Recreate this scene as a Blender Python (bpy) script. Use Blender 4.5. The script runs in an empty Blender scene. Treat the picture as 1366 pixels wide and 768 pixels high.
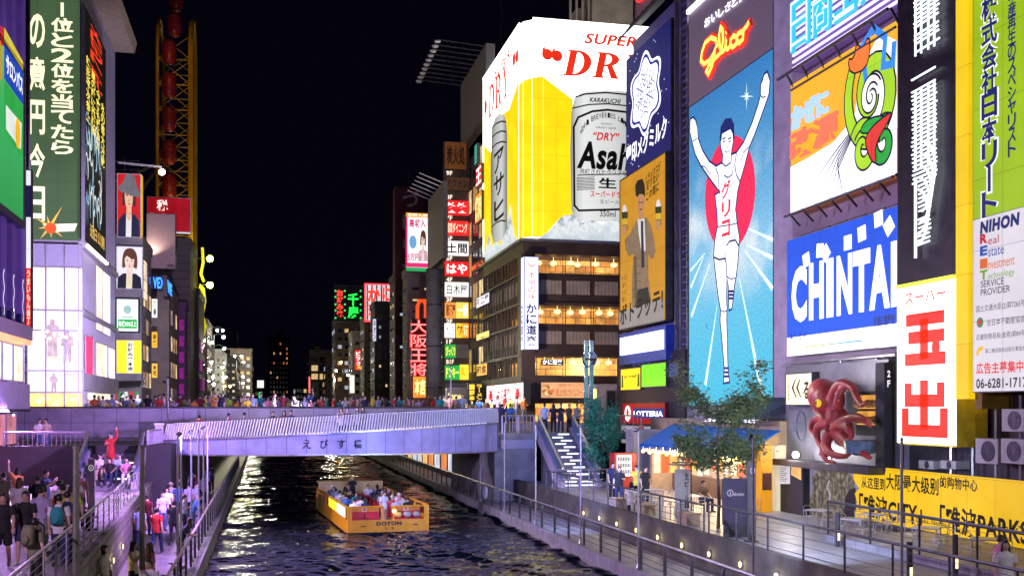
import bpy, bmesh, math, random
from mathutils import Vector, Matrix
R = math.radians
rnd = random.Random(7)
scn = bpy.context.scene
COL = scn.collection
# ---------------------------------------------------------------- camera, world, exposure
YAW = R(12.83); CO, SI = math.cos(YAW), math.sin(YAW)
CZ = 6.0; FPX = 1440.0; HOR = 545.0
cam = bpy.data.cameras.new('camera'); camo = bpy.data.objects.new('camera', cam); COL.objects.link(camo)
camo.location = (0, 0, CZ); camo.rotation_euler = (R(90), 0, -YAW)
cam.sensor_width = 36; cam.lens = 36 * FPX / 1366; cam.shift_y = (HOR - 384) / 1366
cam.clip_start = .1; cam.clip_end = 5000
scn.camera = camo
w = bpy.data.worlds.new('World'); scn.world = w; w.use_nodes = True
wn = w.node_tree; bg = wn.nodes['Background']
sky = wn.nodes.new('ShaderNodeTexSky'); sky.sky_type = 'NISHITA'; sky.sun_disc = False
sky.sun_elevation = R(-7); sky.sun_rotation = R(80)
wn.links.new(sky.outputs[0], bg.inputs[0]); bg.inputs[1].default_value = 0.1
bg2 = wn.nodes.new('ShaderNodeBackground'); bg2.inputs[0].default_value = (.0011, .0009, .0036, 1); ads = wn.nodes.new('ShaderNodeAddShader')      # city glow in the night air
wn.links.new(bg.outputs[0], ads.inputs[0]); wn.links.new(bg2.outputs[0], ads.inputs[1]); wn.links.new(ads.outputs[0], wn.nodes['World Output'].inputs[0])
scn.view_settings.view_transform = 'Standard'; scn.view_settings.look = 'None'
scn.view_settings.exposure = 0.0; scn.view_settings.gamma = 1.0
scn.render.engine = 'CYCLES'
cy = scn.cycles; cy.use_denoising = True; cy.max_bounces = 6; cy.diffuse_bounces = 3; cy.glossy_bounces = 4
cy.transmission_bounces = 4; cy.transparent_max_bounces = 6; cy.sample_clamp_indirect = 6; cy.caustics_reflective = False; cy.caustics_refractive = False

# ---------------------------------------------------------------- materials
MATS = {}
def lin(c):
    return tuple((x/12.92 if x <= .04045 else ((x+.055)/1.055)**2.4) for x in (v/255 for v in c))
def _nodes(name):
    m = bpy.data.materials.new(name); m.use_nodes = True
    nt = m.node_tree; b = nt.nodes['Principled BSDF']
    return m, nt, b
def mat(name, col=None, rough=.6, metal=0., var=.25, scale=3., bump=0., bscale=20., spec=.4):
    """plain surface: colour with noise wear, varied roughness, optional bump"""
    if name in MATS: return MATS[name]
    m, nt, b = _nodes(name); L = nt.links
    tc = nt.nodes.new('ShaderNodeTexCoord')
    n = nt.nodes.new('ShaderNodeTexNoise'); n.inputs['Scale'].default_value = scale; n.inputs['Detail'].default_value = 5
    L.new(tc.outputs['Object'], n.inputs['Vector'])
    mr = nt.nodes.new('ShaderNodeMapRange'); mr.inputs[1].default_value = .3; mr.inputs[2].default_value = .7
    mr.inputs[3].default_value = 1-var; mr.inputs[4].default_value = 1+var*.6
    L.new(n.outputs['Fac'], mr.inputs[0])
    mx = nt.nodes.new('ShaderNodeVectorMath'); mx.operation = 'SCALE'; mx.inputs[0].default_value = col
    L.new(mr.outputs[0], mx.inputs['Scale']); L.new(mx.outputs[0], b.inputs['Base Color'])
    b.inputs['Metallic'].default_value = metal; b.inputs['Specular IOR Level'].default_value = spec
    r2 = nt.nodes.new('ShaderNodeMapRange'); r2.inputs[3].default_value = max(.05, rough-.15); r2.inputs[4].default_value = min(1, rough+.15)
    L.new(n.outputs['Fac'], r2.inputs[0]); L.new(r2.outputs[0], b.inputs['Roughness'])
    if bump:
        n2 = nt.nodes.new('ShaderNodeTexNoise'); n2.inputs['Scale'].default_value = bscale; n2.inputs['Detail'].default_value = 4
        L.new(tc.outputs['Object'], n2.inputs['Vector'])
        bp = nt.nodes.new('ShaderNodeBump'); bp.inputs['Strength'].default_value = bump; bp.inputs['Distance'].default_value = .02
        L.new(n2.outputs['Fac'], bp.inputs['Height']); L.new(bp.outputs[0], b.inputs['Normal'])
    MATS[name] = m; return m
def emit(rgb, s=1.0, var=.12, scale=.7, name=None):
    """lit sign face, glow also for floodlit prints: sRGB colour 0-255, strength, uneven output"""
    key = name or 'lit_%d_%d_%d_%.2f_%.2f' % (*rgb, s, var)
    if key in MATS: return MATS[key]
    m, nt, b = _nodes(key); L = nt.links
    c = lin(rgb)
    b.inputs['Base Color'].default_value = (c[0]*.3+.01, c[1]*.3+.01, c[2]*.3+.01, 1); b.inputs['Roughness'].default_value = .5
    b.inputs['Specular IOR Level'].default_value = .2
    b.inputs['Emission Color'].default_value = (*c, 1)
    if var:
        tc = nt.nodes.new('ShaderNodeTexCoord'); n = nt.nodes.new('ShaderNodeTexNoise'); n.inputs['Scale'].default_value = scale
        n.inputs['Detail'].default_value = 3; L.new(tc.outputs['Object'], n.inputs['Vector'])
        mr = nt.nodes.new('ShaderNodeMapRange'); mr.inputs[1].default_value = .3; mr.inputs[2].default_value = .7
        mr.inputs[3].default_value = s*(1-var); mr.inputs[4].default_value = s*(1+var)
        L.new(n.outputs['Fac'], mr.inputs[0])
        # joints between the acrylic or canvas sheets of the face
        sp = nt.nodes.new('ShaderNodeSeparateXYZ'); L.new(tc.outputs['Object'], sp.inputs[0]); ad = nt.nodes.new('ShaderNodeMath'); L.new(sp.outputs[0], ad.inputs[0]); L.new(sp.outputs[1], ad.inputs[1])
        cb = nt.nodes.new('ShaderNodeCombineXYZ'); L.new(ad.outputs[0], cb.inputs[0]); L.new(sp.outputs[2], cb.inputs[1]); br = nt.nodes.new('ShaderNodeTexBrick'); br.offset = 0; br.inputs['Scale'].default_value = 1
        br.inputs['Brick Width'].default_value = 1.3; br.inputs['Row Height'].default_value = 2.1; br.inputs['Mortar Size'].default_value = .014; br.inputs['Color1'].default_value = (1, 1, 1, 1); br.inputs['Color2'].default_value = (.93, .93, .93, 1); br.inputs['Mortar'].default_value = (.6, .6, .6, 1)
        L.new(cb.outputs[0], br.inputs['Vector']); mu = nt.nodes.new('ShaderNodeMath'); mu.operation = 'MULTIPLY'; L.new(mr.outputs[0], mu.inputs[0]); L.new(br.outputs['Color'], mu.inputs[1]); L.new(mu.outputs[0], b.inputs['Emission Strength'])
    else: b.inputs['Emission Strength'].default_value = s
    m.cycles.emission_sampling = 'AUTO'
    MATS[key] = m; return m
def panelled(name, col, su, sv, line=.02, lcol=(.05, .05, .07), rough=.45, var=.15, axis='XZ', bump=.3, metal=0):
    """cladding or paving in su x sv panels with dark joints, as a brick pattern without offset"""
    if name in MATS: return MATS[name]
    m, nt, b = _nodes(name); L = nt.links
    tc = nt.nodes.new('ShaderNodeTexCoord'); sp = nt.nodes.new('ShaderNodeSeparateXYZ'); L.new(tc.outputs['Object'], sp.inputs[0])
    cb = nt.nodes.new('ShaderNodeCombineXYZ')
    for k, a in enumerate(axis): L.new(sp.outputs[a], cb.inputs[k])
    br = nt.nodes.new('ShaderNodeTexBrick'); br.offset = 0.5 if 'pav' in name or 'stone' in name else 0.
    br.inputs['Scale'].default_value = 1; br.inputs['Mortar Size'].default_value = line; br.inputs['Brick Width'].default_value = su
    br.inputs['Row Height'].default_value = sv; br.inputs['Mortar Smooth'].default_value = .2
    br.inputs['Color1'].default_value = (*[c*(1+var) for c in col], 1); br.inputs['Color2'].default_value = (*[c*(1-var) for c in col], 1)
    br.inputs['Mortar'].default_value = (*lcol, 1)
    L.new(cb.outputs[0], br.inputs['Vector'])
    n = nt.nodes.new('ShaderNodeTexNoise'); n.inputs['Scale'].default_value = 1.3; n.inputs['Detail'].default_value = 6; L.new(tc.outputs['Object'], n.inputs['Vector'])
    mr = nt.nodes.new('ShaderNodeMapRange'); mr.inputs[1].default_value = .3; mr.inputs[2].default_value = .7; mr.inputs[3].default_value = .78; mr.inputs[4].default_value = 1.15
    L.new(n.outputs['Fac'], mr.inputs[0])
    mx = nt.nodes.new('ShaderNodeVectorMath'); mx.operation = 'SCALE'; L.new(br.outputs['Color'], mx.inputs[0]); L.new(mr.outputs[0], mx.inputs['Scale'])
    L.new(mx.outputs[0], b.inputs['Base Color']); b.inputs['Roughness'].default_value = rough; b.inputs['Metallic'].default_value = metal
    bp = nt.nodes.new('ShaderNodeBump'); bp.inputs['Strength'].default_value = bump; bp.inputs['Distance'].default_value = .01; bp.invert = True
    L.new(br.outputs['Fac'], bp.inputs['Height']); L.new(bp.outputs[0], b.inputs['Normal'])
    MATS[name] = m; return m
def gradmat(name, stops, axis='Z', z0=0, z1=1, s=1.0, noise=.0, nscale=1.):
    """printed, backlit colour gradient along one world axis (a graphic on an advertising panel)"""
    if name in MATS: return MATS[name]
    m, nt, b = _nodes(name); L = nt.links
    ge = nt.nodes.new('ShaderNodeNewGeometry'); sp = nt.nodes.new('ShaderNodeSeparateXYZ'); L.new(ge.outputs['Position'], sp.inputs[0])
    mr = nt.nodes.new('ShaderNodeMapRange'); mr.inputs[1].default_value = z0; mr.inputs[2].default_value = z1; L.new(sp.outputs[axis], mr.inputs[0])
    src = mr.outputs[0]
    if noise:
        n = nt.nodes.new('ShaderNodeTexNoise'); n.inputs['Scale'].default_value = nscale; n.inputs['Detail'].default_value = 6; L.new(ge.outputs['Position'], n.inputs['Vector'])
        ma = nt.nodes.new('ShaderNodeMath'); ma.operation = 'MULTIPLY_ADD'; L.new(n.outputs['Fac'], ma.inputs[0]); ma.inputs[1].default_value = noise
        ad = nt.nodes.new('ShaderNodeMath'); ad.operation = 'SUBTRACT'; L.new(src, ad.inputs[0]); ad.inputs[1].default_value = noise*.5
        L.new(ad.outputs[0], ma.inputs[2]); src = ma.outputs[0]
    cr = nt.nodes.new('ShaderNodeValToRGB'); L.new(src, cr.inputs[0])
    e = cr.color_ramp.elements
    while len(e) < len(stops): e.new(.5)
    for k, (p, c) in enumerate(stops): e[k].position = p; e[k].color = (*lin(c), 1)
    b.inputs['Base Color'].default_value = (.05, .05, .05, 1)
    L.new(cr.outputs[0], b.inputs['Emission Color']); b.inputs['Emission Strength'].default_value = s
    MATS[name] = m; return m

# ---------------------------------------------------------------- geometry helpers
def ray(u, v):
    t = (u-683)/FPX
    return Vector((CO*t+SI, CO-SI*t, (HOR-v)/FPX))
def pix(p):
    x, y, z = p[0], p[1], p[2]-CZ
    d = x*SI+y*CO; xc = x*CO-y*SI
    return 683+FPX*xc/d, HOR-FPX*z/d
def at_z(u, v, z):
    r = ray(u, v); d = (z-CZ)/r.z; return Vector((0, 0, CZ))+r*d
class Face:
    """vertical plane: point p0, horizontal reading direction a, normal a x z towards the viewer"""
    def __init__(s, p0, a):
        s.p0 = Vector((p0[0], p0[1], 0)); s.a = Vector((a[0], a[1], 0)).normalized(); s.n = s.a.cross(Vector((0, 0, 1)))
    def px(s, u, v):
        r = ray(u, v); d = (s.p0.dot(s.n))/r.dot(s.n)
        P = Vector((0, 0, CZ))+r*d
        return ((P-s.p0).dot(s.a), P.z)
    def s(s, u): return s.px(u, 500)[0]
    def rect(s, u0, u1, vt, vb):
        s0, t1 = s.px(u0, vt); _, t0 = s.px(u0, vb); s1 = s.s(u1)
        return s0, s1, t0, t1
    def w(s, a, t, o=0.): return s.p0+s.a*a+s.n*o+Vector((0, 0, t))
    def moved(s, o): return Face(s.p0+s.n*o, s.a)
def FX(X): return Face((X, 0), (0, -1) if X > 0 else (0, 1))
def FY(Y): return Face((0, Y), (1, 0))
TXT = {}
def gettext(st, bold=0., shear=0.):
    if any(ord(q) > 0x2E80 for q in st): bold = min(bold, .028)
    k = (st, bold, shear)
    if k in TXT: return TXT[k]
    c = bpy.data.curves.new('lettering', 'FONT'); c.body = st; c.offset = bold; c.shear = shear; c.resolution_u = 3; c.space_character = 1+2.2*max(0, bold)
    o = bpy.data.objects.new('lettering', c); COL.objects.link(o)
    dg = bpy.context.evaluated_depsgraph_get(); dg.update()
    me = o.evaluated_get(dg).to_mesh()
    vs = [(v.co.x, v.co.y) for v in me.vertices]; fs = [tuple(p.vertices) for p in me.polygons]
    o.evaluated_get(dg).to_mesh_clear()
    bpy.data.objects.remove(o); bpy.data.curves.remove(c)
    if not vs: vs = [(0, 0), (1, 1)]
    x = [v[0] for v in vs]; y = [v[1] for v in vs]
    TXT[k] = (vs, fs, (min(x), max(x), min(y), max(y)))
    return TXT[k]
class M:
    def __init__(s): s.v = []; s.f = []; s.m = []
    def add(s, vs, fs, mi=0):
        b = len(s.v); s.v += [Vector(v) for v in vs]; s.f += [tuple(i+b for i in f) for f in fs]; s.m += [mi]*len(fs); return s
    def box(s, x0, x1, y0, y1, z0, z1, mi=0):
        v = [(x, y, z) for z in (z0, z1) for y in (y0, y1) for x in (x0, x1)]
        return s.add(v, [(0, 2, 3, 1), (4, 5, 7, 6), (0, 1, 5, 4), (2, 6, 7, 3), (0, 4, 6, 2), (1, 3, 7, 5)], mi)
    def hexa(s, v, mi=0):
        return s.add(v, [(0, 2, 3, 1), (4, 5, 7, 6), (0, 1, 5, 4), (2, 6, 7, 3), (0, 4, 6, 2), (1, 3, 7, 5)], mi)
    def fbox(s, F, s0, s1, t0, t1, o0, o1, mi=0):
        v = [F.w(a, t, o) for t in (t0, t1) for o in (o1, o0) for a in (s0, s1)]
        return s.hexa(v, mi)
    def fpoly(s, F, pts, o0, o1=None, mi=0):
        n = len(pts)
        ar = sum(pts[i][0]*pts[(i+1) % n][1]-pts[(i+1) % n][0]*pts[i][1] for i in range(n))
        if ar < 0: pts = pts[::-1]
        if o1 is None: return s.add([F.w(a, t, o0) for a, t in pts], [tuple(range(n))], mi)
        v = [F.w(a, t, o1) for a, t in pts]+[F.w(a, t, o0) for a, t in pts]
        return s.add(v, [tuple(range(n)), tuple(range(2*n-1, n-1, -1))]+[(i, i+n, (i+1) % n+n, (i+1) % n) for i in range(n)], mi)
    def pp(s, F, pts, o0, o1=None, mi=0):      # polygon traced on the sign face
        return s.fpoly(F, [F.px(u, v) for u, v in pts], o0, o1, mi)
    def ell(s, F, c, ra, rb, o0, o1=None, mi=0, n=28):
        return s.fpoly(F, [(c[0]+ra*math.cos(2*math.pi*k/n), c[1]+rb*math.sin(2*math.pi*k/n)) for k in range(n)], o0, o1, mi)
    def ribbon(s, F, pts, wd, off, dep=.0, mi=0, closed=False):
        """stroke of constant or per-point width along a 2-D polyline, as one strip"""
        n = len(pts); P = [Vector(p) for p in pts]; ws = wd if isinstance(wd, (list, tuple)) else [wd]*n
        L_, R_ = [], []
        for i in range(n):
            a = P[(i-1) % n] if closed or i else P[0]; c = P[(i+1) % n] if closed or i < n-1 else P[-1]
            d1 = (P[i]-a); d2 = (c-P[i])
            d1 = d1.normalized() if d1.length > 1e-9 else d2.normalized(); d2 = d2.normalized() if d2.length > 1e-9 else d1
            t = (d1+d2); t = t.normalized() if t.length > 1e-6 else d1
            nn = Vector((-t.y, t.x)); k = 1/max(.5, abs(nn.dot(Vector((-d1.y, d1.x)))))
            L_.append(P[i]+nn*ws[i]*.5*k); R_.append(P[i]-nn*ws[i]*.5*k)
        v = [F.w(q.x, q.y, off) for q in L_]+[F.w(q.x, q.y, off) for q in R_]
        rng = range(n if closed else n-1)
        s.add(v, [(i, i+n, (i+1) % n+n, (i+1) % n) for i in rng], mi)
        if dep:
            v = [F.w(q.x, q.y, o) for o in (off, off-dep) for q in L_]+[F.w(q.x, q.y, o) for o in (off, off-dep) for q in R_]
            s.add(v, [(i, (i+1) % n, (i+1) % n+n, i+n) for i in rng]+[(i+2*n, i+3*n, (i+1) % n+3*n, (i+1) % n+2*n) for i in rng], mi)
        return s
    def pr(s, F, pts, wd, off, dep=0., mi=0, closed=False):
        return s.ribbon(F, [F.px(u, v) for u, v in pts], wd, off, dep, mi, closed)
    def text(s, F, st, s0, s1, t0, t1, off, bold=0., shear=0., dep=0., mi=0, keep=False, slope=0.):
        vs, fs, (a, b, c, d) = gettext(st, bold, shear)
        kx = (s1-s0)/max(1e-6, b-a); ky = (t1-t0)/max(1e-6, d-c)
        if keep:
            k = min(kx, ky); ex = (s1-s0-k*(b-a))*.5; ey = (t1-t0-k*(d-c))*.5; kx = ky = k
        else: ex = ey = 0
        f2 = lambda x, y: (s0+ex+(x-a)*kx, t0+ey+(y-c)*ky+slope*((x-a)*kx))
        P = [f2(x, y) for x, y in vs]
        s.add([F.w(x, y, off) for x, y in P], fs, mi)
        if dep:
            ed = {}
            for f in fs:
                for i in range(len(f)):
                    e = (f[i], f[(i+1) % len(f)]); ed[e] = 1
            bd = [e for e in ed if (e[1], e[0]) not in ed]
            v = []; ff = []
            for i, j in bd:
                k = len(v); v += [F.w(*P[i], off), F.w(*P[j], off), F.w(*P[j], off-dep), F.w(*P[i], off-dep)]; ff.append((k+3, k+2, k+1, k))
            s.add(v, ff, mi)
        return s
    def pt(s, F, st, u0, u1, vt, vb, off, **k):
        return s.text(F, st, *F.rect(u0, u1, vt, vb), off, **k)
    def vt(s, F, st, s0, s1, t0, t1, off, gap=.12, **k):     # vertical writing
        h = (t1-t0)/len(st)
        for i, ch in enumerate(st):
            if ch == ' ': continue
            y1 = t1-i*h-h*gap*.5
            if ch == 'ー':
                m = (s0+s1)/2; q = (s1-s0)*.06; s.fpoly(F, [(m-q, y1-h*(1-gap)), (m+q, y1-h*(1-gap)), (m+q, y1), (m-q, y1)], off, None, k.get('mi', 0))
            else: s.text(F, ch, s0, s1, y1-h*(1-gap), y1, off, keep=ch in '1Il', **k)
        return s
    def pvt(s, F, st, u0, u1, vt, vb, off, **k): return s.vt(F, st, *F.rect(u0, u1, vt, vb), off, **k)
    def tube(s, pts, r, n=6, mi=0, cap=True):
        P = [Vector(p) for p in pts]; rs = r if isinstance(r, (list, tuple)) else [r]*len(P)
        v = []; f = []; prev = None
        for i, p in enumerate(P):
            d = (P[min(i+1, len(P)-1)]-P[max(i-1, 0)]).normalized()
            if prev is None:
                x = d.orthogonal().normalized()
            else:
                x = (prev-d*prev.dot(d)); x = x.normalized() if x.length > 1e-6 else d.orthogonal().normalized()
            prev = x; y = d.cross(x)
            v += [p+(x*math.cos(2*math.pi*k/n)+y*math.sin(2*math.pi*k/n))*rs[i] for k in range(n)]
        for i in range(len(P)-1):
            for k in range(n): f.append((i*n+k, i*n+(k+1) % n, (i+1)*n+(k+1) % n, (i+1)*n+k))
        if cap: f += [tuple(range(n-1, -1, -1)), tuple(range((len(P)-1)*n, len(P)*n))]
        return s.add(v, f, mi)
    def lathe(s, c, prof, n=12, mi=0):
        c = Vector(c); v = []; f = []
        for r, z in prof: v += [c+Vector((r*math.cos(2*math.pi*k/n), r*math.sin(2*math.pi*k/n), z)) for k in range(n)]
        for i in range(len(prof)-1):
            for k in range(n): f.append((i*n+k, i*n+(k+1) % n, (i+1)*n+(k+1) % n, (i+1)*n+k))
        f += [tuple(range(n-1, -1, -1)), tuple(range((len(prof)-1)*n, len(prof)*n))]
        return s.add(v, f, mi)
    def ball(s, c, r, n=10, m=7, mi=0):
        c = Vector(c); rr = r if isinstance(r, (tuple, list)) else (r, r, r); v = [c+Vector((0, 0, rr[2]))]
        for i in range(1, m):
            p = math.pi*i/m
            v += [c+Vector((rr[0]*math.sin(p)*math.cos(2*math.pi*k/n), rr[1]*math.sin(p)*math.sin(2*math.pi*k/n), rr[2]*math.cos(p))) for k in range(n)]
        v.append(c-Vector((0, 0, rr[2]))); f = []
        for k in range(n): f.append((0, 1+k, 1+(k+1) % n))
        for i in range(m-2):
            for k in range(n): f.append((1+i*n+k, 1+(i+1)*n+k, 1+(i+1)*n+(k+1) % n, 1+i*n+(k+1) % n))
        e = len(v)-1
        for k in range(n): f.append((e, e-n+(k+1) % n, e-n+k))
        return s.add(v, f, mi)
    def build(s, name, mats, parent=None, smooth=False, bevel=0.):
        me = bpy.data.meshes.new(name); off = wloc(parent) if parent else Vector((0, 0, 0))
        me.from_pydata([v-off for v in s.v], [], s.f)
        mats = mats if isinstance(mats, (list, tuple)) else [mats]
        for m_ in mats: me.materials.append(m_)
        if len(mats) > 1: me.polygons.foreach_set('material_index', s.m)
        if smooth: me.polygons.foreach_set('use_smooth', [True]*len(me.polygons))
        me.update()
        o = bpy.data.objects.new(name, me); COL.objects.link(o)
        if parent: o.parent = parent
        if bevel:
            b = o.modifiers.new('bevel', 'BEVEL'); b.width = bevel; b.segments = 2; b.limit_method = 'ANGLE'
        return o
def wloc(o):
    p = Vector((0, 0, 0))
    while o: p += o.location; o = o.parent
    return p
def tag(o, label=None, cat=None, group=None, kind=None):
    if label: o['label'] = label
    if cat: o['category'] = cat
    if group: o['group'] = group
    if kind: o['kind'] = kind
    return o
def thing(name, label, cat, loc=(0, 0, 0), group=None, rz=0.):
    o = bpy.data.objects.new(name, None); COL.objects.link(o); o.empty_display_size = .2
    o.location = loc; o.rotation_euler = (0, 0, rz); return tag(o, label, cat, group)
def copy_tree(o, parent=None):
    c = o.copy(); COL.objects.link(c)
    if parent: c.parent = parent
    for ch in o.children: copy_tree(ch, c)
    return c
def place(o, loc, rz=0., label=None):
    o.location = loc; o.rotation_euler = (0, 0, rz)
    if label: o['label'] = label
    return o

# ---------------------------------------------------------------- common materials
steel = mat('brushed_steel', (.45, .45, .47), .35, .9, .2)
dsteel = mat('dark_steel', (.10, .10, .115), .45, .7, .3)
black = mat('black_paint', (.012, .012, .014), .5, 0, .3)
charcoal = mat('charcoal_wall', (.035, .033, .04), .7, 0, .4, 1.2)
lavpan = panelled('lavender_cladding', (.42, .40, .52), 1.5, .72, .02, (.08, .07, .12))
lavwall = mat('lavender_wall', (.40, .37, .48), .6, 0, .15, .6)
greywall = mat('grey_render_wall', (.30, .29, .30), .8, 0, .35, .8, .2, 8)
beige = mat('beige_wall', (.34, .28, .23), .8, 0, .3, .7, .2, 8)
brown = mat('brown_wall', (.09, .06, .05), .7, 0, .35, .8)
maroon = mat('maroon_wall', (.06, .015, .02), .7, 0, .35, .8)
white = mat('white_paint', (.75, .75, .76), .5, 0, .12)
dglass = mat('dark_window_glass', (.012, .014, .02), .08, 0, .3, 1, spec=.8)
conc = mat('concrete', (.26, .25, .25), .85, 0, .35, 1.1, .3, 12)
wood = mat('wood', (.25, .15, .08), .6, 0, .35, 4)
redp = mat('red_plastic', (.45, .02, .02), .4, 0, .15)
bluep = mat('blue_plastic', (.02, .06, .35), .4, 0, .15)
PRN = lambda rgb: mat('print_%d_%d_%d' % rgb, lin(rgb), .5, 0, .1)
WARM = (255, 214, 140)
def sign(name, label, F, u0, u1, vt, vb, thick=.25, face=None, frame=None, fw=.08, cat='sign', group=None, pixel=True, bulge=.03):
    """a sign box standing with its front on plane F; returns (root, s0, s1, t0, t1)"""
    s0, s1, t0, t1 = F.rect(u0, u1, vt, vb) if pixel else (u0, u1, vt, vb)
    root = thing(name, label, cat, F.w((s0+s1)/2, t0, -thick/2), group)
    M().fbox(F, s0, s1, t0, t1, -thick, -.012).build('cabinet', frame or dsteel, root)
    M().fbox(F, s0+fw, s1-fw, t0+fw, t1-fw, -.011, 0).build('panel', face, root)
    if fw:
        fr = M()
        for a, b, c, d in ((s0, s1, t0, t0+fw), (s0, s1, t1-fw, t1), (s0, s0+fw, t0+fw, t1-fw), (s1-fw, s1, t0+fw, t1-fw)):
            fr.fbox(F, a, b, c, d, -.011, bulge)
        fr.build('frame', frame or dsteel, root)
    return root, s0, s1, t0, t1
# ================================================================ water, banks, bridge
ZL, ZU, ZT, ZB = .67, 2.3, 1.8, 4.9
def water_mat():
    m, nt, b = _nodes('canal_water'); L = nt.links
    b.inputs['Base Color'].default_value = (.004, .007, .014, 1); b.inputs['Roughness'].default_value = .045; b.inputs['IOR'].default_value = 1.34
    b.inputs['Specular IOR Level'].default_value = 1.0
    tc = nt.nodes.new('ShaderNodeTexCoord'); hs = []
    for sc, st, d, rot in ((.42, (1, 1.9, 1), 3, 10), (1.5, (1, 1.7, 1), 3, -18), (.16, (1, 1.2, 1), 2, 40)):
        mp = nt.nodes.new('ShaderNodeMapping'); mp.inputs['Scale'].default_value = st; mp.inputs['Rotation'].default_value = (0, 0, R(rot)); L.new(tc.outputs['Object'], mp.inputs[0])
        n = nt.nodes.new('ShaderNodeTexNoise'); n.inputs['Scale'].default_value = sc*2.1; n.inputs['Detail'].default_value = d; n.inputs['Distortion'].default_value = .6
        L.new(mp.outputs[0], n.inputs['Vector']); hs.append(n)
    def mul(o, k):
        q = nt.nodes.new('ShaderNodeMath'); q.operation = 'MULTIPLY'; q.inputs[1].default_value = k; L.new(o, q.inputs[0]); return q.outputs[0]
    def add(a, c):
        q = nt.nodes.new('ShaderNodeMath'); q.operation = 'ADD'; L.new(a, q.inputs[0]); L.new(c, q.inputs[1]); return q.outputs[0]
    h = add(add(mul(hs[0].outputs[0], .02), mul(hs[1].outputs[0], .02)), mul(hs[2].outputs[0], .01))
    bp = nt.nodes.new('ShaderNodeBump'); bp.inputs['Strength'].default_value = 1.; bp.inputs['Distance'].default_value = 1.0
    L.new(h, bp.inputs['Height']); L.new(bp.outputs[0], b.inputs['Normal'])
    return m
def water_grid(y0, y1, ny, nx, amp):
    import numpy as np
    X, Y = np.meshgrid(np.linspace(-2.4, 12.4, nx), y0+(y1-y0)*np.linspace(0, 1, ny)); Z = np.zeros_like(X); g = np.random.RandomState(3)
    for k in range(26):
        wl_ = .38*1.13**k; a = g.normal(1.35, .75); kk = 2*np.pi/wl_; ph = g.uniform(0, 6.28); q = kk*(np.cos(a)*X+np.sin(a)*Y)+ph
        Z += amp*.011*wl_**.62*np.sin(q+.8*np.sin(.31*q+ph))*(.55+.45*np.sin(.23*X*g.uniform(.6, 2)+.19*Y*g.uniform(.6, 2)+ph))
    # wake spreading behind the boat
    for sx in (-1, 1):
        u = sx*(X-5.7)+.28*(Y-52); Z += np.where(Y < 56, .05*np.exp(-((u)/.7)**2)*np.sin(5*u+1.5*Y), 0)
    Z += np.where((Y < 52) & (Y > 44), .05*np.exp(-((X-5.9)/1.2)**2)*np.sin(7*Y+3*np.sin(4*X))*np.sin(5*X+Y), 0)
    return np.stack([X, Y, Z], -1).reshape(-1, 3), nx, ny
def water():
    vs, fs = [], []
    for y0, y1, ny, nx in ((20, 34, 60, 60), (34, 76, 620, 190), (76, 130, 300, 90), (130, 400, 300, 30), (400, 1500, 30, 8)):
        P, nx, ny = water_grid(y0, y1, ny, nx, 1 if y1 < 140 else .8); b_ = len(vs); vs += [tuple(p) for p in P]
        fs += [(b_+j*nx+i, b_+j*nx+i+1, b_+(j+1)*nx+i+1, b_+(j+1)*nx+i) for j in range(ny-1) for i in range(nx-1)]
    me = bpy.data.meshes.new('water'); me.from_pydata(vs, [], fs); me.materials.append(water_mat()); me.polygons.foreach_set('use_smooth', [True]*len(fs)); o = bpy.data.objects.new('water', me); COL.objects.link(o); return tag(o, kind='structure')
water()
pav = panelled('lavender_paving', (.33, .30, .34), 1.2, .6, .012, (.12, .11, .13), .5, .12, 'XY', .25)
pav2 = panelled('terrace_paving', (.30, .30, .33), .6, .6, .012, (.10, .10, .12), .42, .14, 'XY', .25)
deckm = panelled('quay_paving', (.25, .24, .25), .9, .45, .012, (.10, .10, .11), .55, .12, 'XY', .25)
stonew = panelled('stone_wall', (.16, .15, .14), .55, .28, .02, (.03, .03, .03), .8, .25, 'YZ', .6)
asph = mat('street_asphalt', (.05, .05, .052), .8, 0, .2, 2)
def struct(name, m_, mats): return tag(m_.build(name, mats), kind='structure')
struct('ground', M().box(-2500, -14.6, 50, 2500, -1, 4.2).box(21.6, 2500, 66.4, 2500, -1, 4.2).box(26, 2500, -60, 66.4, -1, 1.7).box(-2500, -16, -60, 50, -1, 2.2), asph)
EX = lambda y: -3.7-(y-16)*.045
struct('promenade', M().hexa([(-16, -20, ZL+.01), (EX(-20)-.15, -20, ZL+.01), (-16, 56.2, ZL+.01), (EX(56.2)-.15, 56.2, ZL+.01), (-16, -20, ZU), (EX(-20)-.15, -20, ZU), (-16, 56.2, ZU), (EX(56.2)-.15, 56.2, ZU)]), pav)
struct('left_quay', M().box(-6, -2.2, -20, 56.2, -1, ZL).box(-6, -2.2, 56.2, 400, -1, ZL-.002), deckm)
struct('right_quay', M().box(11.9, 14.0, -20, 400, .28, ZL), deckm)
struct('quay_foundation', M().box(12.3, 14, -20, 400, -1, .28), conc)
struct('terrace', M().box(14.02, 21.5, -20, 60.9, -1, ZT), pav2)
struct('street', M().box(14.02, 21.6, 66.4, 400, -1, 4.55).box(-14.6, -4.62, 56.2, 400, -1, 4.2), asph)
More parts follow.
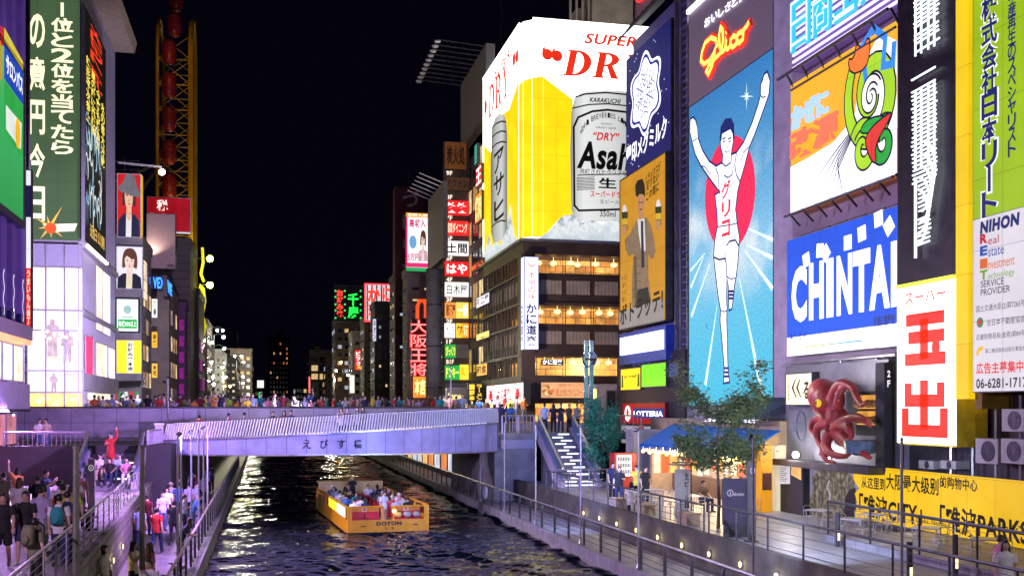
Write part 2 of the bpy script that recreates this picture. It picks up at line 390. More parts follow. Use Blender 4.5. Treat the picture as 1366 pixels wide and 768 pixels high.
# retaining walls with path lights
def wall(name, label, m_, mats): return tag(m_.build(name, mats), label, 'wall')
wall('retaining_wall', 'stone retaining wall between the left quay and the upper promenade', M().hexa([(EX(-20)-.25, -20, ZL), (EX(-20), -20, ZL), (EX(56.2)-.25, 56.2, ZL), (EX(56.2), 56.2, ZL), (EX(-20)-.25, -20, ZU+.12), (EX(-20), -20, ZU+.12), (EX(56.2)-.25, 56.2, ZU+.12), (EX(56.2), 56.2, ZU+.12)]), stonew)
wall('retaining_wall', 'low stone wall with path lights below the restaurant terrace', M().box(13.98, 14.25, -20, 60.9, ZL, ZT+.12), mat('dark_stone', (.07, .062, .055), .8, 0, .5, 1.6, .4, 6))
def lamp(name, loc, col, energy, r=.05, typ='POINT', rot=None, spot=None):
    l = bpy.data.lights.new(name, typ); l.color = col; l.energy = energy
    if typ != 'SUN': l.shadow_soft_size = r
    if spot: l.spot_size = R(spot); l.spot_blend = .6
    o = bpy.data.objects.new(name, l); COL.objects.link(o); o.location = loc
    if rot: o.rotation_euler = rot
    return o
def aim(loc, tgt): return (Vector(tgt)-Vector(loc)).to_track_quat('-Z', 'Y').to_euler()
wl = emit((255, 215, 130), 2.2, 0)
def path_light(x, y, z, n, label):
    o = thing('path_light', label, 'lamp', (x, y, z), 'path lights set in the quay walls')
    M().tube([(x, y, z), (x+n*.05, y, z)], .11, 12).build('housing', steel, o)
    M().tube([(x+n*.05, y, z), (x+n*.065, y, z)], .085, 12).build('lens', wl, o)
    l = lamp('glow', (n*.14, 0, .0), (1, .8, .45), 9, .04); l.parent = o
ordn = ['first', 'second', 'third', 'fourth', 'fifth', 'sixth', 'seventh', 'eighth', 'ninth', 'tenth', 'eleventh', 'twelfth', 'thirteenth', 'fourteenth', 'fifteenth', 'sixteenth',
        'seventeenth', 'eighteenth', 'nineteenth', 'twentieth']
def nth(k):
    if k < 20: return ordn[k]
    n = k+1; return '%d%s' % (n, {1: 'st', 2: 'nd', 3: 'rd'}.get(n % 10, 'th') if n % 100 not in (11, 12, 13) else 'th')
for k in range(10):
    path_light(13.98, 25.5+k*2.35, 1.32, -1, 'small yellow path light in the terrace wall, %s from the camera end' % nth(k))
for k in range(4):
    path_light(EX(27.5+k*3.4), 27.5+k*3.4, 1.45, 1, 'small yellow path light in the left stone wall, %s from the camera end' % nth(k))
# ---------------------------------------------------------------- bridge
NB = 60
def arc(k): return Vector((-5.3+18.1*k, 60-4.5*(1-(2*k-1)**2)-(.5 if 0 else 0), 0))
def topz(k): return 4.29+(5.18-4.29)*min(1, max(0, k))**.85
def strip(m_, off0, off1, z0f, z1f, mi=0, k0=0., k1=1., n=NB):
    v = []
    for i in range(n+1):
        k = k0+(k1-k0)*i/n; p = arc(k); t = (arc(min(1, k+.01))-arc(max(0, k-.01))).normalized(); nn = Vector((t.y, -t.x, 0))
        for z in (z0f(k), z1f(k)):
            for o_ in (off0, off1): v.append(p+nn*o_+Vector((0, 0, z)))
    f = []
    for i in range(n):
        a, b = i*4, i*4+4
        f += [(a+1, b+1, b+3, a+3), (a, a+2, b+2, b), (a+2, a+3, b+3, b+2), (a, b, b+1, a+1)]
    f += [(0, 1, 3, 2), (n*4, n*4+2, n*4+3, n*4+1)]
    return m_.add(v, f, mi)
bridge = thing('bridge', 'pale lavender curved footbridge with slatted railing over the canal', 'bridge', (4, 60, 3.5))
botz = lambda k: 3.55+.12*(1-abs(2*k-1))
fascia = panelled('bridge_panels', (.35, .33, .60), 1.0, 50, .012, (.03, .03, .06), .38, .05, 'XZ', .2)
m_ = M(); strip(m_, -.25, 0, botz, topz); m_.build('fascia', fascia, bridge)
m_ = M(); strip(m_, .0, .06, lambda k: botz(k)-.02, lambda k: botz(k)+.06); strip(m_, .0, .08, lambda k: topz(k)-.03, lambda k: topz(k)+.05); m_.build('trim', steel, bridge)
m_ = M(); strip(m_, -3.6, -.25, lambda k: botz(k)+.02, lambda k: topz(k)-.45); m_.build('ramp_deck', conc, bridge)
m_ = M(); m_.box(-13.9, 20, 66.6, 76, 3.7, ZB+.2); m_.box(-13.9, 20, 64.2, 66.6, 3.6, 4.3); m_.build('deck', conc, bridge)
finm = mat('fin_paint', (.72, .70, .76), .4, 0, .1)
fin = M(); NF = 128
for i in range(NF):
    k = (i+.5)/NF; p = arc(k); t = (arc(min(1, k+.01))-arc(max(0, k-.01))).normalized(); nn = Vector((t.y, -t.x, 0)); z0 = topz(k)+.05
    h = 6.02-z0 if k > .8 else .84+(.0 if k < .3 else 0); h = min(.86, 6.02-z0)+.0
    lean = .16
    def q(a, o_, z): return p+t*a+nn*o_+Vector((0, 0, z))
    fin.hexa([q(-.028, -.10, z0), q(.028, -.10, z0), q(-.028, .12, z0), q(.028, .12, z0), q(-.028+lean, -.22, z0+h), q(.028+lean, -.22, z0+h), q(-.028+lean, .0, z0+h), q(.028+lean, .0, z0+h)])
fin.build('railing_fins', finm, bridge)
m_ = M(); strip(m_, -.34, -.24, lambda k: topz(k)+.05+min(.86, 5.97-topz(k))*.98, lambda k: topz(k)+.05+min(.86, 5.97-topz(k))*1.05); m_.build('handrail', dsteel, bridge)
led = M()
for i in range(60):
    k = .3+.65*(i+.5)/60; p = arc(k); t = (arc(min(1, k+.01))-arc(max(0, k-.01))).normalized(); nn = Vector((t.y, -t.x, 0))
    c = p+nn*.13+Vector((0, 0, topz(k)+.06)); led.box(c.x-.035, c.x+.035, c.y-.03, c.y+.03, c.z-.015, c.z+.03)
led.build('light_strip', emit((225, 215, 255), 1.5, 0), bridge)
# the name written on the fascia
bl = M()
for ch, u in zip('えびす橋', (409, 432, 455, 477)):
    k = .5
    for _ in range(40):
        pu = pix(arc(k)+Vector((0, 0, 4)))[0]; k += (u-pu)/460*.6
    p = arc(k); t = (arc(k+.01)-arc(k-.01)).normalized()
    bl.text(Face(p, t), ch, -.2, .22, 3.98, 4.44, .012, bold=.02)
bl.build('lettering', mat('ink', (.01, .01, .02), .5), bridge)
# middle parapet between the ramp and the deck
par = M(); PL = [(-13.9, 66.5), (-4, 66.5), (4, 65.2), (10.8, 64.6)]
for (xa, ya), (xb, yb) in zip(PL, PL[1:]):
    n = Vector((-(yb-ya), xb-xa, 0)).normalized()*.2
    a, b = Vector((xa, ya, 0)), Vector((xb, yb, 0)); Z = Vector((0, 0, 1))
    par.hexa([a+Z*3.62, b+Z*3.62, a+n+Z*3.62, b+n+Z*3.62, a+Z*6.02, b+Z*6.02, a+n+Z*6.02, b+n+Z*6.02])
par.build('parapet', panelled('parapet_panels', (.44, .42, .54), 1.25, .85, .014, (.05, .05, .1), .38, .06, 'XZ', .2), bridge)
ph = M()
for (xa, ya), (xb, yb) in zip(PL, PL[1:]):
    ph.tube([(xa, ya+.1, 6.08), (xb, yb+.1, 6.08)], .06, 6)
ph.build('parapet_rail', steel, bridge)
tag(bridge, None, None)
# piers and abutments
tag(M().box(12.9, 15.4, 61.2, 76, ZL, 4.55).build('bridge_abutment', conc), 'dark concrete abutment under the right end of the bridge', 'abutment')
tag(M().box(-14.4, -5.6, 56.4, 76, ZU-1.4, 3.28).build('bridge_abutment', conc), 'concrete abutment under the left end of the bridge', 'abutment')
# ---------------------------------------------------------------- stairs, landings
stepm = mat('step_stone', (.20, .20, .23), .6, 0, .25, 3)
glow = emit((240, 238, 255), 1.7, .05)
def stairs(name, label, x0, x1, y0, y1, z0, z1, n, pattern):
    o = thing(name, label, 'stairs', ((x0+x1)/2, y0, z0)); h = (z1-z0)/n; d = (y1-y0)/n
    s_ = M(); g = M(); nos = M()
    for i in range(n):
        s_.box(x0, x1, y0+i*d, y1+.02, z0+i*h, z0+(i+1)*h-.001*(i == n-1))
        nos.box(x0+.02, x1-.02, y0+i*d-.02, y0+i*d+.04, z0+(i+1)*h-.0, z0+(i+1)*h+.012)
        for a, b in pattern(i): g.box(x0+a*(x1-x0), x0+b*(x1-x0), y0+i*d-.012, y0+i*d, z0+i*h+.06, z0+(i+1)*h-.035)
    s_.build('steps', stepm, o); nos.build('nosing', dsteel, o); g.build('step_light', glow, o)
    for x in (x0-.3, x1+.04):
        st = M(); rl = M(); gl = M()
        def slab(x, xx, za, zb, m):
            m.hexa([(x, y0-.3, z0-.05+za), (xx, y0-.3, z0-.05+za), (x, y1, z1+za), (xx, y1, z1+za), (x, y0-.3, z0+zb), (xx, y0-.3, z0+zb), (x, y1, z1+zb), (xx, y1, z1+zb)])
        slab(x, x+.26, -.35, .32, st); slab(x+.11, x+.15, .32, 1.0, gl); slab(x+.07, x+.19, 1.0, 1.09, rl)
        st.build('stringer', lavwall, o); gl.build('balustrade_panel', mat('blue_glass_panel', (.10, .16, .26), .15, 0, .2), o); rl.build('handrail', steel, o)
    return o
def pat_r(i):
    if i in (0, 1): return [(.0, .45), (.55, 1.)]
    return [(.55, .95)] if i % 2 else [(.3, .68)]
stairs('staircase', 'stone staircase with white step lights and blue glass sides, right of the bridge', 15.6, 17.3, 55.8, 60.9, ZT, 4.6, 16, pat_r)
stairs('staircase', 'wide stone staircase with lit steps, left of the bridge', -8.3, -6.1, 52.6, 56.3, ZU, 3.8, 9, lambda i: [(.62, .95)] if i in (2, 4, 6) else [])
struct('right_landing', M().box(13.2, 22, 60.92, 66.38, 4.2, 4.6), conc)
struct('landing_wall', M().box(13.2, 15.2, 60.9, 61.19, 3.7, 4.199), lavwall)
struct('left_landing', M().box(-16, -5.35, 56.32, 66.4, 3.3, 3.8), pav)
def railing(name, label, pts, z0, h, posts, mats, nb=0, bal=0, r=.03, group=None, cat='railing', cable=.008, post='flat', topr=None, root=None):
    """handrail, posts and wires along a polyline of (x, y[, z])"""
    P = [Vector((*p, z0)) if len(p) == 2 else Vector(p) for p in pts]
    o = root or thing(name, label, cat, P[0], group); Z = Vector((0, 0, 1))
    m_ = M(); m_.tube([p+Z*h for p in P], topr or r*1.3, 8); m_.build('handrail', mats[0], o)
    ba = M(); pm = None
    for a, b in zip(P, P[1:]):
        L_ = (b-a).length; n = max(1, round(L_/posts)); t = (b-a)/n; pm = None
        for i in range(n+(b is P[-1])):
            q = a+t*i
            if pm is None:
                po = M(); q0 = q
                if post == 'flat':
                    d = t.normalized(); nn = Vector((-d.y, d.x, 0))
                    po.hexa([q+d*sx*.035+nn*sy*.06+Z*zz for zz in (0, h-.02) for sy in (-1, 1) for sx in (-1, 1)])
                else: po.tube([q, q+Z*h], r, 6)
                pm = po.build('post', mats[1], o)
            else:
                c = pm.copy(); COL.objects.link(c); c.parent = o; c.location = pm.location+(q-q0)
        if bal:
            n2 = round(L_/bal)
            for i in range(n2+1):
                q = a+(b-a)*i/max(1, n2); ba.tube([q+Z*.08, q+Z*h], .016, 4, cap=False)
    for j in range(nb):
        ba.tube([p+Z*(h*(j+.6)/(nb+.2)) for p in P], cable, 4, cap=False)
    if nb or bal: ba.build('wire' if nb else 'baluster', mats[1], o)
    return o
lavm = mat('lavender_rail_paint', (.48, .44, .55), .4, .2, .12)
railing('railing', 'pale balustrade on the landing left of the stairs', [(-12.4, 56.45), (-8.7, 56.45)], 3.8, 1.05, 2.0, (lavm, lavm), bal=.22, r=.04)
railing('railing', 'short pale balustrade on the right landing beside the abutment', [(13.3, 61.0), (15.2, 61.0)], 4.6, 1.0, 1.0, (steel, lavm), bal=.2, r=.035)
railing('railing', 'pale balustrade on the right landing beside the green tree', [(17.7, 61.0), (21.8, 61.0)], 4.6, 1.0, 2.0, (steel, lavm), bal=.25, r=.035)
railing('railing', 'short pale balustrade joining the left stairs to the bridge end', [(-5.75, 56.6), (-5.45, 59.9)], 3.8, 1.1, 1.6, (lavm, lavm), bal=.2, r=.04)
o = thing('end_post', 'pale square post where the slatted bridge railing begins on the left', 'post', (-5.5, 60.1, 3.5)); M().box(-5.75, -5.32, 59.95, 60.4, 3.4, 5.15).build('shaft', lavm, o); M().box(-5.8, -5.27, 59.9, 60.45, 5.15, 5.24).build('cap', finm, o)
# quay railing on the right: flat posts, curved heads
def quay_railing(label, x, ya, yb, side, top=steel, red=None):
    o = thing('quay_railing', label, 'railing', (x, ya, ZL)); n = int((yb-ya)/2.2)
    hr = M().tube([(x, ya, ZL+1.08), (x, yb, ZL+1.08)], .045, 8); hr.build('handrail', top, o)
    w_ = M()
    for z in (.22, .42, .62, .82): w_.tube([(x+side*.06, ya, ZL+z), (x+side*.06, yb, ZL+z)], .012, 4, cap=False)
    w_.build('wire', dsteel, o)
    pm = None
    for i in range(n+1):
        y = ya+i*2.2
        if pm is None:
            m_ = M()
            prof = [(0, 0), (0, .86), (.02, .96), (.07, 1.03), (.15, 1.05)]
            for (a, b), (c, d) in zip(prof, prof[1:]):
                m_.hexa([(x+side*a, y-.06, ZL+b), (x+side*(a+.07), y-.06, ZL+b), (x+side*a, y+.06, ZL+b), (x+side*(a+.07), y+.06, ZL+b),
                         (x+side*c, y-.06, ZL+d), (x+side*(c+.07), y-.06, ZL+d), (x+side*c, y+.06, ZL+d), (x+side*(c+.07), y+.06, ZL+d)])
            pm = m_.build('post', dsteel, o)
        else:
            c = pm.copy(); COL.objects.link(c); c.parent = o; c.location = pm.location+Vector((0, i*2.2, 0))
    return o
quay_railing('long steel railing with flat posts along the right quay', 12.1, 12, 112, 1)
quay_railing('long railing with pinkish handrail along the left quay', -2.45, 16, 104, -1, mat('pink_handrail', (.5, .36, .40), .5, 0, .15))
# upper railings on the left
lr = railing('railing', 'steel cable railing along the upper edge of the left promenade', [(EX(12)-.12, 12), (EX(38)-.12, 38)], ZU+.12, .95, 1.6, (lavm, steel), nb=6, r=.022, post='round')
railing('railing', 'steel railing beside the steps down to the left quay', [(EX(39.5)-.3, 39.5, ZU), (EX(51)-.3, 51, ZU)], ZU, .95, 1.7, (steel, steel), nb=5, r=.022, post='round')
# glass sided ramp on the far left
o = thing('ramp_wall', 'lavender ramp wall with dark glass balustrade on the far left', 'wall', (-12.5, 51, ZU))
M().hexa([(-16, 50.6, ZU), (-11.4, 50.6, ZU), (-16, 51, ZU), (-11.4, 51, ZU), (-16, 50.6, ZU+.5), (-11.4, 50.6, 3.6), (-16, 51, ZU+.5), (-11.4, 51, 3.6)]).build('wall', lavwall, o)
M().hexa([(-16, 50.75, ZU+.5), (-11.4, 50.75, 3.6), (-16, 50.82, ZU+.5), (-11.4, 50.82, 3.6), (-16, 50.75, ZU+1.4), (-11.4, 50.75, 4.6), (-16, 50.82, ZU+1.4), (-11.4, 50.82, 4.6)]).build('glass', mat('dark_glass', (.01, .012, .02), .1, 0, .1), o)
M().tube([(-16, 50.78, ZU+1.44), (-11.4, 50.78, 4.64)], .05, 6).build('handrail', steel, o)
# tall thin poles on both quays, thick lamp posts on the left
def pole(x, y, z0, z1, r, label, m_=steel, group='tall thin poles along the quays'):
    o = thing('pole', label, 'pole', (x, y, z0), group)
    M().tube([(x, y, z0), (x, y, z1)], [r, r*.75], 8).build('shaft', m_, o)
    M().lathe((x, y, z0), [(r*2.4, 0), (r*2.4, .04), (r*1.3, .16), (r, .17)], 8).build('base', m_, o)
    M().lathe((x, y, z1), [(r*.75, 0), (r*.95, .01), (r*.9, .05), (r*.3, .08)], 8).build('cap', m_, o)
    return o
polem = mat('pale_pole_metal', (.42, .42, .46), .4, .5, .15)
for k, y in enumerate((33.3, 34.6, 39.3, 43.5, 46.8, 50)):
    pole(-2.55, y, ZL, 5.15, .035, 'thin pale pole on the left quay railing, %s from the camera' % nth(k), polem)
for k, (u, y) in enumerate(((0, 25.5), (0, 34.2), (0, 41.0), (0, 48.3), (0, 55.0), (0, 61.5))):
    pole(12.12, y, ZL, 5.2, .035, 'thin pale pole on the right quay railing, %s from the camera' % nth(k), polem)
pole(13.6, 21.2, ZL, 5.3, .04, 'thin grey pole standing nearest the yellow mall banner', polem)
postm = mat('olive_post_paint', (.20, .21, .17), .5, .3, .3)
pole(EX(24.6)+.12, 24.6, ZL, 5.15, .085, 'thick olive post on the left promenade edge, beside the cable railing', postm, 'thick lamp posts on the left bank')
pole(-3.25, 30.5, ZL, 4.95, .085, 'thick dark post standing on the left quay', postm, 'thick lamp posts on the left bank')
# floodlights added on posts and parapet, for the glow of unseen signs
def flood(x, y, z, tgt, col, e, label, spot=110, r=.15):
    o = thing('floodlight', label, 'lamp', (x, y, z), 'floodlights on the quay posts'); d = (Vector(tgt)-Vector((x, y, z))).normalized()
    c = Vector((x, y, z)); M().tube([c-d*.02, c+d*.10, c+d*.14], [.05, .075, .08], 10).build('housing', dsteel, o)
    M().tube([c+d*.141, c+d*.146], .065, 10).build('lens', emit(tuple(int(255*min(1, q)**.45) for q in col), 6, 0), o)
    l = lamp('beam', tuple(d*.2), col, e, r, 'SPOT', aim((x, y, z), tgt), spot); l.parent = o
PUR = (.62, .30, 1.0)
flood(-2.55, 46.9, 5.25, (-8, 53, 3), PUR, 6500, 'small floodlight on the thin pole facing the left stairs')
flood(-2.55, 39.4, 5.25, (-6, 40, 1), PUR, 2600, 'small floodlight on the thin left quay pole facing the promenade', 140)
flood(-2.55, 33.4, 5.25, (3, 58, 4.6), (.27, .26, 1.0), 6500, 'small floodlight on the thin left quay pole facing the bridge', 60)
flood(12.12, 41.1, 5.3, (15, 55, 3), (.30, .42, 1.0), 4200, 'small floodlight on the thin pole facing the right stairs')
flood(12.12, 34.3, 5.3, (8, 58, 4.6), (.24, .28, 1.0), 6000, 'small floodlight on the thin right quay pole facing the bridge', 60)
flood(12.12, 25.6, 5.3, (16, 34, 1.8), (.56, .66, 1.0), 3600, 'small floodlight on the thin pole facing the terrace')
pole(-5.6, 66.0, 4.3, 7.7, .05, 'slim pole on the bridge parapet facing the lavender tower', steel)  # pole added to carry the tower floodlights
flood(-5.6, 66.1, 7.8, (-12.5, 92, 17), (.78, .64, 1.0), 26000, 'floodlight on the bridge pole facing the side of the lavender tower', 75)
flood(-5.75, 66.0, 7.55, (-20, 80, 12), (.78, .62, 1.0), 4200, 'floodlight on the bridge pole facing the front of the lavender tower', 70)
flood(3, 66.0, 6.4, (-2, 66.8, 4.5), (.55, .40, 1.0), 2000, 'small floodlight on the middle of the bridge parapet', 150)
def fill_lamp(x, y, z, h, dx, col, e, label):  # street lamps added out of view as fill light
    o = thing('street_lamp', label, 'street lamp', (x, y, z)); M().tube([(x, y, z), (x, y, z+h-.3), (x+dx*.4, y, z+h), (x+dx, y, z+h)], [.08, .06, .05, .04], 8).build('post', dsteel, o); M().lathe((x+dx, y, z+h-.12), [(.05, .12), (.2, .04), (.2, 0)], 10).build('lamp_shade', dsteel, o)
    M().ball((x+dx, y, z+h-.17), (.15, .15, .06), 10, 6).build('bulb', emit((255, 235, 230), 12, 0), o); l = lamp('glow', (dx, 0, h-.35), col, e, .15); l.parent = o
fill_lamp(-10.5, 16, ZU, 6.2, 1.2, (.92, .58, 1), 3600, 'tall street lamp on the near left promenade, lighting the walkers')
pole(11.2, 66.3, 4.3, 8.6, .05, 'slim pole at the right end of the bridge facing the restaurant corner', steel)  # added pole and floodlight brighten the restaurant corner
flood(11.2, 66.4, 8.7, (19.5, 78, 11), (1, .82, .66), 7000, 'floodlight on the bridge pole facing the restaurant building', 110)
fill_lamp(18.8, 12, ZT, 5.6, -1.2, (1, .90, .95), 900, 'tall street lamp at the near end of the terrace')
# ================================================================ buildings: helpers
def windows(parent, F, s0, s1, t0, t1, nx, nz, gx, gz, frame, panes, seed=0, depth=.06, fr=.06, mull=0, name='window'):
    """a grid of windows, each a part: frame + pane; same-pane windows share their mesh"""
    r_ = random.Random(seed); cw = (s1-s0)/nx; ch = (t1-t0)/nz; cache = {}
    for j in range(nz):
        for i in range(nx):
            p = panes[r_.randrange(len(panes))]; key = p.name
            a, b = s0+i*cw+gx/2, s0+(i+1)*cw-gx/2; c, d = t0+j*ch+gz/2, t0+(j+1)*ch-gz/2
            if key not in cache:
                m_ = M(); m_.fbox(F, a+fr, b-fr, c+fr, d-fr, -.02, .02, 1)
                for q in ((a, b, c, c+fr), (a, b, d-fr, d), (a, a+fr, c+fr, d-fr), (b-fr, b, c+fr, d-fr)): m_.fbox(F, *q, -.02, depth, 0)
                for k in range(mull):
                    x = a+(b-a)*(k+1)/(mull+1); m_.fbox(F, x-fr*.4, x+fr*.4, c+fr, d-fr, -.0, depth*.8, 0)
                ob = m_.build(name, [frame, p], parent); cache[key] = (ob, a, c)
            else:
                ob0, a0, c0 = cache[key]; ob = ob0.copy(); COL.objects.link(ob); ob.parent = parent
                ob.location = F.a*(a-a0)+Vector((0, 0, c-c0))
def block(name, label, x0, x1, y0, y1, z0, z1, wm, group=None, roofbits=True, seed=0, corn=.0):
    o = thing(name, label, 'building', ((x0+x1)/2, (y0+y1)/2, z0), group)
    M().box(x0, x1, y0, y1, z0, z1).build('wall', wm, o)
    r_ = random.Random(seed); m_ = M()
    e = .12
    for q in ((x0-e, x1+e, y0-e, y0+.2), (x0-e, x1+e, y1-.2, y1+e), (x0-e, x0+.2, y0+.2, y1-.2), (x1-.2, x1+e, y0+.2, y1-.2)): m_.box(*q, z1-.15, z1+.7)
    if roofbits:
        a = x0+(x1-x0)*r_.uniform(.25, .5); b = y0+(y1-y0)*r_.uniform(.2, .5)
        m_.box(a, a+2.2, b, b+2.5, z1+.01, z1+r_.uniform(1.5, 3))
        m_.tube([(a+.4, b+.3, z1+1.4), (a+.4, b+.3, z1+r_.uniform(4, 6))], .05, 4)
    m_.build('roof', wm, o)
    return o
wwin = [emit((255, 220, 160), .9, .5, 1.2, 'warm_window'), emit((255, 200, 120), .45, .5, 1.2, 'dim_window'), dglass, dglass]
farwin = [dglass]*7+[emit((255, 215, 150), .7, .4, 1., 'far_warm_window'), emit((220, 230, 255), .5, .4, 1., 'far_cool_window')]
wallframe = mat('window_frame', (.12, .12, .13), .5, .3)
lavframe = mat('lavender_frame', (.42, .39, .5), .4, .3, .1)
def portrait(F, root, s0, s1, t0, t1, bgm, skin, hair, coat, shirt, hat=None, off=.012, tilt=0.):
    """a generic printed head-and-shoulders picture on a panel"""
    W, H = s1-s0, t1-t0; f = lambda x, y: (s0+x*W, t0+y*H); pol = lambda P: [f(*p) for p in P]
    M().fbox(F, s0, s1, t0, t1, off-.01, off).build('picture', bgm, root)
    def sm(P, it=2):
        for _ in range(it):
            Q = []
            for i in range(len(P)):
                a, b = P[i], P[(i+1) % len(P)]; Q += [(a[0]*.75+b[0]*.25, a[1]*.75+b[1]*.25), (a[0]*.25+b[0]*.75, a[1]*.25+b[1]*.75)]
            P = Q
        return P
    m_ = M()
    m_.fpoly(F, pol([(0.02, 0.0), (.98, .0), (.95, .26), (.75, .36), (.25, .36), (.04, .26)]), off+.004, None, 2)
    m_.fpoly(F, pol([(.36, .0), (.6, .0), (.62, .36), (.38, .36)]), off+.007, None, 3)
    m_.fpoly(F, pol(sm([(.40, .26), (.60, .26), (.62, .5), (.38, .5)])), off+.010, None, 0)
    m_.fpoly(F, pol(sm([(.20, .46), (.22, .80), (.36, .97), (.66, .97), (.82, .80), (.80, .44), (.68, .52), (.30, .52)])), off+.013, None, 1)
    m_.fpoly(F, pol(sm([(.34, .5), (.5, .40), (.66, .5), (.70, .74), (.60, .84), (.36, .84), (.30, .72)])), off+.016, None, 0)
    m_.fpoly(F, pol(sm([(.28, .68), (.40, .80), (.52, .72), (.72, .70), (.76, .88), (.5, .98), (.26, .90)])), off+.019, None, 1)
    for x in (.415, .585): m_.fpoly(F, pol([(x-.045, .655), (x+.045, .655), (x+.03, .675), (x-.03, .675)]), off+.021, None, 4); m_.fpoly(F, pol([(x-.05, .70), (x+.05, .70), (x+.04, .712), (x-.04, .712)]), off+.021, None, 1)
    m_.fpoly(F, pol([(.45, .515), (.55, .515), (.53, .535), (.47, .535)]), off+.021, None, 5); m_.fpoly(F, pol([(.475, .565), (.53, .565), (.515, .60), (.49, .60)]), off+.021, None, 6)
    if hat:
        m_.fpoly(F, pol(sm([(.05, .72), (.95, .62), (1., .70), (.82, .84), (.74, 1.0), (.34, 1.0), (.26, .86), (.02, .80)])), off+.024, None, 7)
    dk = tuple(c*.75 for c in skin)
    m_.build('portrait', [emit(skin, .9, .15, 2), emit(hair, .8, .2, 3), emit(coat, .8, .2, 3), emit(shirt, .9, .1), emit((25, 18, 15), .8, 0), emit((190, 95, 90), .8, 0), emit(tuple(int(q) for q in dk), .8, 0), emit(hat or (30, 30, 30), .8, .2, 2)], root)
# ================================================================ left bank
# near building with purple fins and a big screen
F1 = FX(-12.3)
b1 = thing('fin_building', 'dark building with purple vertical fins and a big screen on the left edge', 'building', (-20, 52, ZU))
yA, yB = 40., F1.s(37)
M().box(-30, -12.8, yA, yB-.3, 9.4, 44).box(-30, -13.0, yA, yB-1.5, ZU, 9.3).build('wall', mat('dark_purple_wall', (.05, .03, .10), .5, 0, .2), b1)
m_ = M(); fl = M(); k = 0; y = yB-.55
while y > yA:
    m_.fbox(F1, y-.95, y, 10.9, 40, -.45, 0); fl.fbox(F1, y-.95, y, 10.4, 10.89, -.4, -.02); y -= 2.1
m_.build('fin', emit((96, 62, 160), .42, .3, .3), b1); fl.build('fin_base', mat('deep_blue', (.02, .02, .12), .4), b1)  # fins glow themselves in place of the uplight washing them
sq = M(); y = yB-.55
while y > 52:
    for q in (0,): sq.ribbon(F1, [(y-.7+.12*math.sin(j*1.2), 10.5+j*.2) for j in range(12)], .07, .03)
    y -= 2.1
sq.build('neon_line', emit((240, 235, 255), 1.6, 0), b1)
M().fbox(F1, yA, yB-.02, 9.6, 10.3, -.6, .25).build('ledge', mat('mauve_ledge', (.35, .28, .38), .5), b1)
M().fbox(F1, yA, yB-.1, 9.35, 9.59, -.5, .2).build('soffit_light', emit((255, 190, 140), 1.2, .4, .6), b1)
windows(b1, F1.moved(-.2), yA, yB-.3, 7.35, 9.3, 9, 1, .08, .05, lavframe, [emit((255, 226, 190), 1.6, .5, .9, 'showroom_glass'), emit((240, 235, 245), 1.4, .4, .9, 'showroom_white')], 3)
M().fbox(F1, yA, yB-.05, 6.0, 7.3, -.6, .12).build('canopy', mat('lavender_canopy', (.38, .34, .5), .4), b1)
M().fbox(F1, yA, yB-.1, 5.85, 5.99, -.6, .14).build('canopy_edge', black, b1)
windows(b1, F1.moved(-.5), yA, yB-.4, 2.4, 5.8, 9, 1, .1, .05, lavframe, [emit((255, 160, 170), .6, .5, .9, 'pink_shop_glass'), emit((255, 215, 170), .7, .5, .9, 'warm_shop_glass')], 4)
F1s = FX(-12.05)
root, s0, s1, t0, t1 = sign('advert_screen', 'huge green and blue screen advertising pain patches on the left edge', F1s, -60, 33, -40, 236, .5, gradmat('patch_screen', [(0, (10, 150, 70)), (.3, (40, 175, 90)), (.45, (150, 175, 60)), (.62, (20, 150, 150)), (1, (10, 80, 170))], 'Z', 15, 34, 1.0, .25, .15), mat('purple_bezel', (.08, .06, .16), .4), .35, 'screen')
a0 = F1s.s(6); a1 = F1s.s(31)
pk = M()
pk.pp(F1s, [(5, 37), (30, 83), (30, 95), (5, 55)], .02, .03, 0)
pk.pp(F1s, [(5, 57), (30, 97), (30, 140), (5, 105)], .02, .03, 1)
pk.pp(F1s, [(5, 107), (30, 142), (30, 212), (5, 176)], .02, .03, 2)
pk.pp(F1s, [(0, 34), (5, 40), (3, 62), (0, 60)], .02, .03, 3)
pk.pp(F1s, [(7, 140), (28, 165), (27, 200), (7, 172)], .033, .036, 4)
c = F1s.px(22.5, 178); pk.ell(F1s, c, .55, .75, .04, .045, 5)
pk.pp(F1s, [(-20, 70), (0, 60), (2, 105), (-20, 120)], .02, .03, 6)
pk.build('package_picture', [emit((235, 210, 70), .9), emit((25, 70, 190), .9), emit((40, 165, 70), 1), emit((220, 40, 40), .9), emit((235, 240, 235), 1), emit((245, 190, 20), 1), emit((200, 160, 60), .9)], root)
m_ = M(); P0 = F1s.px(7, 92); P1 = F1s.px(29, 92)
vs = 'サロンパス'; sl = -(F1s.px(28, 128)[1]-F1s.px(7, 98)[1])/(P1[0]-P0[0])
m_.text(F1s, vs, P0[0], P1[0], F1s.px(7, 97)[1], F1s.px(7, 71)[1], .045, bold=.03, slope=-abs(sl))
m_.build('lettering', emit((255, 255, 255), 1.3, 0), root)
for y, t_, e in ((46, (21, 44, 4), 13000), (51, (21, 40, 13), 11000), (56, (22, 60, 12), 9000)): flood(-12.0, y, 10.75, t_, (.74, .58, 1.0), e, 'floodlight on the ledge of the fin building, %s from the camera' % nth((y-46)//5), 110, .3)  # fill floodlights added to brighten the opposite facades
for y, t_ in ((47, (-8.5, 34, 2.3)), (57, (-8.5, 49, 2.3))): flood(-12.1, y, 5.75, t_, PUR, 4200, 'floodlight under the canopy of the fin building, %s one' % ('near' if y < 50 else 'far'), 130, .2)  # fill floodlights added to brighten the promenade
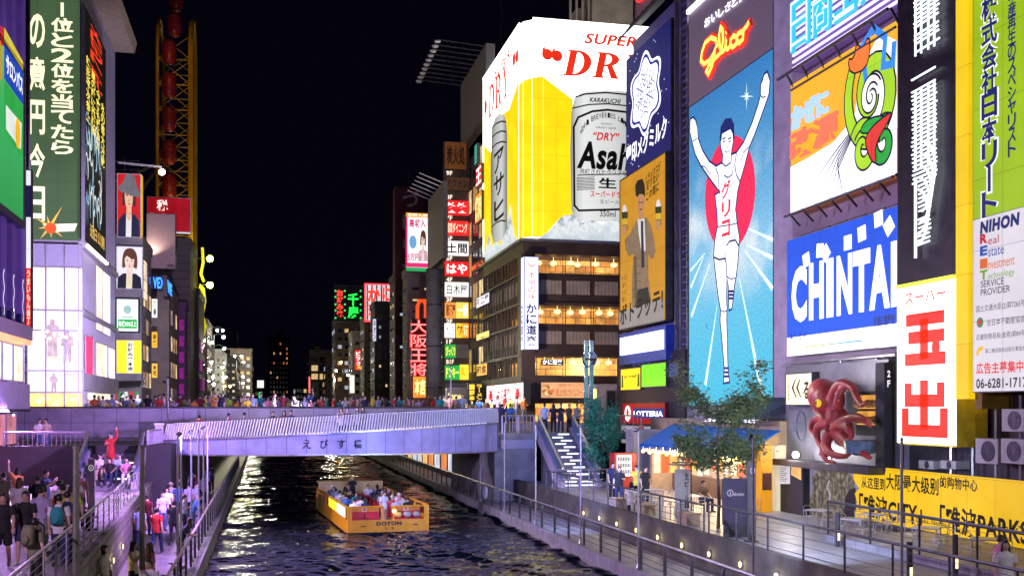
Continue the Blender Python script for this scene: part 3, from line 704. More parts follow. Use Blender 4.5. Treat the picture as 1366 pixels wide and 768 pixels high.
# slim stacked sign at the corner
Fs = FY(61.3)
root, s0, s1, t0, t1 = sign('corner_sign', 'slim tall white and red sign on the corner of the fin building', Fs, 33.5, 42.5, 226, 438, .35, emit((240, 240, 248), 1., .1), fw=.05)
m_ = M(); h = (t1-t0)
m_.fbox(Fs, s0+.05, s1-.05, t0+.05, t0+h*.38, .004, .012, 0); m_.fbox(Fs, s0+.05, s1-.05, t0+h*.7, t1-h*.1, .004, .012, 1)
m_.build('colour_band', [emit((225, 50, 40), 1.1), emit((40, 40, 90), .6)], root)
m_ = M(); m_.vt(Fs, 'うまいもん横丁', s0+.08, s1-.08, t0+.2, t0+h*.37, .016, bold=.02); m_.build('lettering', emit((255, 220, 190), 1.2, 0), root)
# ---------------- lavender glass tower
F2, F2s = FY(80.5), FX(-12.5)
sL, sR = F2.s(36), -12.5
yN, yF = 80.5, F2s.s(158)
zt = 37.
b2 = thing('glass_tower', 'pale lavender glass tower with green billboard beside the left end of the bridge', 'building', (-16, 88, 4.2))
M().box(-34, -12.9, 80.9, yF, 4.2, zt).build('wall', lavwall, b2)
m_ = M(); m_.hexa([(-34, 80.1, zt), (-11.2, 80.1, zt), (-34, yF+.3, zt), (-11.2, yF+.3, zt), (-34, 80.1, zt+.9), (-11.0, 80.1, zt+.9), (-34, yF+.3, zt+.9), (-11.0, yF+.3, zt+.9)]); m_.build('roof_overhang', mat('cream_soffit', (.5, .42, .36), .6), b2)
# front glazing by storey: (v top, v bottom, panes)
cream = emit((255, 240, 215), 1.25, .35, .5, 'curtain_glow'); lilac = mat('lilac_spandrel', (.40, .37, .55), .25, .1, .1)
wht = emit((245, 240, 250), 1.25, .3, .4, 'showroom_pale'); peach = emit((250, 205, 185), 1.1, .2, .5, 'peach_panel'); gold = emit((255, 200, 110), 1.8, .7, 1.5, 'shop_gold')
for (va, vb, pn, sd) in ((324, 355, [lilac], 1), (355, 413, [cream], 2), (413, 440, [wht], 3), (440, 494, [wht, emit((255, 232, 200), .95, .5, .8, 'showroom_warm')], 4), (494, 523, [peach, wht], 5), (523, 552, [gold], 6)):
    a, b, c, d = F2.rect(36, 112, va, vb); windows(b2, F2, a, b-.05, c, d, 3, 1, .03, .03, lavframe, pn, sd, fr=.05)
m_ = M(); m_.fbox(F2, sL-16, sL, 4.2, zt, -.4, -.2); m_.build('side_wall', lavpan, b2)
# shop figures on the glass
def figure_poly(F, cx, cy, h, off, m_, mi=0):
    w_ = h*.5; P = [(-.12, -.5), (-.02, -.5), (0, -.1), (.03, -.5), (.13, -.5), (.12, 0), (.20, .02), (.17, .3), (.06, .36), (.07, .46), (0, .5), (-.07, .46), (-.06, .36), (-.17, .3), (-.2, .0), (-.12, .02)]
    m_.fpoly(F, [(cx+x*h, cy+y*h) for x, y in P], off, None, mi)
m_ = M()
for u, v, h in ((70, 450, 2.6), (90, 462, 2.2), (72, 510, 1.4)):
    c = F2.px(u, v); figure_poly(F2, c[0], c[1], h, .05, m_, 0)
m_.build('mannequin_picture', emit((205, 180, 190), .7, .4, 2), b2)
for k in range(26):
    r_ = random.Random(k); u = r_.uniform(42, 108); v = r_.choice((r_.uniform(440, 452), r_.uniform(526, 540))); c = F2.px(u, v); p = F2.w(*c, .1); M().ball(p, r_.uniform(.05, .1), 6, 4).build('chandelier', emit((255, 225, 150), 9, 0), b2)
# canal side: ribbed cladding with strips of light
rib = M(); n = 40
for k in range(n+1):
    y = yN+(yF-yN)*k/n; rib.fbox(F2s, y-.05, y+.05, 4.3, zt-.1, -.355, -.28)
rib.build('rib', lavframe, b2)
sp = M()
for va, vb in ((323, 330), (413, 420), (497, 520)):
    a, b, c, d = F2s.rect(112, 158, va, vb); sp.fbox(F2s, yN, yF, c, d, -.3, .02)
sp.fbox(F2s, yN, yF, 4.2, zt, -.39, -.36); sp.build('spandrel', lavwall, b2)
for (ua, ub, va, vb, mt) in ((131, 140, 352, 440, cream), (140, 150, 360, 445, wht), (117.5, 127.5, 446, 501, emit((240, 60, 120), 1.1, .3, .6)), (131, 146, 455, 504, cream), (147, 156, 462, 505, wht), (120, 152, 522, 545, cream)):
    a, b, c, d = F2s.rect(ua, ub, va, vb); windows(b2, F2s.moved(-.2), a, b, c, d, 1, 1, .0, .0, lavframe, [mt], 1, name='lit_window')
# green billboard
root, s0, s1, t0, t1 = sign('billboard', 'dark green billboard with cream brush writing on the lavender tower', F2.moved(.12), 38.5, 108.5, -30, 321, .3, emit((74, 98, 68), .95, .14, .25), lavframe, .1)
Fb = F2.moved(.12); m_ = M()
m_.pvt(Fb, '1位と2位を当てたら', 68, 98, 2, 206, .02, bold=.028, gap=.08)
m_.pvt(Fb, 'の意円今日', 39, 60, 12, 300, .02, bold=.03, gap=.2)
m_.build('lettering', emit((255, 246, 205), 1.25, 0), root)
m_ = M(); c = Fb.px(79, 301)
for k in range(9):
    an = math.pi*(.1+k*.24); L_ = 1.7 if k == 1 else .8+.3*(k % 2)
    m_.fpoly(Fb, [(c[0]-.6+.12*math.sin(an), c[1]-.1-.12*math.cos(an)), (c[0]-.6+L_*math.cos(an), c[1]-.1+L_*math.sin(an)), (c[0]-.6-.12*math.sin(an), c[1]-.1+.12*math.cos(an))], .02, None, 0)
m_.ell(Fb, (c[0]-.55, c[1]-.2), .38, .38, .026, None, 1); m_.fpoly(Fb, [(c[0]-1.1, c[1]+.05), (c[0]+1.2, c[1]+.2), (c[0]+1., c[1]-.35), (c[0]-.3, c[1]-.45)], .024, None, 2)
m_.build('emblem', [emit((245, 190, 90), 1.1), emit((235, 90, 40), 1), emit((245, 240, 220), 1.1)], root)
# black side billboard
Fk = F2s.moved(.25)
s0, s1 = Fk.s(113.5), Fk.s(141.5); root = thing('billboard', 'black billboard with red and yellow brush writing round the tower corner', 'sign', Fk.w((s0+s1)/2, 17, 0))
tt = Fk.px(113.5, 5)[1]; tb = Fk.px(113.5, 322)[1]
M().fbox(Fk, s0, s1, tb, tt, -.25, -.012).build('cabinet', lavframe, root); M().fbox(Fk, s0+.08, s1-.08, tb+.08, tt-.08, -.011, 0).build('panel', emit((14, 20, 16), .8, .3), root)
m_ = M(); W = s1-s0; H = tt-tb
m_.vt(Fk, '大ヒット御礼', s0+W*.22, s0+W*.8, tb+H*.74, tt-.3, .012, bold=.03, gap=.05); m_.build('red_lettering', emit((235, 60, 30), 1.2, 0), root)
m_ = M()
for k, (st, y0, y1) in enumerate((('銭形平次参上', .52, .80), ('夏の陣に挑む者', .50, .78), ('今宵も勝負だ', .46, .74), ('水の都大決戦', .42, .72))): m_.vt(Fk, st, s0+W*(.04+k*.23), s0+W*(.22+k*.23), tb+H*y0, tb+H*y1, .014, bold=.02, gap=.05)
m_.build('yellow_lettering', emit((250, 225, 90), 1.2, 0), root)
m_ = M(); r_ = random.Random(5)
for k in range(34):
    x = s0+W*r_.uniform(.05, .7); y = tb+H*r_.uniform(.12, .5); pts = []
    an = r_.uniform(0, 6)
    for j in range(7): pts.append((min(s1-.2, max(s0+.15, x+.5*math.cos(an+j*.5)*(1+j*.12))), min(tb+H*.55, max(tb+.2, y+.7*math.sin(an+j*.5)*(1+j*.2)))))
    m_.ribbon(Fk, pts, [.22*math.sin(math.pi*(j+.5)/7)+.03 for j in range(7)], .012+.001*k, 0, k % 3)
m_.build('swirl_picture', [emit((190, 225, 235), 1), emit((110, 160, 180), .8), emit((235, 240, 235), 1)], root)
m_ = M(); m_.text(Fk, '近日公開', s0+W*.2, s1-W*.1, tb+H*.04, tb+H*.10, .016, bold=.02); m_.build('small_lettering', emit((220, 180, 90), 1, 0), root)
for k in range(16): M().ball(Fk.w(s0+W*(k+.5)/16, tb-.25, .1), .13, 6, 4).build('bulb', emit((255, 235, 200), 5, 0), root)
# ---------------- the row beyond: adverts facing the bridge
F3 = FY(100); F3s = FX(-10.7)
b3 = block('narrow_building', 'narrow grey building stacked with adverts behind the lavender tower', -24, -10.72, 100.1, 108.4, 4.2, 20.6, greywall, seed=3)
windows(b3, F3s, 100.6, 108, 5, 19.5, 3, 6, .5, .9, wallframe, wwin, 5)
root, s0, s1, t0, t1 = sign('billboard', 'red billboard with a man in a grey hat', F3.moved(.5), 156, 188, 231, 316, .6, emit((200, 30, 30), .9), white, .05)
portrait(F3.moved(.5), root, s0+.05, s1-.05, t0+.05, t1-.05, emit((205, 32, 36), .9, .2), (235, 185, 150), (70, 50, 40), (35, 40, 70), (240, 235, 230), (120, 118, 125))
M().fbox(FX(s1+.02), 99.55, 100.6, t0, t1, -.3, .03).build('side_panel', emit((225, 190, 30), .9), root)
root, s0, s1, t0, t1 = sign('billboard', 'white portrait advert of a person with brown hair in a dark coat', F3.moved(.4), 155, 190.5, 328, 385, .4, emit((230, 228, 232), 1.), white, .05)
portrait(F3.moved(.4), root, s0+.05, s1-.05, t0+.05, t1-.05, emit((232, 230, 236), 1., .05), (248, 218, 200), (105, 62, 42), (24, 28, 52), (238, 225, 190))
root, s0, s1, t0, t1 = sign('advert_screen', 'white and green lit screen between two wall adverts', F3.moved(.4), 154, 186, 397, 443, .4, emit((235, 250, 245), 1.5, .1), black, .12, 'screen')
m_ = M(); m_.fbox(F3.moved(.4), s0+.2, s1-.2, t0+.35, t0+1.15, .0, .012, 0); m_.build('band', emit((30, 170, 70), 1.2), root)
m_ = M(); m_.text(F3.moved(.4), '毎週30%以上', s0+.25, s1-.25, t0+.5, t0+1.0, .02, bold=.02); m_.build('lettering', emit((250, 255, 250), 1.3, 0), root)
m_ = M(); c = ((s0+s1)/2, t0+2.); m_.ell(F3.moved(.4), c, .35, .4, .012); m_.fbox(F3.moved(.4), c[0]-.5, c[0]+.5, c[1]-.75, c[1]-.6, .0, .012); m_.build('picture', emit((170, 205, 200), 1), root)
root, s0, s1, t0, t1 = sign('shop_sign', 'yellow lit sign with one column of dark writing', F3.moved(.4), 155, 189, 453, 498, .4, emit((250, 225, 30), 1.25, .15), white, .05)
m_ = M(); w_ = s1-s0
m_.fbox(F3.moved(.4), s0+w_*.42, s0+w_*.68, t0+.15, t1-.15, 0, .01, 0); m_.build('white_band', emit((250, 248, 240), 1.2), root)
m_ = M(); m_.vt(F3.moved(.4), 'お好み焼本店', s0+w_*.44, s0+w_*.66, t0+.2, t1-.2, .018, bold=.03); m_.build('lettering', emit((30, 20, 15), .6, 0), root)
m_ = M(); m_.fbox(F3, -13.2, -10.8, 4.2, 6.6, 0, .1); m_.build('shopfront', emit((240, 205, 225), .8, .6, 1.2), b3)
aw = M(); aw.hexa([(-13.4, 98.8, 7.7), (-10.7, 98.8, 7.9), (-13.4, 100, 8.3), (-10.7, 100, 8.4), (-13.4, 98.8, 7.78), (-10.7, 98.8, 7.98), (-13.4, 100, 8.4), (-10.7, 100, 8.5)]); aw.build('awning', charcoal, b3)
fg = M()
for k in range(5): fg.fbox(F3.moved(.3), -13.0+k*.45, -12.72+k*.45, 6.75, 7.5, 0, .03, k % 3)
fg.build('banner', [emit((220, 60, 50), .8), emit((60, 160, 90), .8), emit((235, 235, 235), .8)], b3)
# side face of that building: round and box signs
for k, (va, vb, col, lb) in enumerate(((398, 424, (235, 250, 240), 'rounded white sign'), (442, 464, (250, 180, 40), 'orange box sign'), (484, 504, (250, 190, 60), 'amber box sign'), (350, 395, (250, 235, 210), 'tall pale lit panel'))):
    if k == 3:
        Fq = FX(-10.65); root, s0, s1, t0, t1 = sign('wall_sign', 'tall pale lit panel on the side of the narrow grey building', Fq, 191, 196, 345, 398, .2, emit((255, 225, 190), 1.2, .3), steel, .05); continue
    Fq = FY(104+k*.6); root, s0, s1, t0, t1 = sign('wall_sign', lb+' projecting from the narrow grey building', Fq, 202, 210.5, va, vb, .3, emit(col, 1.2, .2), dsteel, .04, group='projecting signs on the left bank')
    m_ = M(); m_.vt(Fq, ('酒場', '串焼', '寿司')[k], s0+.15, s1-.15, t0+.2, t1-.2, .03, bold=.03); m_.build('lettering', emit((60, 20, 15), .5, 0), root)
# blank pink billboard, blue neon shop, tax free sign
b4 = block('beige_building', 'beige building with a blank pink billboard on its front', -26, -9.4, 112, 122, 4.2, 17.4, beige, seed=5)
F4 = FY(112); windows(b4, FX(-9.38), 113, 121.5, 6, 16.5, 3, 4, .8, 1., wallframe, wwin, 8)
root, s0, s1, t0, t1 = sign('billboard', 'blank dusty pink billboard with a floodlight', F4.moved(.8), 195, 234.5, 284, 358, .5, mat('pink_board', (.45, .30, .30), .6, 0, .08), dsteel, .06)
m_ = M(); m_.text(F4.moved(.8), '広告募集中', s0+1.9, s1-.15, t0+.12, t0+.5, .012, bold=.02); m_.build('lettering', black, root)
flood(-11.4, 110.2, 20.8, (-11, 111.2, 22.5), (1, .85, .7), 500, 'bright floodlight below the blank pink billboard')
root, s0, s1, t0, t1 = sign('shop_sign', 'blue neon sign below the blank pink billboard', F4.moved(.4), 203, 221, 367, 388, .4, mat('navy_board', (.01, .015, .05), .4), dsteel, .05)
m_ = M(); m_.text(F4.moved(.4), 'VEX', s0+.1, s1-.1, t0+.25, t1-.2, .08, bold=.03, dep=.06); m_.build('lettering', emit((50, 130, 255), 3, 0), root)
Fq = FX(-9.3); root, s0, s1, t0, t1 = sign('shop_sign', 'blue neon side sign round the corner from the pink billboard', Fq, 222.5, 229, 367, 395, .4, mat('navy_board', (.01, .015, .05), .4), dsteel, .05)
m_ = M(); m_.text(Fq, 'VE', s0+.4, s1-.4, t0+.5, t1-.4, .08, bold=.03, dep=.06); m_.build('lettering', emit((50, 130, 255), 2.5, 0), root)
b5 = block('ribbed_building', 'tall grey building with a red tax free sign near the big wheel', -30, -8.3, 126, 136, 4.2, 24.4, mat('brown_grey_wall', (.16, .13, .13), .8, 0, .2, .6), seed=9)
F5 = FY(126)
m_ = M()
for k in range(22): m_.fbox(F5, -16, -8.3, 5+k*.86, 5.06+k*.86, 0, .05)
m_.build('cladding_joint', charcoal, b5)
root, s0, s1, t0, t1 = sign('shop_sign', 'red tax free sign with a white lower band', F5.moved(.5), 196, 254.5, 262, 308, .4, emit((165, 16, 30), .85, .2), white, .06)
Fq = F5.moved(.5); m_ = M(); m_.pt(Fq, '税', 209, 224, 266, 281, .02, bold=.03); m_.pt(Fq, 'Tax Free', 199, 233, 284, 294, .02, bold=.03); m_.build('lettering', emit((250, 235, 225), 1.1, 0), root)
Fq2 = F5.moved(.4); root, s0, s1, t0, t1 = sign('shop_sign', 'white band sign with a round red emblem under the red tax free sign', Fq2, 214, 254.5, 290.5, 311, .3, emit((235, 225, 220), .9), white, .04)
m_ = M(); c = Fq2.px(236, 298); m_.ell(Fq2, c, .55, .6, .02); m_.build('emblem', emit((200, 30, 40), .9), root)
m_ = M(); m_.pt(Fq2, 'ドラッグ', 243, 252, 294, 298, .02); m_.pt(Fq2, '24時間営業', 243, 252, 300, 303, .02); m_.build('lettering', emit((60, 40, 40), .4, 0), root)
b6 = block('purple_lit_building', 'dark building with purple lit windows beyond the pink billboard', -24, -8.6, 123, 125.8, 4.2, 17, mat('plum_wall', (.10, .03, .12), .6), seed=2, roofbits=False)
Fq = FX(-8.58)
windows(b6, FY(122.98), -9.35, -8.65, 5.5, 16, 1, 6, .06, .4, charcoal, [emit((170, 30, 160), .5, .5, 1)], 4)
Fq = FX(-8.0); b7 = block('dark_building', 'dark narrow building with magenta windows next to the big wheel', -22, -8.02, 137, 149, 4.2, 20, charcoal, seed=4)
windows(b7, Fq, 137.4, 148.6, 5.5, 15, 4, 4, .6, .8, charcoal, [emit((190, 30, 170), .7, .5, 1), emit((130, 20, 120), .4, .5, 1), dglass], 4)
# TV aerials and billboard lamp frames
for x, y, z in ((-12.6, 104, 21.3), (-15, 104, 21.3)):
    o = thing('aerial', 'thin television aerial on the roof beside the %s' % ('hat billboard' if x > -13 else 'tower edge'), 'aerial', (x, y, z)); m_ = M().tube([(x, y, z), (x, y, z+7.6)], .05, 4)
    for zz in (5.4, 6.4, 7.2):
        m_.tube([(x-1.3, y, z+zz), (x+1.3, y, z+zz+.2)], .03, 4)
        for q in range(5): m_.tube([(x-1.2+q*.6, y-.4, z+zz), (x-1.2+q*.6, y+.4, z+zz)], .02, 4)
    m_.build('mast', steel, o)
o = thing('lamp_frame', 'white ladder-like lamp frame sticking out above the hat billboard', 'lamp', (-11, 99.5, 26.2))
z = 6+(545-232)*97/1440; m_ = M()
for dy in (0, .5): m_.tube([(-12.6, 99.4+dy, z+.4), (-8.9, 98.4+dy, z)], .05, 4)
for k in range(7): m_.tube([(-12.4+k*.58, 99.35-k*.155, z+.38-k*.06), (-12.4+k*.58, 99.85-k*.155, z+.38-k*.06)], .04, 4)
m_.build('arm', white, o); M().ball((-8.85, 98.4, z-.5), .28, 8, 6).build('bulb', emit((255, 245, 225), 12, 0), o)
# ---------------- oval ferris wheel
fw = thing('ferris_wheel', 'tall oval yellow ferris wheel with red gondolas above the left bank', 'ferris wheel', (-11, 152, 4.2))
yel = mat('wheel_yellow', (.5, .27, .01), .45, .1, .25, .5); red = mat('gondola_red', (.22, .012, .02), .35, 0, .2)
def oval(x, cy, hw, zb, zt_, n=16):
    P = []
    for k in range(n+1): a = math.pi*k/n; P.append((x, cy-hw*math.cos(a), zt_-hw+hw*math.sin(a)))
    for k in range(n+1): a = math.pi*k/n; P.append((x, cy+hw*math.cos(a), zb+hw-hw*math.sin(a)))
    return P+[P[0]]
xa, xb, cyw, hw = -14.2, -9.9, 156, 4.6
for x in (xa, xb):
    m_ = M(); m_.tube(oval(x, cyw, hw, 6, 59.5), .22 if x < -12 else .36, 6); m_.tube(oval(x, cyw, hw-1.1, 7, 58.4), .14, 5)
    z = 8
    while z < 56:
        for sy in (-1, 1): m_.tube([(x, cyw+sy*hw, z), (x, cyw+sy*(hw-1.1), z+1.3), (x, cyw+sy*hw, z+2.6)], .09, 4)
        z += 2.6
    m_.build('rim', yel, fw)
m_ = M(); z = 9
while z < 56:
    for y in (cyw-hw+1.1, cyw+hw-1.1):
        m_.tube([(xa, y, z), (xb, y, z)], .1, 4); m_.tube([(xa, y, z), (xb, y, z+3.4)], .07, 4); m_.tube([(xb, y, z), (xa, y, z+3.4)], .07, 4)
    for x in (xa, xb): m_.tube([(x, cyw-hw+1.1, z), (x, cyw+hw-1.1, z+3.4)], .07, 4)
    z += 3.4
m_.build('bracing', yel, fw)
gm = M()
def gondola(m_, c):
    m_.lathe(c, [(.15, -1.7), (.65, -1.55), (.88, -.9), (.92, 0), (.88, .9), (.65, 1.55), (.15, 1.7)], 12, 0)
    for zz in (-.9, -.3, .3, .9): m_.lathe((c[0], c[1], c[2]+zz), [(.90, -.04), (.94, -.03), (.94, .03), (.90, .04)], 12, 1)
    return m_
g0 = None
for k in range(13):
    z = 9+k*4.45
    if g0 is None: g0 = gondola(M(), (-12.6, cyw-hw-.9, z)).build('gondola', [red, mat('gondola_trim', (.16, .02, .03), .4)], fw, True)
    else:
        c = g0.copy(); COL.objects.link(c); c.parent = fw; c.location = (0, 0, z-9)
        if z > 55: c.location = (.5, 2.2 if z < 60 else 5, z-9)
m_ = M().tube([(-19, 150, 30), (xa, cyw, 40)], .25, 5).tube([(-19, 150, 36), (xa, cyw, 40)], .2, 5); m_.build('stay', steel, fw)
# teal and yellow neon emblem and the green floodlights on its side
Fq = FY(150); o = thing('neon_sign', 'tall yellow and teal neon emblem at the foot of the big wheel', 'sign', Fq.w(Fq.s(266), 16, 0))
m_ = M(); P = [(262, 392), (267, 378), (273, 384), (275, 402), (272, 420), (276, 436), (272, 449), (264, 446), (262, 430), (265, 412)]
m_.pp(Fq, P, -.2, 0, 0); m_.pp(Fq, [(263, 402), (267, 396), (269, 410), (266, 424), (263, 418)], .01, .06, 1); m_.pr(Fq, [(270, 330), (271, 350), (268, 365), (272, 376)], .35, .05, .2, 0)
m_.build('panel', [emit((215, 200, 10), .75, .5, .6), emit((30, 130, 140), .7)], o)
for k, v in enumerate((345, 380)):
    p = FY(148).w(*FY(148).px(280, v)); o = thing('floodlight', 'greenish star-bright lamp beside the big wheel, %s one' % ('upper', 'lower')[k], 'lamp', p)
    M().ball(p, .42, 10, 8).build('bulb', emit((215, 255, 60), 60, 0), o); M().tube([p, p+Vector((-1.5, .6, .1))], .06, 5).build('arm', dsteel, o)
    l = lamp('glow', (0, 0, 0), (.95, .85, .35), 900, .5); l.parent = o; l.location = (-.2, -1, 0)
l = lamp('wheel_wash', (-11, 146, 12), (1, .55, .10), 1800, .5); l.parent = fw; l.location = (0, -9, 16)
for z_ in (34, 52): l = lamp('wheel_wash', (0, 0, 0), (1, .5, .10), 420, .5); l.parent = fw; l.location = (-1, -9, z_-4)
# ================================================================ far buildings on both banks
def fblock(name, label, ul, ur, vt, y0, dep, wm, lit=.25, seed=0, side='W', nx=3, nz=5, zb=4.55, wu=None, group=None, panes=None):
    """a building whose camera-facing end stands at y0 between two sight lines; windows on the end and the canal side"""
    F = FY(y0); x0 = F.s(ul); x1 = F.s(ur); zt_ = F.px((ul+ur)/2, vt)[1]
    if side == 'W': xa_, xb_ = x0, max(x1, x0+8)
    else: xa_, xb_ = min(x0, x1-8), x1
    o = block(name, label, xa_, xb_, y0, y0+dep, zb, zt_, wm, group, seed=seed)
    pn = panes or farwin
    H = zt_-zb
    windows(o, F, max(xa_, x0)+.3, min(xb_, x1)-.2, zb+H*.25, zt_-H*.06, nx, nz, .5, .9, wallframe, pn, seed, fr=.08)
    Fs_ = FX(x0-.01) if side == 'W' else FX(x1+.01)
    if side == 'W': Fs_ = Face((x0-.01, 0), (0, -1)); windows(o, Fs_, -(y0+dep-.5), -(y0+.5), zb+H*.2, zt_-H*.06, 2, nz, .9, .9, wallframe, pn, seed+1, fr=.08)
    else: Fs_ = Face((x1+.01, 0), (0, 1)); windows(o, Fs_, y0+.5, y0+dep-.5, zb+H*.2, zt_-H*.06, 4, nz, .9, .9, wallframe, pn, seed+1, fr=.08)
    return o
g_ = 'buildings receding along the canal'
fblock('far_building', 'pale far building with a glassy top storey at the end of the right bank', 413, 437, 469, 400, 30, beige, seed=1, nx=2, nz=5, group=g_)
fblock('far_building', 'low brown far building next to the pale one on the right bank', 434, 450, 482, 330, 15, brown, seed=2, nx=2, nz=5, group=g_)
fblock('far_building', 'dark far building carrying the green neon roof sign', 447, 486, 428, 255, 12, brown, seed=3, nx=4, nz=8, group=g_)
fblock('far_building', 'beige far building behind the small red hanging sign', 470, 500, 446, 205, 9, beige, seed=4, nx=3, nz=7, group=g_)
fblock('far_building', 'dark brown building carrying the striped red neon sign', 486, 524, 428, 182, 8, brown, seed=5, nx=3, nz=8, group=g_)
fblock('far_building', 'dark grey building with small lit panels left of the maroon tower', 500, 530, 408, 160, 7, charcoal, seed=6, nx=3, nz=8, group=g_)
fblock('far_building', 'tall maroon building below the dark red roof sign', 527, 566, 372, 136, 6, maroon, seed=7, nx=3, nz=9, group=g_)
fblock('far_building', 'grey building behind the big red neon letters', 543, 580, 366, 122, 4, greywall, seed=8, nx=2, nz=9, group=g_)
fblock('far_building', 'grey building behind the floor directory of stacked signs', 593, 628, 256, 103, 9, greywall, seed=9, nx=4, nz=12, group=g_, panes=[dglass])
b = block('shop_building', 'beige brown building with small lit signs between directory and crab restaurant', 18.9, 32, 93.4, 102.9, 4.55, 31, mat('tan_wall', (.24, .19, .15), .8, 0, .3, .8), seed=11, roofbits=False)
windows(b, FX(18.88), -102.5, -93.6, 6, 30, 3, 8, .4, .7, wallframe, wwin, 12, mull=1)
# left far row
for k, (ul, ur, vt, y0, dep, wm, lb) in enumerate(((236, 258, 440, 165, 12, charcoal, 'dark building just beyond the big wheel'), (250, 276, 430, 182, 16, brown, 'brown building beyond the yellow neon emblem'), (272, 296, 470, 215, 24, greywall, 'grey building behind the nearest street lamps on the left bank'),
        (292, 316, 478, 260, 30, charcoal, 'dark low building among the far left street lamps'), (310, 336, 468, 310, 30, beige, 'pale end wall building last in the left row'))):
    fblock('far_building', lb, ul, ur, vt, y0, dep, wm, seed=20+k, side='E', nx=3, nz=6, group=g_)
fblock('far_building', 'low far building with one lit window block at the canal bend', 338, 352, 508, 470, 30, charcoal, seed=31, side='E', nx=2, nz=3, group=g_)
fblock('far_building', 'low dark far building right of the canal bend', 394, 414, 515, 480, 30, charcoal, seed=32, nx=2, nz=3, group=g_)
# far dark tower
F = FY(700); a, b_, c, d = F.rect(358, 386, 453, 530)
o = thing('far_tower', 'distant dark apartment tower with a few lit windows', 'building', F.w((a+b_)/2, 4, -15)); M().fbox(F, a, b_, 4, d, -25, 0).build('wall', mat('night_tower', (.012, .010, .012), .8), o)
m_ = M(); m_.fbox(F, a-.5, b_+.5, d+.01, d+2, -25, .5); m_.fbox(F, a+5, b_-5, d+2.01, d+6, -20, -5); m_.build('roof', mat('night_tower', (.012, .010, .012), .8), o)
windows(o, F.moved(.1), a+.5, b_-.5, 6, d-1, 6, 14, .9, 1.4, wallframe, [dglass]*6+[emit((255, 190, 130), .55, 0, 1, 'tower_window'), emit((255, 140, 90), .4, 0, 1, 'tower_window_red')], 5, fr=.1)
# ---------------- signs of the right far row
F = FY(250); root, s0, s1, t0, t1 = sign('neon_sign', 'black roof sign with green and red neon writing', F, 446, 484, 380, 429, .8, mat('black_board', (.008, .008, .01), .4), dsteel, .15)
m_ = M(); m_.pt(F, '千', 464, 478, 391, 407, .2, bold=.04, dep=.15); m_.pt(F, '房', 464, 478, 408, 424, .2, bold=.04, dep=.15); m_.build('green_lettering', emit((30, 240, 70), 2.2, 0), root)
m_ = M(); m_.pvt(F, 'お好み焼', 449, 458, 386, 423, .2, bold=.04, dep=.15); m_.build('red_lettering', emit((255, 60, 50), 2.2, 0), root)
m_ = M()
for u in (447.5, 460, 481):
    for v in (388, 396, 406, 414, 424): m_.ball(F.w(*F.px(u, v), .2), .22, 6, 4)
m_.build('neon_dot', emit((60, 230, 90), 1.5, 0), root)
F = FY(181); root, s0, s1, t0, t1 = sign('neon_sign', 'striped roof sign edged in red neon with big red letters', F, 486, 524, 378, 429, .8, emit((225, 230, 235), .9, .2), dsteel, .1)
m_ = M()
for k in range(6): x = s0+(s1-s0)*(k+.6)/6; m_.fbox(F, x-.12, x+.12, t0+.2, t1-.2, 0, .05)
m_.build('stripe', emit((60, 90, 110), .5, 0), root)
m_ = M(); m_.pt(F, 'か', 490, 507, 383, 402, .3, bold=.05, dep=.2); m_.pt(F, 'に', 510, 522, 383, 402, .3, bold=.05, dep=.2); m_.pt(F, '道楽', 491, 508, 405, 422, .3, bold=.04, dep=.2); m_.build('lettering', emit((255, 40, 20), 2.4, 0), root)
m_ = M(); m_.ribbon(F, [(s0+.1, t0+.1), (s1-.1, t0+.1), (s1-.1, t1-.1), (s0+.1, t1-.1)], .22, .25, .15, 0, True); m_.build('neon_edge', emit((255, 50, 60), 3, 0), root)
F = FY(196); root, s0, s1, t0, t1 = sign('hanging_sign', 'small red hanging sign with white writing and a coloured swoosh', F, 473, 490.5, 466, 494, .4, emit((220, 25, 30), 1.3, .1), dsteel, .06)
m_ = M(); m_.pvt(F, 'ビック', 475, 481, 468, 488, .02, bold=.03); m_.pvt(F, 'プルハ', 482.5, 488.5, 467, 483, .02, bold=.03); m_.build('lettering', emit((255, 245, 235), 1.5, 0), root)
m_ = M(); m_.pp(F, [(475, 491), (482, 485), (489.5, 482), (489.5, 488), (481, 492)], .02, None, 0); m_.build('swoosh', emit((250, 190, 40), 1.2), root)
# dark red roof sign
F = FY(135.5); root, s0, s1, t0, t1 = sign('roof_sign', 'unlit dark red roof sign with pale curled letters', F, 527, 566, 249, 372, 2.5, mat('dark_red_board', (.10, .012, .018), .5, 0, .2), mat('dark_red_board'), 0)
m_ = M()
for k, ch in enumerate('づぼらや'): m_.pt(F, ch, 537, 559, 254+k*30, 276+k*30, .03, bold=.06)
m_.build('lettering', mat('pale_letter', (.42, .36, .33), .5), root)
o = thing('mast', 'thin mast above the dark red roof sign', 'mast', F.w(F.s(547), t1)); M().tube([F.w(F.s(547), t1, -1), F.w(F.s(547), t1+2.4, -1)], .05, 5).build('pole', dsteel, o)
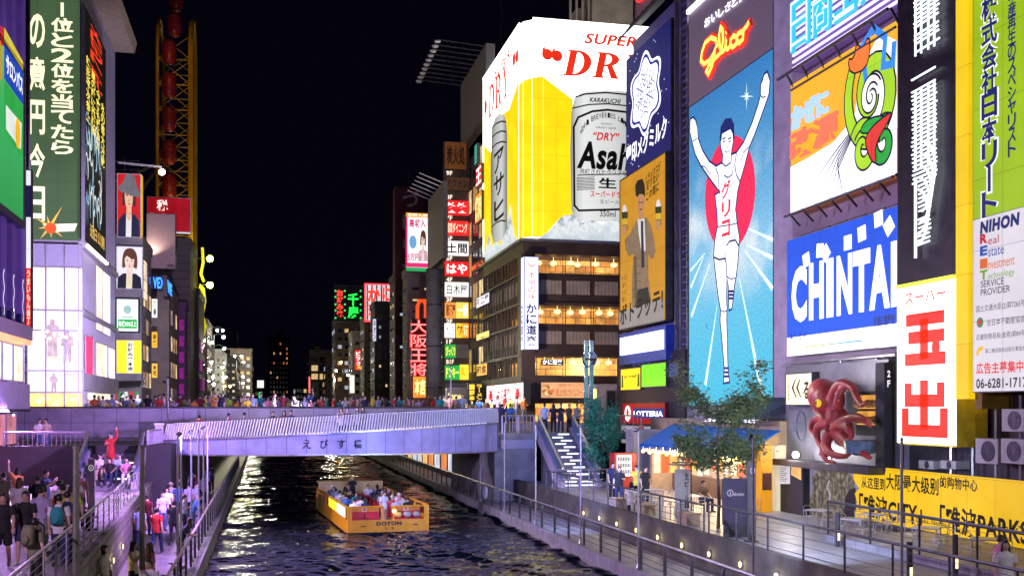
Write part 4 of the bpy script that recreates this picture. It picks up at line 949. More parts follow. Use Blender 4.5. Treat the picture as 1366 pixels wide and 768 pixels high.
# job advert
F = Face((15.0, 118), (1, -.16)); F = FY(114); root, s0, s1, t0, t1 = sign('billboard', 'white and pink job advert with a long haired woman', F, 541, 571.5, 283, 362, .4, emit((248, 240, 245), 1.25, .1), dsteel, .05)
h = t1-t0; w_ = s1-s0; m_ = M()
m_.fbox(F, s0+.05, s1-.05, t0+.05, t0+h*.07, 0, .012, 0); m_.fbox(F, s0+.05, s1-.05, t0+h*.075, t0+h*.15, 0, .012, 1); m_.fbox(F, s0+.05, s1-.05, t1-h*.08, t1-.05, 0, .012, 2); m_.fbox(F, s0+.05, s0+.22, t0+h*.15, t1-h*.08, 0, .012, 1)
m_.build('colour_band', [emit((40, 170, 90), 1.1), emit((235, 50, 120), 1.1), emit((245, 170, 40), 1.1)], root)
m_ = M(); m_.text(F, '高収入', s0+w_*.16, s1-w_*.12, t1-h*.25, t1-h*.11, .015, bold=.04); m_.text(F, '5万円', s0+w_*.1, s0+w_*.6, t0+h*.18, t0+h*.3, .015, bold=.03); m_.build('lettering', emit((215, 30, 90), 1, 0), root)
m_ = M(); m_.text(F, '体験入店', s0+w_*.1, s1-.1, t1-h*.065, t1-h*.02, .015, bold=.03); m_.build('white_lettering', emit((255, 250, 240), 1.3, 0), root)
portrait(F, root, s0+w_*.55, s1-.06, t0+h*.18, t0+h*.72, emit((248, 240, 245), 1.25, .05), (250, 215, 200), (110, 60, 45), (240, 190, 200), (250, 240, 240))
m_ = M(); m_.ell(F, (s0+w_*.32, t0+h*.5), w_*.16, h*.11, .014); m_.build('badge', emit((110, 170, 215), 1), root)
# blank grey slanted board and its lamps
F = FX(16.2); root, s0, s1, t0, t1 = sign('billboard', 'blank grey billboard with a row of lamp arms next to the job advert', F, 571, 592, 268, 361, .4, mat('grey_board', (.34, .33, .34), .6, 0, .1), dsteel, .05)
m_ = M()
for k in range(6):
    s = s0+(s1-s0)*(k+.5)/6; m_.tube([F.w(s, t1, 0), F.w(s, t1+.8, 2.2)], .05, 4)
m_.build('lamp_arm', steel, root)
# floor directory
F = FY(101); root = thing('floor_directory', 'tall column of stacked lit floor signs beside the crab restaurant', 'sign', F.w(F.s(610), 6, -.4))
a, b_, c, d = F.rect(593, 627, 188, 510); M().fbox(F, a, b_, c, d, -.9, -.3).build('cabinet', mat('brown_cabinet', (.08, .05, .035), .5, 0, .3), root)
def dirsign(ul, ur, va, vb, col, st, tcol, s=1.4, bold=.03, bg2=None):
    q = F.rect(ul, ur, va, vb); p = M().fbox(F, *q, -.29, 0).build('floor_sign', emit(col, s, .12), root)
    n = len(st); m_ = M(); e = (q[1]-q[0])*.06; m_.text(F, st, q[0]+e, q[1]-e, q[2]+(q[3]-q[2])*.14, q[3]-(q[3]-q[2])*.14, .02, bold=bold); m_.build('lettering', emit(tcol, 1.6 if sum(tcol) > 400 else .5, 0), p)
dirsign(594, 622, 189, 224, (110, 60, 20), '炭火処', (20, 12, 8), .7, .04); dirsign(595, 626, 236, 252, (95, 60, 40), 'ドクトン', (20, 14, 10), .5, .03)
dirsign(594, 625, 267, 286, (225, 30, 35), '笑笑', (255, 240, 235)); dirsign(594, 625, 294, 313, (225, 40, 40), '相席ダイニング', (255, 225, 190), 1.3, .01)
dirsign(594, 625, 321, 340, (250, 248, 245), '土間', (30, 22, 18)); dirsign(594, 625, 348.5, 367.5, (228, 25, 30), 'はや', (255, 245, 240), 1.4, .05)
dirsign(594, 625, 376, 395, (248, 246, 240), '白木屋', (30, 22, 18), 1.4, .01); dirsign(594, 608, 403, 424, (245, 150, 70), '居酒屋', (90, 30, 10), 1.2); dirsign(609, 625, 403, 424, (250, 210, 90), '一番', (255, 245, 225), 1.4)
dirsign(593.5, 607, 431, 450, (250, 248, 245), 'けいび', (40, 30, 25), 1.3, .0); dirsign(609, 617, 431, 450, (250, 195, 50), '焼肉', (120, 40, 10)); dirsign(618, 625, 431, 450, (250, 150, 40), '酒', (250, 235, 200))
dirsign(594, 608, 459, 477, (30, 150, 60), 'びっくり', (250, 235, 80)); dirsign(609, 625, 459, 477, (120, 110, 100), '空', (90, 85, 80), .35); dirsign(594, 613, 487, 506, (30, 160, 60), 'ドンキー', (250, 240, 90)); dirsign(614, 625, 486, 506, (250, 225, 60), '駐', (230, 160, 20))
m_ = M()
for st, v in (('9F', 227), ('8F', 259), ('7F', 287), ('6F', 314), ('5F', 341), ('4F', 369), ('3F', 396), ('2F', 425), ('1F', 452), ('B1F', 479)): m_.pt(F, st, 596, 604 if len(st) < 3 else 606, v, v+6, -.27, bold=.03)
m_.build('floor_number', emit((255, 235, 215), 1.2, 0), root)
# grey round column beside it
o = thing('column', 'tall grey round column left of the floor directory', 'column', (15.9, 104, 4.55)); M().tube([(15.9, 104, 4.55), (15.9, 104, 19.5)], .75, 20).build('shaft', greywall, o, True)
m_ = M()
for z in (8, 12, 16, 19.4): m_.tube([(15.9, 104, z), (15.9, 104, z+.12)], .79, 20)
m_.build('collar', dsteel, o)
# big red neon letters
F = FY(119); root, s0, s1, t0, t1 = sign('neon_sign', 'tall red neon sign of four big characters over an orange box', F, 549, 568, 425, 502, .6, mat('dark_red_plate', (.05, .008, .008), .4), dsteel, .05)
m_ = M()
for k, ch in enumerate('大阪王将'): m_.pt(F, ch, 546.5, 570, 426+k*19.2, 444.5+k*19.2, .3, bold=.05, dep=.2)
m_.build('lettering', emit((255, 45, 50), 1.4, 0), root)
m_ = M()
for k, ch in enumerate('大阪王将'): m_.pt(F, ch, 547.5, 569, 427+k*19.2, 443.5+k*19.2, .34, bold=.0)
m_.build('neon_core', emit((255, 170, 165), 1.3, 0), root)
m_ = M(); m_.pr(F, [(557, 425), (557, 408), (560, 401), (566, 401), (568, 406), (568, 424)], .35, .1, .3, 0); m_.build('hook', emit((230, 70, 30), 1.6, .3), root)
m_ = M(); m_.fbox(F, F.s(552), F.s(568), F.px(560, 530)[1], F.px(560, 502)[1], -.5, .05); p = m_.build('orange_box', emit((250, 130, 40), 1.4, .3), root)
m_ = M(); m_.pt(F, '本店', 553, 567, 505, 527, .08, bold=.03); m_.build('box_lettering', emit((255, 230, 150), 1.8, 0), root)
# smaller lit signs of the row
small = [(FY(122), 497, 502, 425, 455, (200, 200, 225), 'ネオン', 'slim pale vertical sign on the dark brown building'), (FY(158), 527, 536, 478, 512, (205, 205, 200), '', 'blank pale vertical sign below the maroon tower'), (FY(180), 508, 511, 470, 520, (190, 160, 235), '酒蔵通り', 'slim violet sign on the dark grey building'),
         (FY(200), 466.5, 473, 500, 524, (245, 240, 225), '', 'small white lit panel under the red hanging sign'), (FY(190), 489, 494, 507, 527, (190, 225, 250), '居酒屋', 'small pale blue sign low on the right row'), (FY(260), 452, 456, 496, 525, (225, 240, 90), '', 'thin yellow green lit strip on the far right bank'), (FY(380), 411.5, 414, 502, 525, (255, 120, 120), '', 'thin red lit strip at the far right end'),
         (FY(450), 343, 352, 507, 517, (240, 245, 235), '', 'tiny white lit sign near the canal bend'), (FY(420), 345, 347.5, 523, 533, (60, 240, 120), '', 'tiny green lit sign near the canal bend'), (FY(150), 257, 262, 493, 515, (90, 150, 235), '', 'small blue sign below the big wheel'), (FY(118), 626.5, 634, 536, 540, (250, 240, 220), '', 'low white lit strip below the floor directory')]
for F, ul, ur, va, vb, col, st, lb in small:
    root, s0, s1, t0, t1 = sign('small_sign', lb, F, ul, ur, va, vb, .3, emit(col, 1.3, .15), dsteel, .03, group='small lit signs far along the canal')
    if st: m_ = M(); m_.vt(F, st, s0+.08, s1-.08, t0+.1, t1-.1, .04, bold=.02); m_.build('lettering', emit((60, 40, 90), .4, 0), root)
# signs on the tan building beside the crab restaurant
F = FX(18.4)
for ul, ur, va, vb, col, st, tc, lb in ((635, 643, 226, 252, (225, 35, 40), '王', (255, 240, 230), 'red square sign high on the tan building'), (634, 643, 262, 300, (240, 130, 40), '焼肉', (255, 225, 150), 'orange sign below the red square sign'), (629.5, 645.5, 354, 364, (70, 16, 10), '旨い', (255, 90, 40), 'dark sign with orange neon letters under the beer billboard'),
        (635.5, 653, 398, 412, (245, 240, 250), '不二屋', (40, 35, 50), 'white slanted sign with dark writing on the tan building'), (635.5, 653, 446, 455, (250, 230, 130), '', (0, 0, 0), 'yellow white lit strip on the tan building'), (636, 650, 486, 502, (250, 190, 90), '和食', (120, 50, 10), 'amber sign low on the tan building'), (633, 636.5, 195, 222, (60, 150, 130), '', (0, 0, 0), 'green edge sign below the grey board')):
    root, s0, s1, t0, t1 = sign('wall_sign', lb, F, ul, ur, va, vb, .3, emit(col, 1.3, .15), dsteel, .04)
    if st: m_ = M(); m_.text(F, st, s0+.2, s1-.2, t0+.15, t1-.15, .05, bold=.02); m_.build('lettering', emit(tc, 1.6 if sum(tc) > 300 else .4, 0), root)
F = FY(96); root, s0, s1, t0, t1 = sign('shop_sign', 'pale grey sign with gold lettering above the crowd', F, 595, 622, 517, 541, .4, mat('pale_sign_board', (.42, .40, .38), .5, 0, .1), steel, .06)
m_ = M(); m_.pt(F, 'ICHIRAN', 600, 615, 526, 533, .03, bold=.04); m_.pr(F, [(598.5, 524), (598.5, 535)], .1, .03); m_.build('lettering', emit((250, 225, 150), 1.6, 0), root); m_ = M(); m_.pt(F, '本社', 616, 621, 528, 533, .03); m_.build('dark_lettering', black, root)
F = FY(92); root, s0, s1, t0, t1 = sign('shop_sign', 'black sign with yellow brush letters left of the white crab sign', F, 624, 645, 510, 537, .5, mat('black_board'), dsteel, .06)
m_ = M(); m_.pvt(F, '一蘭亭', 626, 633, 512, 535, .03, bold=.05); m_.pvt(F, 'ラーメン', 635.5, 643, 512, 535, .03, bold=.05); m_.build('lettering', emit((250, 205, 60), 1.5, 0), root)
# ---------------- street lamps along the far left bank
k = 0
for u, v, y, col in ((290, 441, 180, (255, 250, 225)), (297, 441, 178, (255, 250, 225)), (298, 450, 196, (235, 250, 235)), (299, 465, 186, (255, 255, 235)), (272, 454, 150, (225, 245, 150)), (283, 457, 165, (245, 250, 200)), (282, 483, 172, (255, 250, 225)), (313, 475, 235, (240, 255, 220)), (325, 483, 250, (230, 250, 170)), (324, 502, 270, (250, 245, 215)), (324, 511, 290, (250, 245, 215)), (297, 490, 210, (200, 250, 160)), (307, 515, 240, (255, 200, 90)), (284, 503, 160, (255, 240, 210)), (301, 503, 225, (240, 250, 220)), (285, 512, 166, (255, 240, 190)), (448, 494, 240, (245, 255, 235)), (448, 505, 260, (220, 245, 150)), (464, 500, 215, (255, 235, 200)), (455, 483, 250, (255, 190, 90)), (322, 475, 300, (255, 240, 220)), (253, 455, 140, (235, 250, 160))):
    p = FY(y).w(*FY(y).px(u, v)); dx = -1.6 if u < 400 else 1.6
    side = 'left' if u < 400 else 'right'
    o = thing('street_lamp', 'bright street lamp on the %s bank beyond the bridge, %s along' % (side, nth(k if u < 400 else k)), 'street lamp', (p.x+dx, y, 4.3), 'street lamps along the far quays'); k += 1
    M().tube([(p.x+dx, y, 4.3), (p.x+dx, y, p.z+.4), (p.x+dx*.5, y, p.z+.7), (p.x, y, p.z+.3)], .07, 5).build('post', dsteel, o)
    M().lathe((p.x, y, p.z+.28), [(.1, .25), (.45, .0), (.4, -.05)], 8).build('lamp_shade', dsteel, o)
    M().ball(p, .09+.0005*y, 8, 6).build('bulb', emit(col, 230 if u < 400 else 150, 0), o)
    if k % 3 == 0: l = lamp('glow', (0, 0, 0), (1, .9, .7), 2600, .3); l.parent = o; l.location = p-o.location+Vector((dx*-.8, -1.5, -.6))
# ================================================================ crab restaurant building with the beer billboard
FL, FR = FX(18.6), FY(78)
yb = 93.2; XR = 31
panebr = mat('bronze_panel', (.07, .045, .035), .45, .3, .25, .8)
pale = panelled('ribbed_beige_panel', (.30, .24, .19), .28, 5, .02, (.10, .08, .06), .6, .05, 'XZ', .3); paleL = panelled('ribbed_beige_panel_side', (.30, .24, .19), .28, 5, .02, (.10, .08, .06), .6, .05, 'YZ', .3)
b3 = thing('restaurant_building', 'brown glass-fronted restaurant building with warm lit floors behind the bridge end', 'building', (25, 86, 4.55))
m_ = M(); m_.box(21.2, XR, 80.6, yb, 4.55, 18); m_.box(18.62, XR, 78.02, yb, 17.5, 18.6)
for z0, z1 in ((15.95, 16.1), (13.75, 13.95), (12.15, 12.3), (9.9, 10.1), (8.05, 8.45), (6.4, 6.6)): m_.box(18.4, XR, 77.8, yb, z0, z1)
for z0, z1 in ((13.95, 15.95), (10.1, 12.15), (6.6, 8.05)): m_.box(18.7, XR, 78.1, yb, z0, z1)
m_.box(18.45, 19.5, 77.85, 79, 4.55, 17.5)
m_.build('wall', panebr, b3)
# warm rooms behind the glass
rm = M()
for z0, z1 in ((16.1, 17.46), (12.3, 13.75), (8.45, 9.9)):
    rm.add([(19.5, 80.55, z0), (XR, 80.55, z0), (XR, 80.55, z1), (19.5, 80.55, z1)], [(0, 1, 2, 3)]); rm.add([(21.15, 80.5, z0), (21.15, yb, z0), (21.15, yb, z1), (21.15, 80.5, z1)], [(3, 2, 1, 0)])
rm.add([(19.6, 80.5, 4.6), (XR, 80.5, 4.6), (XR, 80.5, 6.4), (19.6, 80.5, 6.4)], [(0, 1, 2, 3)])
def room_mat():
    m, nt, b = _nodes('warm_room'); L = nt.links; tc = nt.nodes.new('ShaderNodeTexCoord')
    br = nt.nodes.new('ShaderNodeTexBrick'); br.inputs['Scale'].default_value = 1; br.inputs['Brick Width'].default_value = .8; br.inputs['Row Height'].default_value = .5; br.inputs['Mortar Size'].default_value = .03
    br.inputs['Color1'].default_value = (*lin((255, 190, 90)), 1); br.inputs['Color2'].default_value = (*lin((215, 130, 45)), 1); br.inputs['Mortar'].default_value = (*lin((130, 70, 30)), 1)
    mp = nt.nodes.new('ShaderNodeMapping'); mp.inputs['Rotation'].default_value = (R(90), 0, 0); L.new(tc.outputs['Object'], mp.inputs[0]); L.new(mp.outputs[0], br.inputs['Vector'])
    n = nt.nodes.new('ShaderNodeTexNoise'); n.inputs['Scale'].default_value = .9; n.inputs['Detail'].default_value = 4; L.new(tc.outputs['Object'], n.inputs['Vector'])
    mr = nt.nodes.new('ShaderNodeMapRange'); mr.inputs[1].default_value = .35; mr.inputs[2].default_value = .68; mr.inputs[3].default_value = .55; mr.inputs[4].default_value = 2.0; L.new(n.outputs['Fac'], mr.inputs[0])
    L.new(br.outputs['Color'], b.inputs['Emission Color']); L.new(mr.outputs[0], b.inputs['Emission Strength']); b.inputs['Base Color'].default_value = (.3, .18, .08, 1)
    return m
rm.build('interior', room_mat(), b3)
def glass_mat():
    m, nt, b = _nodes('clear_window_glass'); L = nt.links
    tr = nt.nodes.new('ShaderNodeBsdfTransparent'); gl = nt.nodes.new('ShaderNodeBsdfGlossy'); gl.inputs['Roughness'].default_value = .03
    mx = nt.nodes.new('ShaderNodeMixShader'); mx.inputs[0].default_value = .1; L.new(tr.outputs[0], mx.inputs[1]); L.new(gl.outputs[0], mx.inputs[2]); L.new(mx.outputs[0], nt.nodes['Material Output'].inputs[0])
    return m
clear = glass_mat()
for z0, z1 in ((16.1, 17.46), (12.3, 13.75), (8.45, 9.9)):
    windows(b3, FR.moved(-.15), 19.6, XR-.4, z0, z1, 5, 1, .12, .0, panebr, [clear], 1, fr=.05, mull=0)
    windows(b3, FL.moved(-.12), -(yb-.3), -79.1, z0, z1, 6, 1, .12, .0, panebr, [clear], 1, fr=.05, mull=0)
m_ = M()
for z0, z1 in ((14.55, 15.6), (10.85, 11.8)):
    for k in range(5): w_ = (XR-19.9)/5; m_.fbox(FR, 19.75+k*w_, 19.75+(k+1)*w_-.4, z0, z1, -.09, .0)
    for k in range(10): w_ = (yb-79.4)/10; M().fbox(FL, -(yb-.3)+k*w_, -(yb-.3)+(k+1)*w_-.55, z0, z1, -.09, .0).build('beige_side_panel', paleL, b3)
m_.build('beige_panel', pale, b3)
m_ = M()
for k in range(13): m_.fbox(FL, -(yb-.3)+k*1.1, -(yb-.3)+k*1.1+.14, 6.6, 17.5, -.05, .05)
m_.build('mullion', panebr, b3)
pend0 = None; r_ = random.Random(3)
for j, z in enumerate((17.05, 13.35, 9.55)):
    for k in range(9):
        p = Vector((20.3+k*1.1+r_.uniform(-.3, .3), 79.2+r_.uniform(-.3, .6), z))
        if pend0 is None: pend0 = M().ball(p, (.26, .26, .17), 10, 6).tube([p+Vector((0, 0, .1)), p+Vector((0, 0, .45))], .02, 4).build('pendant_lamp', emit((255, 215, 130), 4, 0), b3); p0 = p
        else: c = pend0.copy(); COL.objects.link(c); c.parent = b3; c.location = p-p0
l = lamp('room_light', (0, 0, 0), (1, .75, .4), 700, .4); l.parent = b3; l.location = Vector((24, 79.3, 9.3))-wloc(b3)
l = lamp('shop_light', (0, 0, 0), (1, .7, .4), 300, .4); l.parent = b3; l.location = Vector((22.5, 79.2, 5.9))-wloc(b3)
# ground floor banner, blue white vertical sign, white crab sign
F = FR.moved(.12); root, s0, s1, t0, t1 = sign('banner_sign', 'long pale orange banner with a food picture over the restaurant entrance', F, 721, 783, 509, 531, .15, emit((240, 180, 125), .9, .15), panebr, .04)
m_ = M(); m_.pt(F, '海鮮料理フェア', 744, 775, 511.5, 515.5, .012); m_.pt(F, '極上かにづくしコース', 742, 780, 518, 528, .012, bold=.02); m_.build('lettering', emit((225, 110, 70), .8, 0), root)
m_ = M()
for k in range(7): a = k*.9; m_.ell(F, (F.s(731)+.28*math.cos(a), F.px(731, 520)[1]+.22*math.sin(a)), .2, .17, .012+.001*k, None, k % 2)
m_.build('food_picture', [emit((235, 120, 60), .8, .4, 4), emit((250, 215, 150), .9, .4, 4)], root)
root, s0, s1, t0, t1 = sign('banner_sign', 'white neon word sign behind the second floor glass', FR.moved(-.4), 722, 752, 479, 487, .02, clear, panebr, .0)
m_ = M(); m_.pt(FR.moved(-.35), 'かに道楽', 724, 750, 479, 486, .0, bold=.03); m_.build('lettering', emit((250, 250, 255), 2, 0), root)
Fv = FY(76.9); root, s0, s1, t0, t1 = sign('vertical_sign', 'tall white vertical sign with red and navy writing on the building corner', Fv, 699.5, 718.5, 342, 466, .9, emit((240, 240, 255), 1.5, .08), mat('blue_edge', (.2, .25, .6), .4), .04)
h = t1-t0; m_ = M(); m_.vt(Fv, '本場の味', s0+.25, s1-.25, t1-h*.47, t1-h*.16, .02, bold=.0, gap=.2)
m_.ribbon(Fv, [(s0+.25, t1-h*.07), (s0+.4, t1-h*.1), (s1-.4, t1-h*.1), (s1-.25, t1-h*.07)], .06, .02); m_.build('red_lettering', emit((225, 50, 70), .9, 0), root)
m_ = M(); m_.vt(Fv, 'かに道楽', s0+.14, s1-.14, t0+h*.04, t0+h*.50, .02, bold=.045, gap=.1); m_.build('navy_lettering', emit((25, 30, 120), .5, 0), root)
Fq = FX(s0-.01); M().fbox(Fq, -77.75, -76.95, t0+.03, t1-.03, 0, .04).build('side_panel', emit((225, 230, 255), 1.4, .1), root)
m_ = M(); m_.vt(Fq, 'かに道楽', -77.6, -77.1, t0+h*.04, t0+h*.5, .06, bold=.04); m_.build('side_lettering', emit((25, 30, 120), .5, 0), root)
F = FX(18.0); root, s0, s1, t0, t1 = sign('crab_sign', 'wide white lit sign with two red crabs and red writing', F, 649, 699, 513, 541, .5, emit((255, 240, 245), 1.7, .1), black, .12)
m_ = M(); W = s1-s0; H = t1-t0; m_.text(F, 'かに道楽', s0+W*.33, s0+W*.68, t0+H*.26, t0+H*.78, .03, bold=.05)
for cx in (.14, .86):
    c = (s0+W*cx, t0+H*.48); m_.ell(F, c, .55, .42, .03)
    for sx in (-1, 1):
        for k in range(3): m_.ribbon(F, [(c[0]+sx*.4, c[1]-.1*k), (c[0]+sx*.95, c[1]+.1-.25*k), (c[0]+sx*1.05, c[1]-.25-.25*k)], .1, .03)
        m_.ribbon(F, [(c[0]+sx*.35, c[1]+.25), (c[0]+sx*.85, c[1]+.5), (c[0]+sx*.6, c[1]+.95)], [.12, .16, .26], .03)
m_.build('lettering', emit((225, 25, 45), 1., 0), root)
# ---------------- beer billboard wrapped round the corner
zb_, zt_ = 18.62, 34.9
bb = thing('beer_billboard', 'huge white and yellow wraparound beer billboard with a can, on the restaurant building', 'sign', (24, 84, 18.6))
def wrap(zbot, ztop, off):
    return [(18.6-off, yb), (18.6-off, 79.3), (18.75-off, 78.5), (19.3-off*.7, 77.95-off*.7), (20.1, 77.8-off), (33, 77.8-off)]
m_ = M(); PLn = wrap(0, 0, 0); v = []
for x, y in PLn: v += [(x, y, zb_), (x, y, zt_)]
for k in range(len(PLn)-1): m_.add([v[2*k], v[2*k+2], v[2*k+3], v[2*k+1]], [(0, 1, 2, 3)])
m_.build('panel', emit((255, 253, 248), 4.0, .06), bb)
M().box(19.6, 33, 79.6, yb, zb_, zt_-.05).build('cabinet', dsteel, bb)
m_ = M(); m_.hexa([(18.3, 77.5, zb_-.2), (33, 77.5, zb_-.2), (18.3, yb, zb_-.2), (33, yb, zb_-.2), (18.3, 77.5, zb_-.02), (33, 77.5, zb_-.02), (18.3, yb, zb_-.02), (33, yb, zb_-.02)]); m_.build('ledge', steel, bb)
tb = M().box(19.3, 33, 77.75, 77.85, zt_+.005, zt_+.12).box(18.55, 18.65, 79.1, yb, zt_+.005, zt_+.12)
tb.build('top_light', emit((255, 255, 250), 3, 0), bb)
Fr, Fl = FY(77.8), FX(18.6)
yelm = emit((255, 214, 14), 1.2, .12, .5)
# yellow glow of the beer: right face, corner and left face
m_ = M(); rp = [(706, 101), (715.5, 103), (764, 133), (764, 287), (745, 293), (731, 309), (717, 318.5), (706, 320)]
m_.pp(Fr, [(max(u, pix((20.1, 77.8, 20))[0]), v_) for u, v_ in rp], .02)
zy = Fr.px(706, 101)[1]
cs = PLn[1:5]
for k in range(3): (xa_, ya_), (xb_, yb_) = cs[k], cs[k+1]; n_ = Vector((-(ya_-yb_), -(xb_-xa_), 0)).normalized()*.02; m_.add([(xa_+n_.x, ya_+n_.y, zb_+.15), (xb_+n_.x, yb_+n_.y, zb_+.15), (xb_+n_.x, yb_+n_.y, zy-.1*(2-k)), (xa_+n_.x, ya_+n_.y, zy-.1*(3-k))], [(0, 1, 2, 3)])
uL = pix((18.6, 79.3, 25))[0]-.3
m_.pp(Fl, [(645.8, 193), (655, 204), (662, 158), (679, 147), (688, 120), (uL, 106), (uL, 322), (645.8, 352)], .02)
m_.build('beer_picture', yelm, bb)
icem = gradmat('ice_picture', [(0, (195, 208, 215)), (.45, (235, 240, 242)), (.6, (150, 168, 180)), (1, (240, 244, 246))], 'Z', 18.6, 21.5, 1., 1.2, 1.6)
m_ = M(); m_.pp(Fr, [(708, 321), (717, 319), (731, 309), (745, 293), (751, 288), (764, 286), (775, 297), (790, 294), (803, 299), (818, 293), (840, 298), (866, 292), (875, 322.5)], .10)
m_.pp(Fl, [(645.8, 354), (645.8, 338), (650, 330), (654, 311), (657, 330), (663, 322), (668, 328), (674, 316), (678, 305), (682, 271), (684, 290), (687, 312), (uL, 321)], .10)
m_.build('ice_picture', icem, bb)
silv = gradmat('can_silver', [(0, (120, 125, 122)), (.08, (205, 208, 204)), (.2, (238, 240, 238)), (.6, (222, 224, 222)), (.85, (190, 194, 190)), (1, (120, 124, 120))], 'X', Fr.s(760), Fr.s(852), .95)
silvL = gradmat('can_silver_side', [(0, (110, 116, 112)), (.3, (225, 228, 226)), (.7, (190, 194, 190)), (1, (90, 94, 92))], 'Y', -Fl.s(677.5), -Fl.s(655), .85)
can = [(766, 131), (776, 124), (792, 121), (812, 120.5), (832, 122), (845, 127), (852, 148), (853, 200), (852, 280), (846, 297), (768, 296), (762, 280), (760.5, 200), (762, 150)]
m_ = M(); m_.pp(Fr, can, .05, .06); m_.build('can_picture', silv, bb)
m_ = M(); m_.pp(Fl, [(657, 172), (661, 158), (667, 152), (673, 153), (676, 162), (677.5, 180), (677.5, 310), (672, 320), (660, 326), (656, 310), (655.5, 220)], .05, .06); m_.build('can_side_picture', silvL, bb)
m_ = M()
m_.pr(Fr, [(767, 130), (780, 126), (808, 124), (838, 127), (848, 131)], .12, .065); m_.pr(Fr, [(763, 145), (785, 140), (810, 139), (840, 142), (851, 146)], .10, .065)
m_.pr(Fr, [(766, 275), (765, 170), (771, 157), (790, 149), (810, 147), (835, 150), (849, 158)], .16, .065); m_.pr(Fr, [(765, 273), (772, 281), (845, 279)], .16, .065); m_.pr(Fr, [(770, 234), (848, 232)], .08, .065)
for k in range(9): m_.pr(Fr, [(769, 237.5+k*2), (793, 236.5+k*2)], .05, .065)
sx = [Fl.s(657), Fl.s(675)]
for v0 in (165, 178, 192, 297): m_.pr(Fl, [(657, v0+6), (663, v0), (670, v0-3), (676, v0-2)], .12, .065)
m_.pvt(Fl, 'アサヒ', 660, 673, 205, 300, .066, bold=.02)
m_.pt(Fr, 'KARAKUCHI', 786, 828, 130, 136.5, .066, bold=.03, shear=.3); m_.pt(Fr, '洗練されたクリアな味、', 773, 846, 225, 232, .066, bold=.01); m_.pt(Fr, '生', 798, 822, 237, 251, .066, bold=.05); m_.pt(Fr, '生ビール', 800, 826, 266, 271.5, .066); m_.pt(Fr, '350ml', 800, 821, 281, 289, .066, bold=.01)
txt = 'BREWERIES LIMITED'
for k, ch in enumerate('ASAHI '+txt):
    if ch == ' ': continue
    a = math.pi*(.87-.74*k/22); u = 808+36*math.cos(a); v = 190-36*math.sin(a); m_.pt(Fr, ch, u-1.5, u+1.5, v-3.4, v+3.4, .066, bold=.01)
m_.pt(Fr, 'DRAFT BEER', 795, 822, 169, 171.5, .066); m_.pt(Fr, 'ASAHI', 801, 816, 164, 166.5, .066)
m_.build('can_lettering', emit((18, 16, 16), .3, 0), bb)
m_ = M(); m_.pt(Fr, 'Asahi', 769, 851, 188, 225, .068, bold=.035, shear=.22); m_.build('brand_lettering', emit((14, 12, 12), .3, 0), bb)
m_ = M(); m_.pt(Fr, 'スーパードライ', 787, 834, 254, 263, .068, bold=.03); m_.pt(Fr, '“DRY”', 791, 826, 176, 187, .068, bold=.03, shear=.25); m_.build('can_red_lettering', emit((215, 30, 40), .9, 0), bb)
redm = emit((238, 52, 28), 1.05, .1)
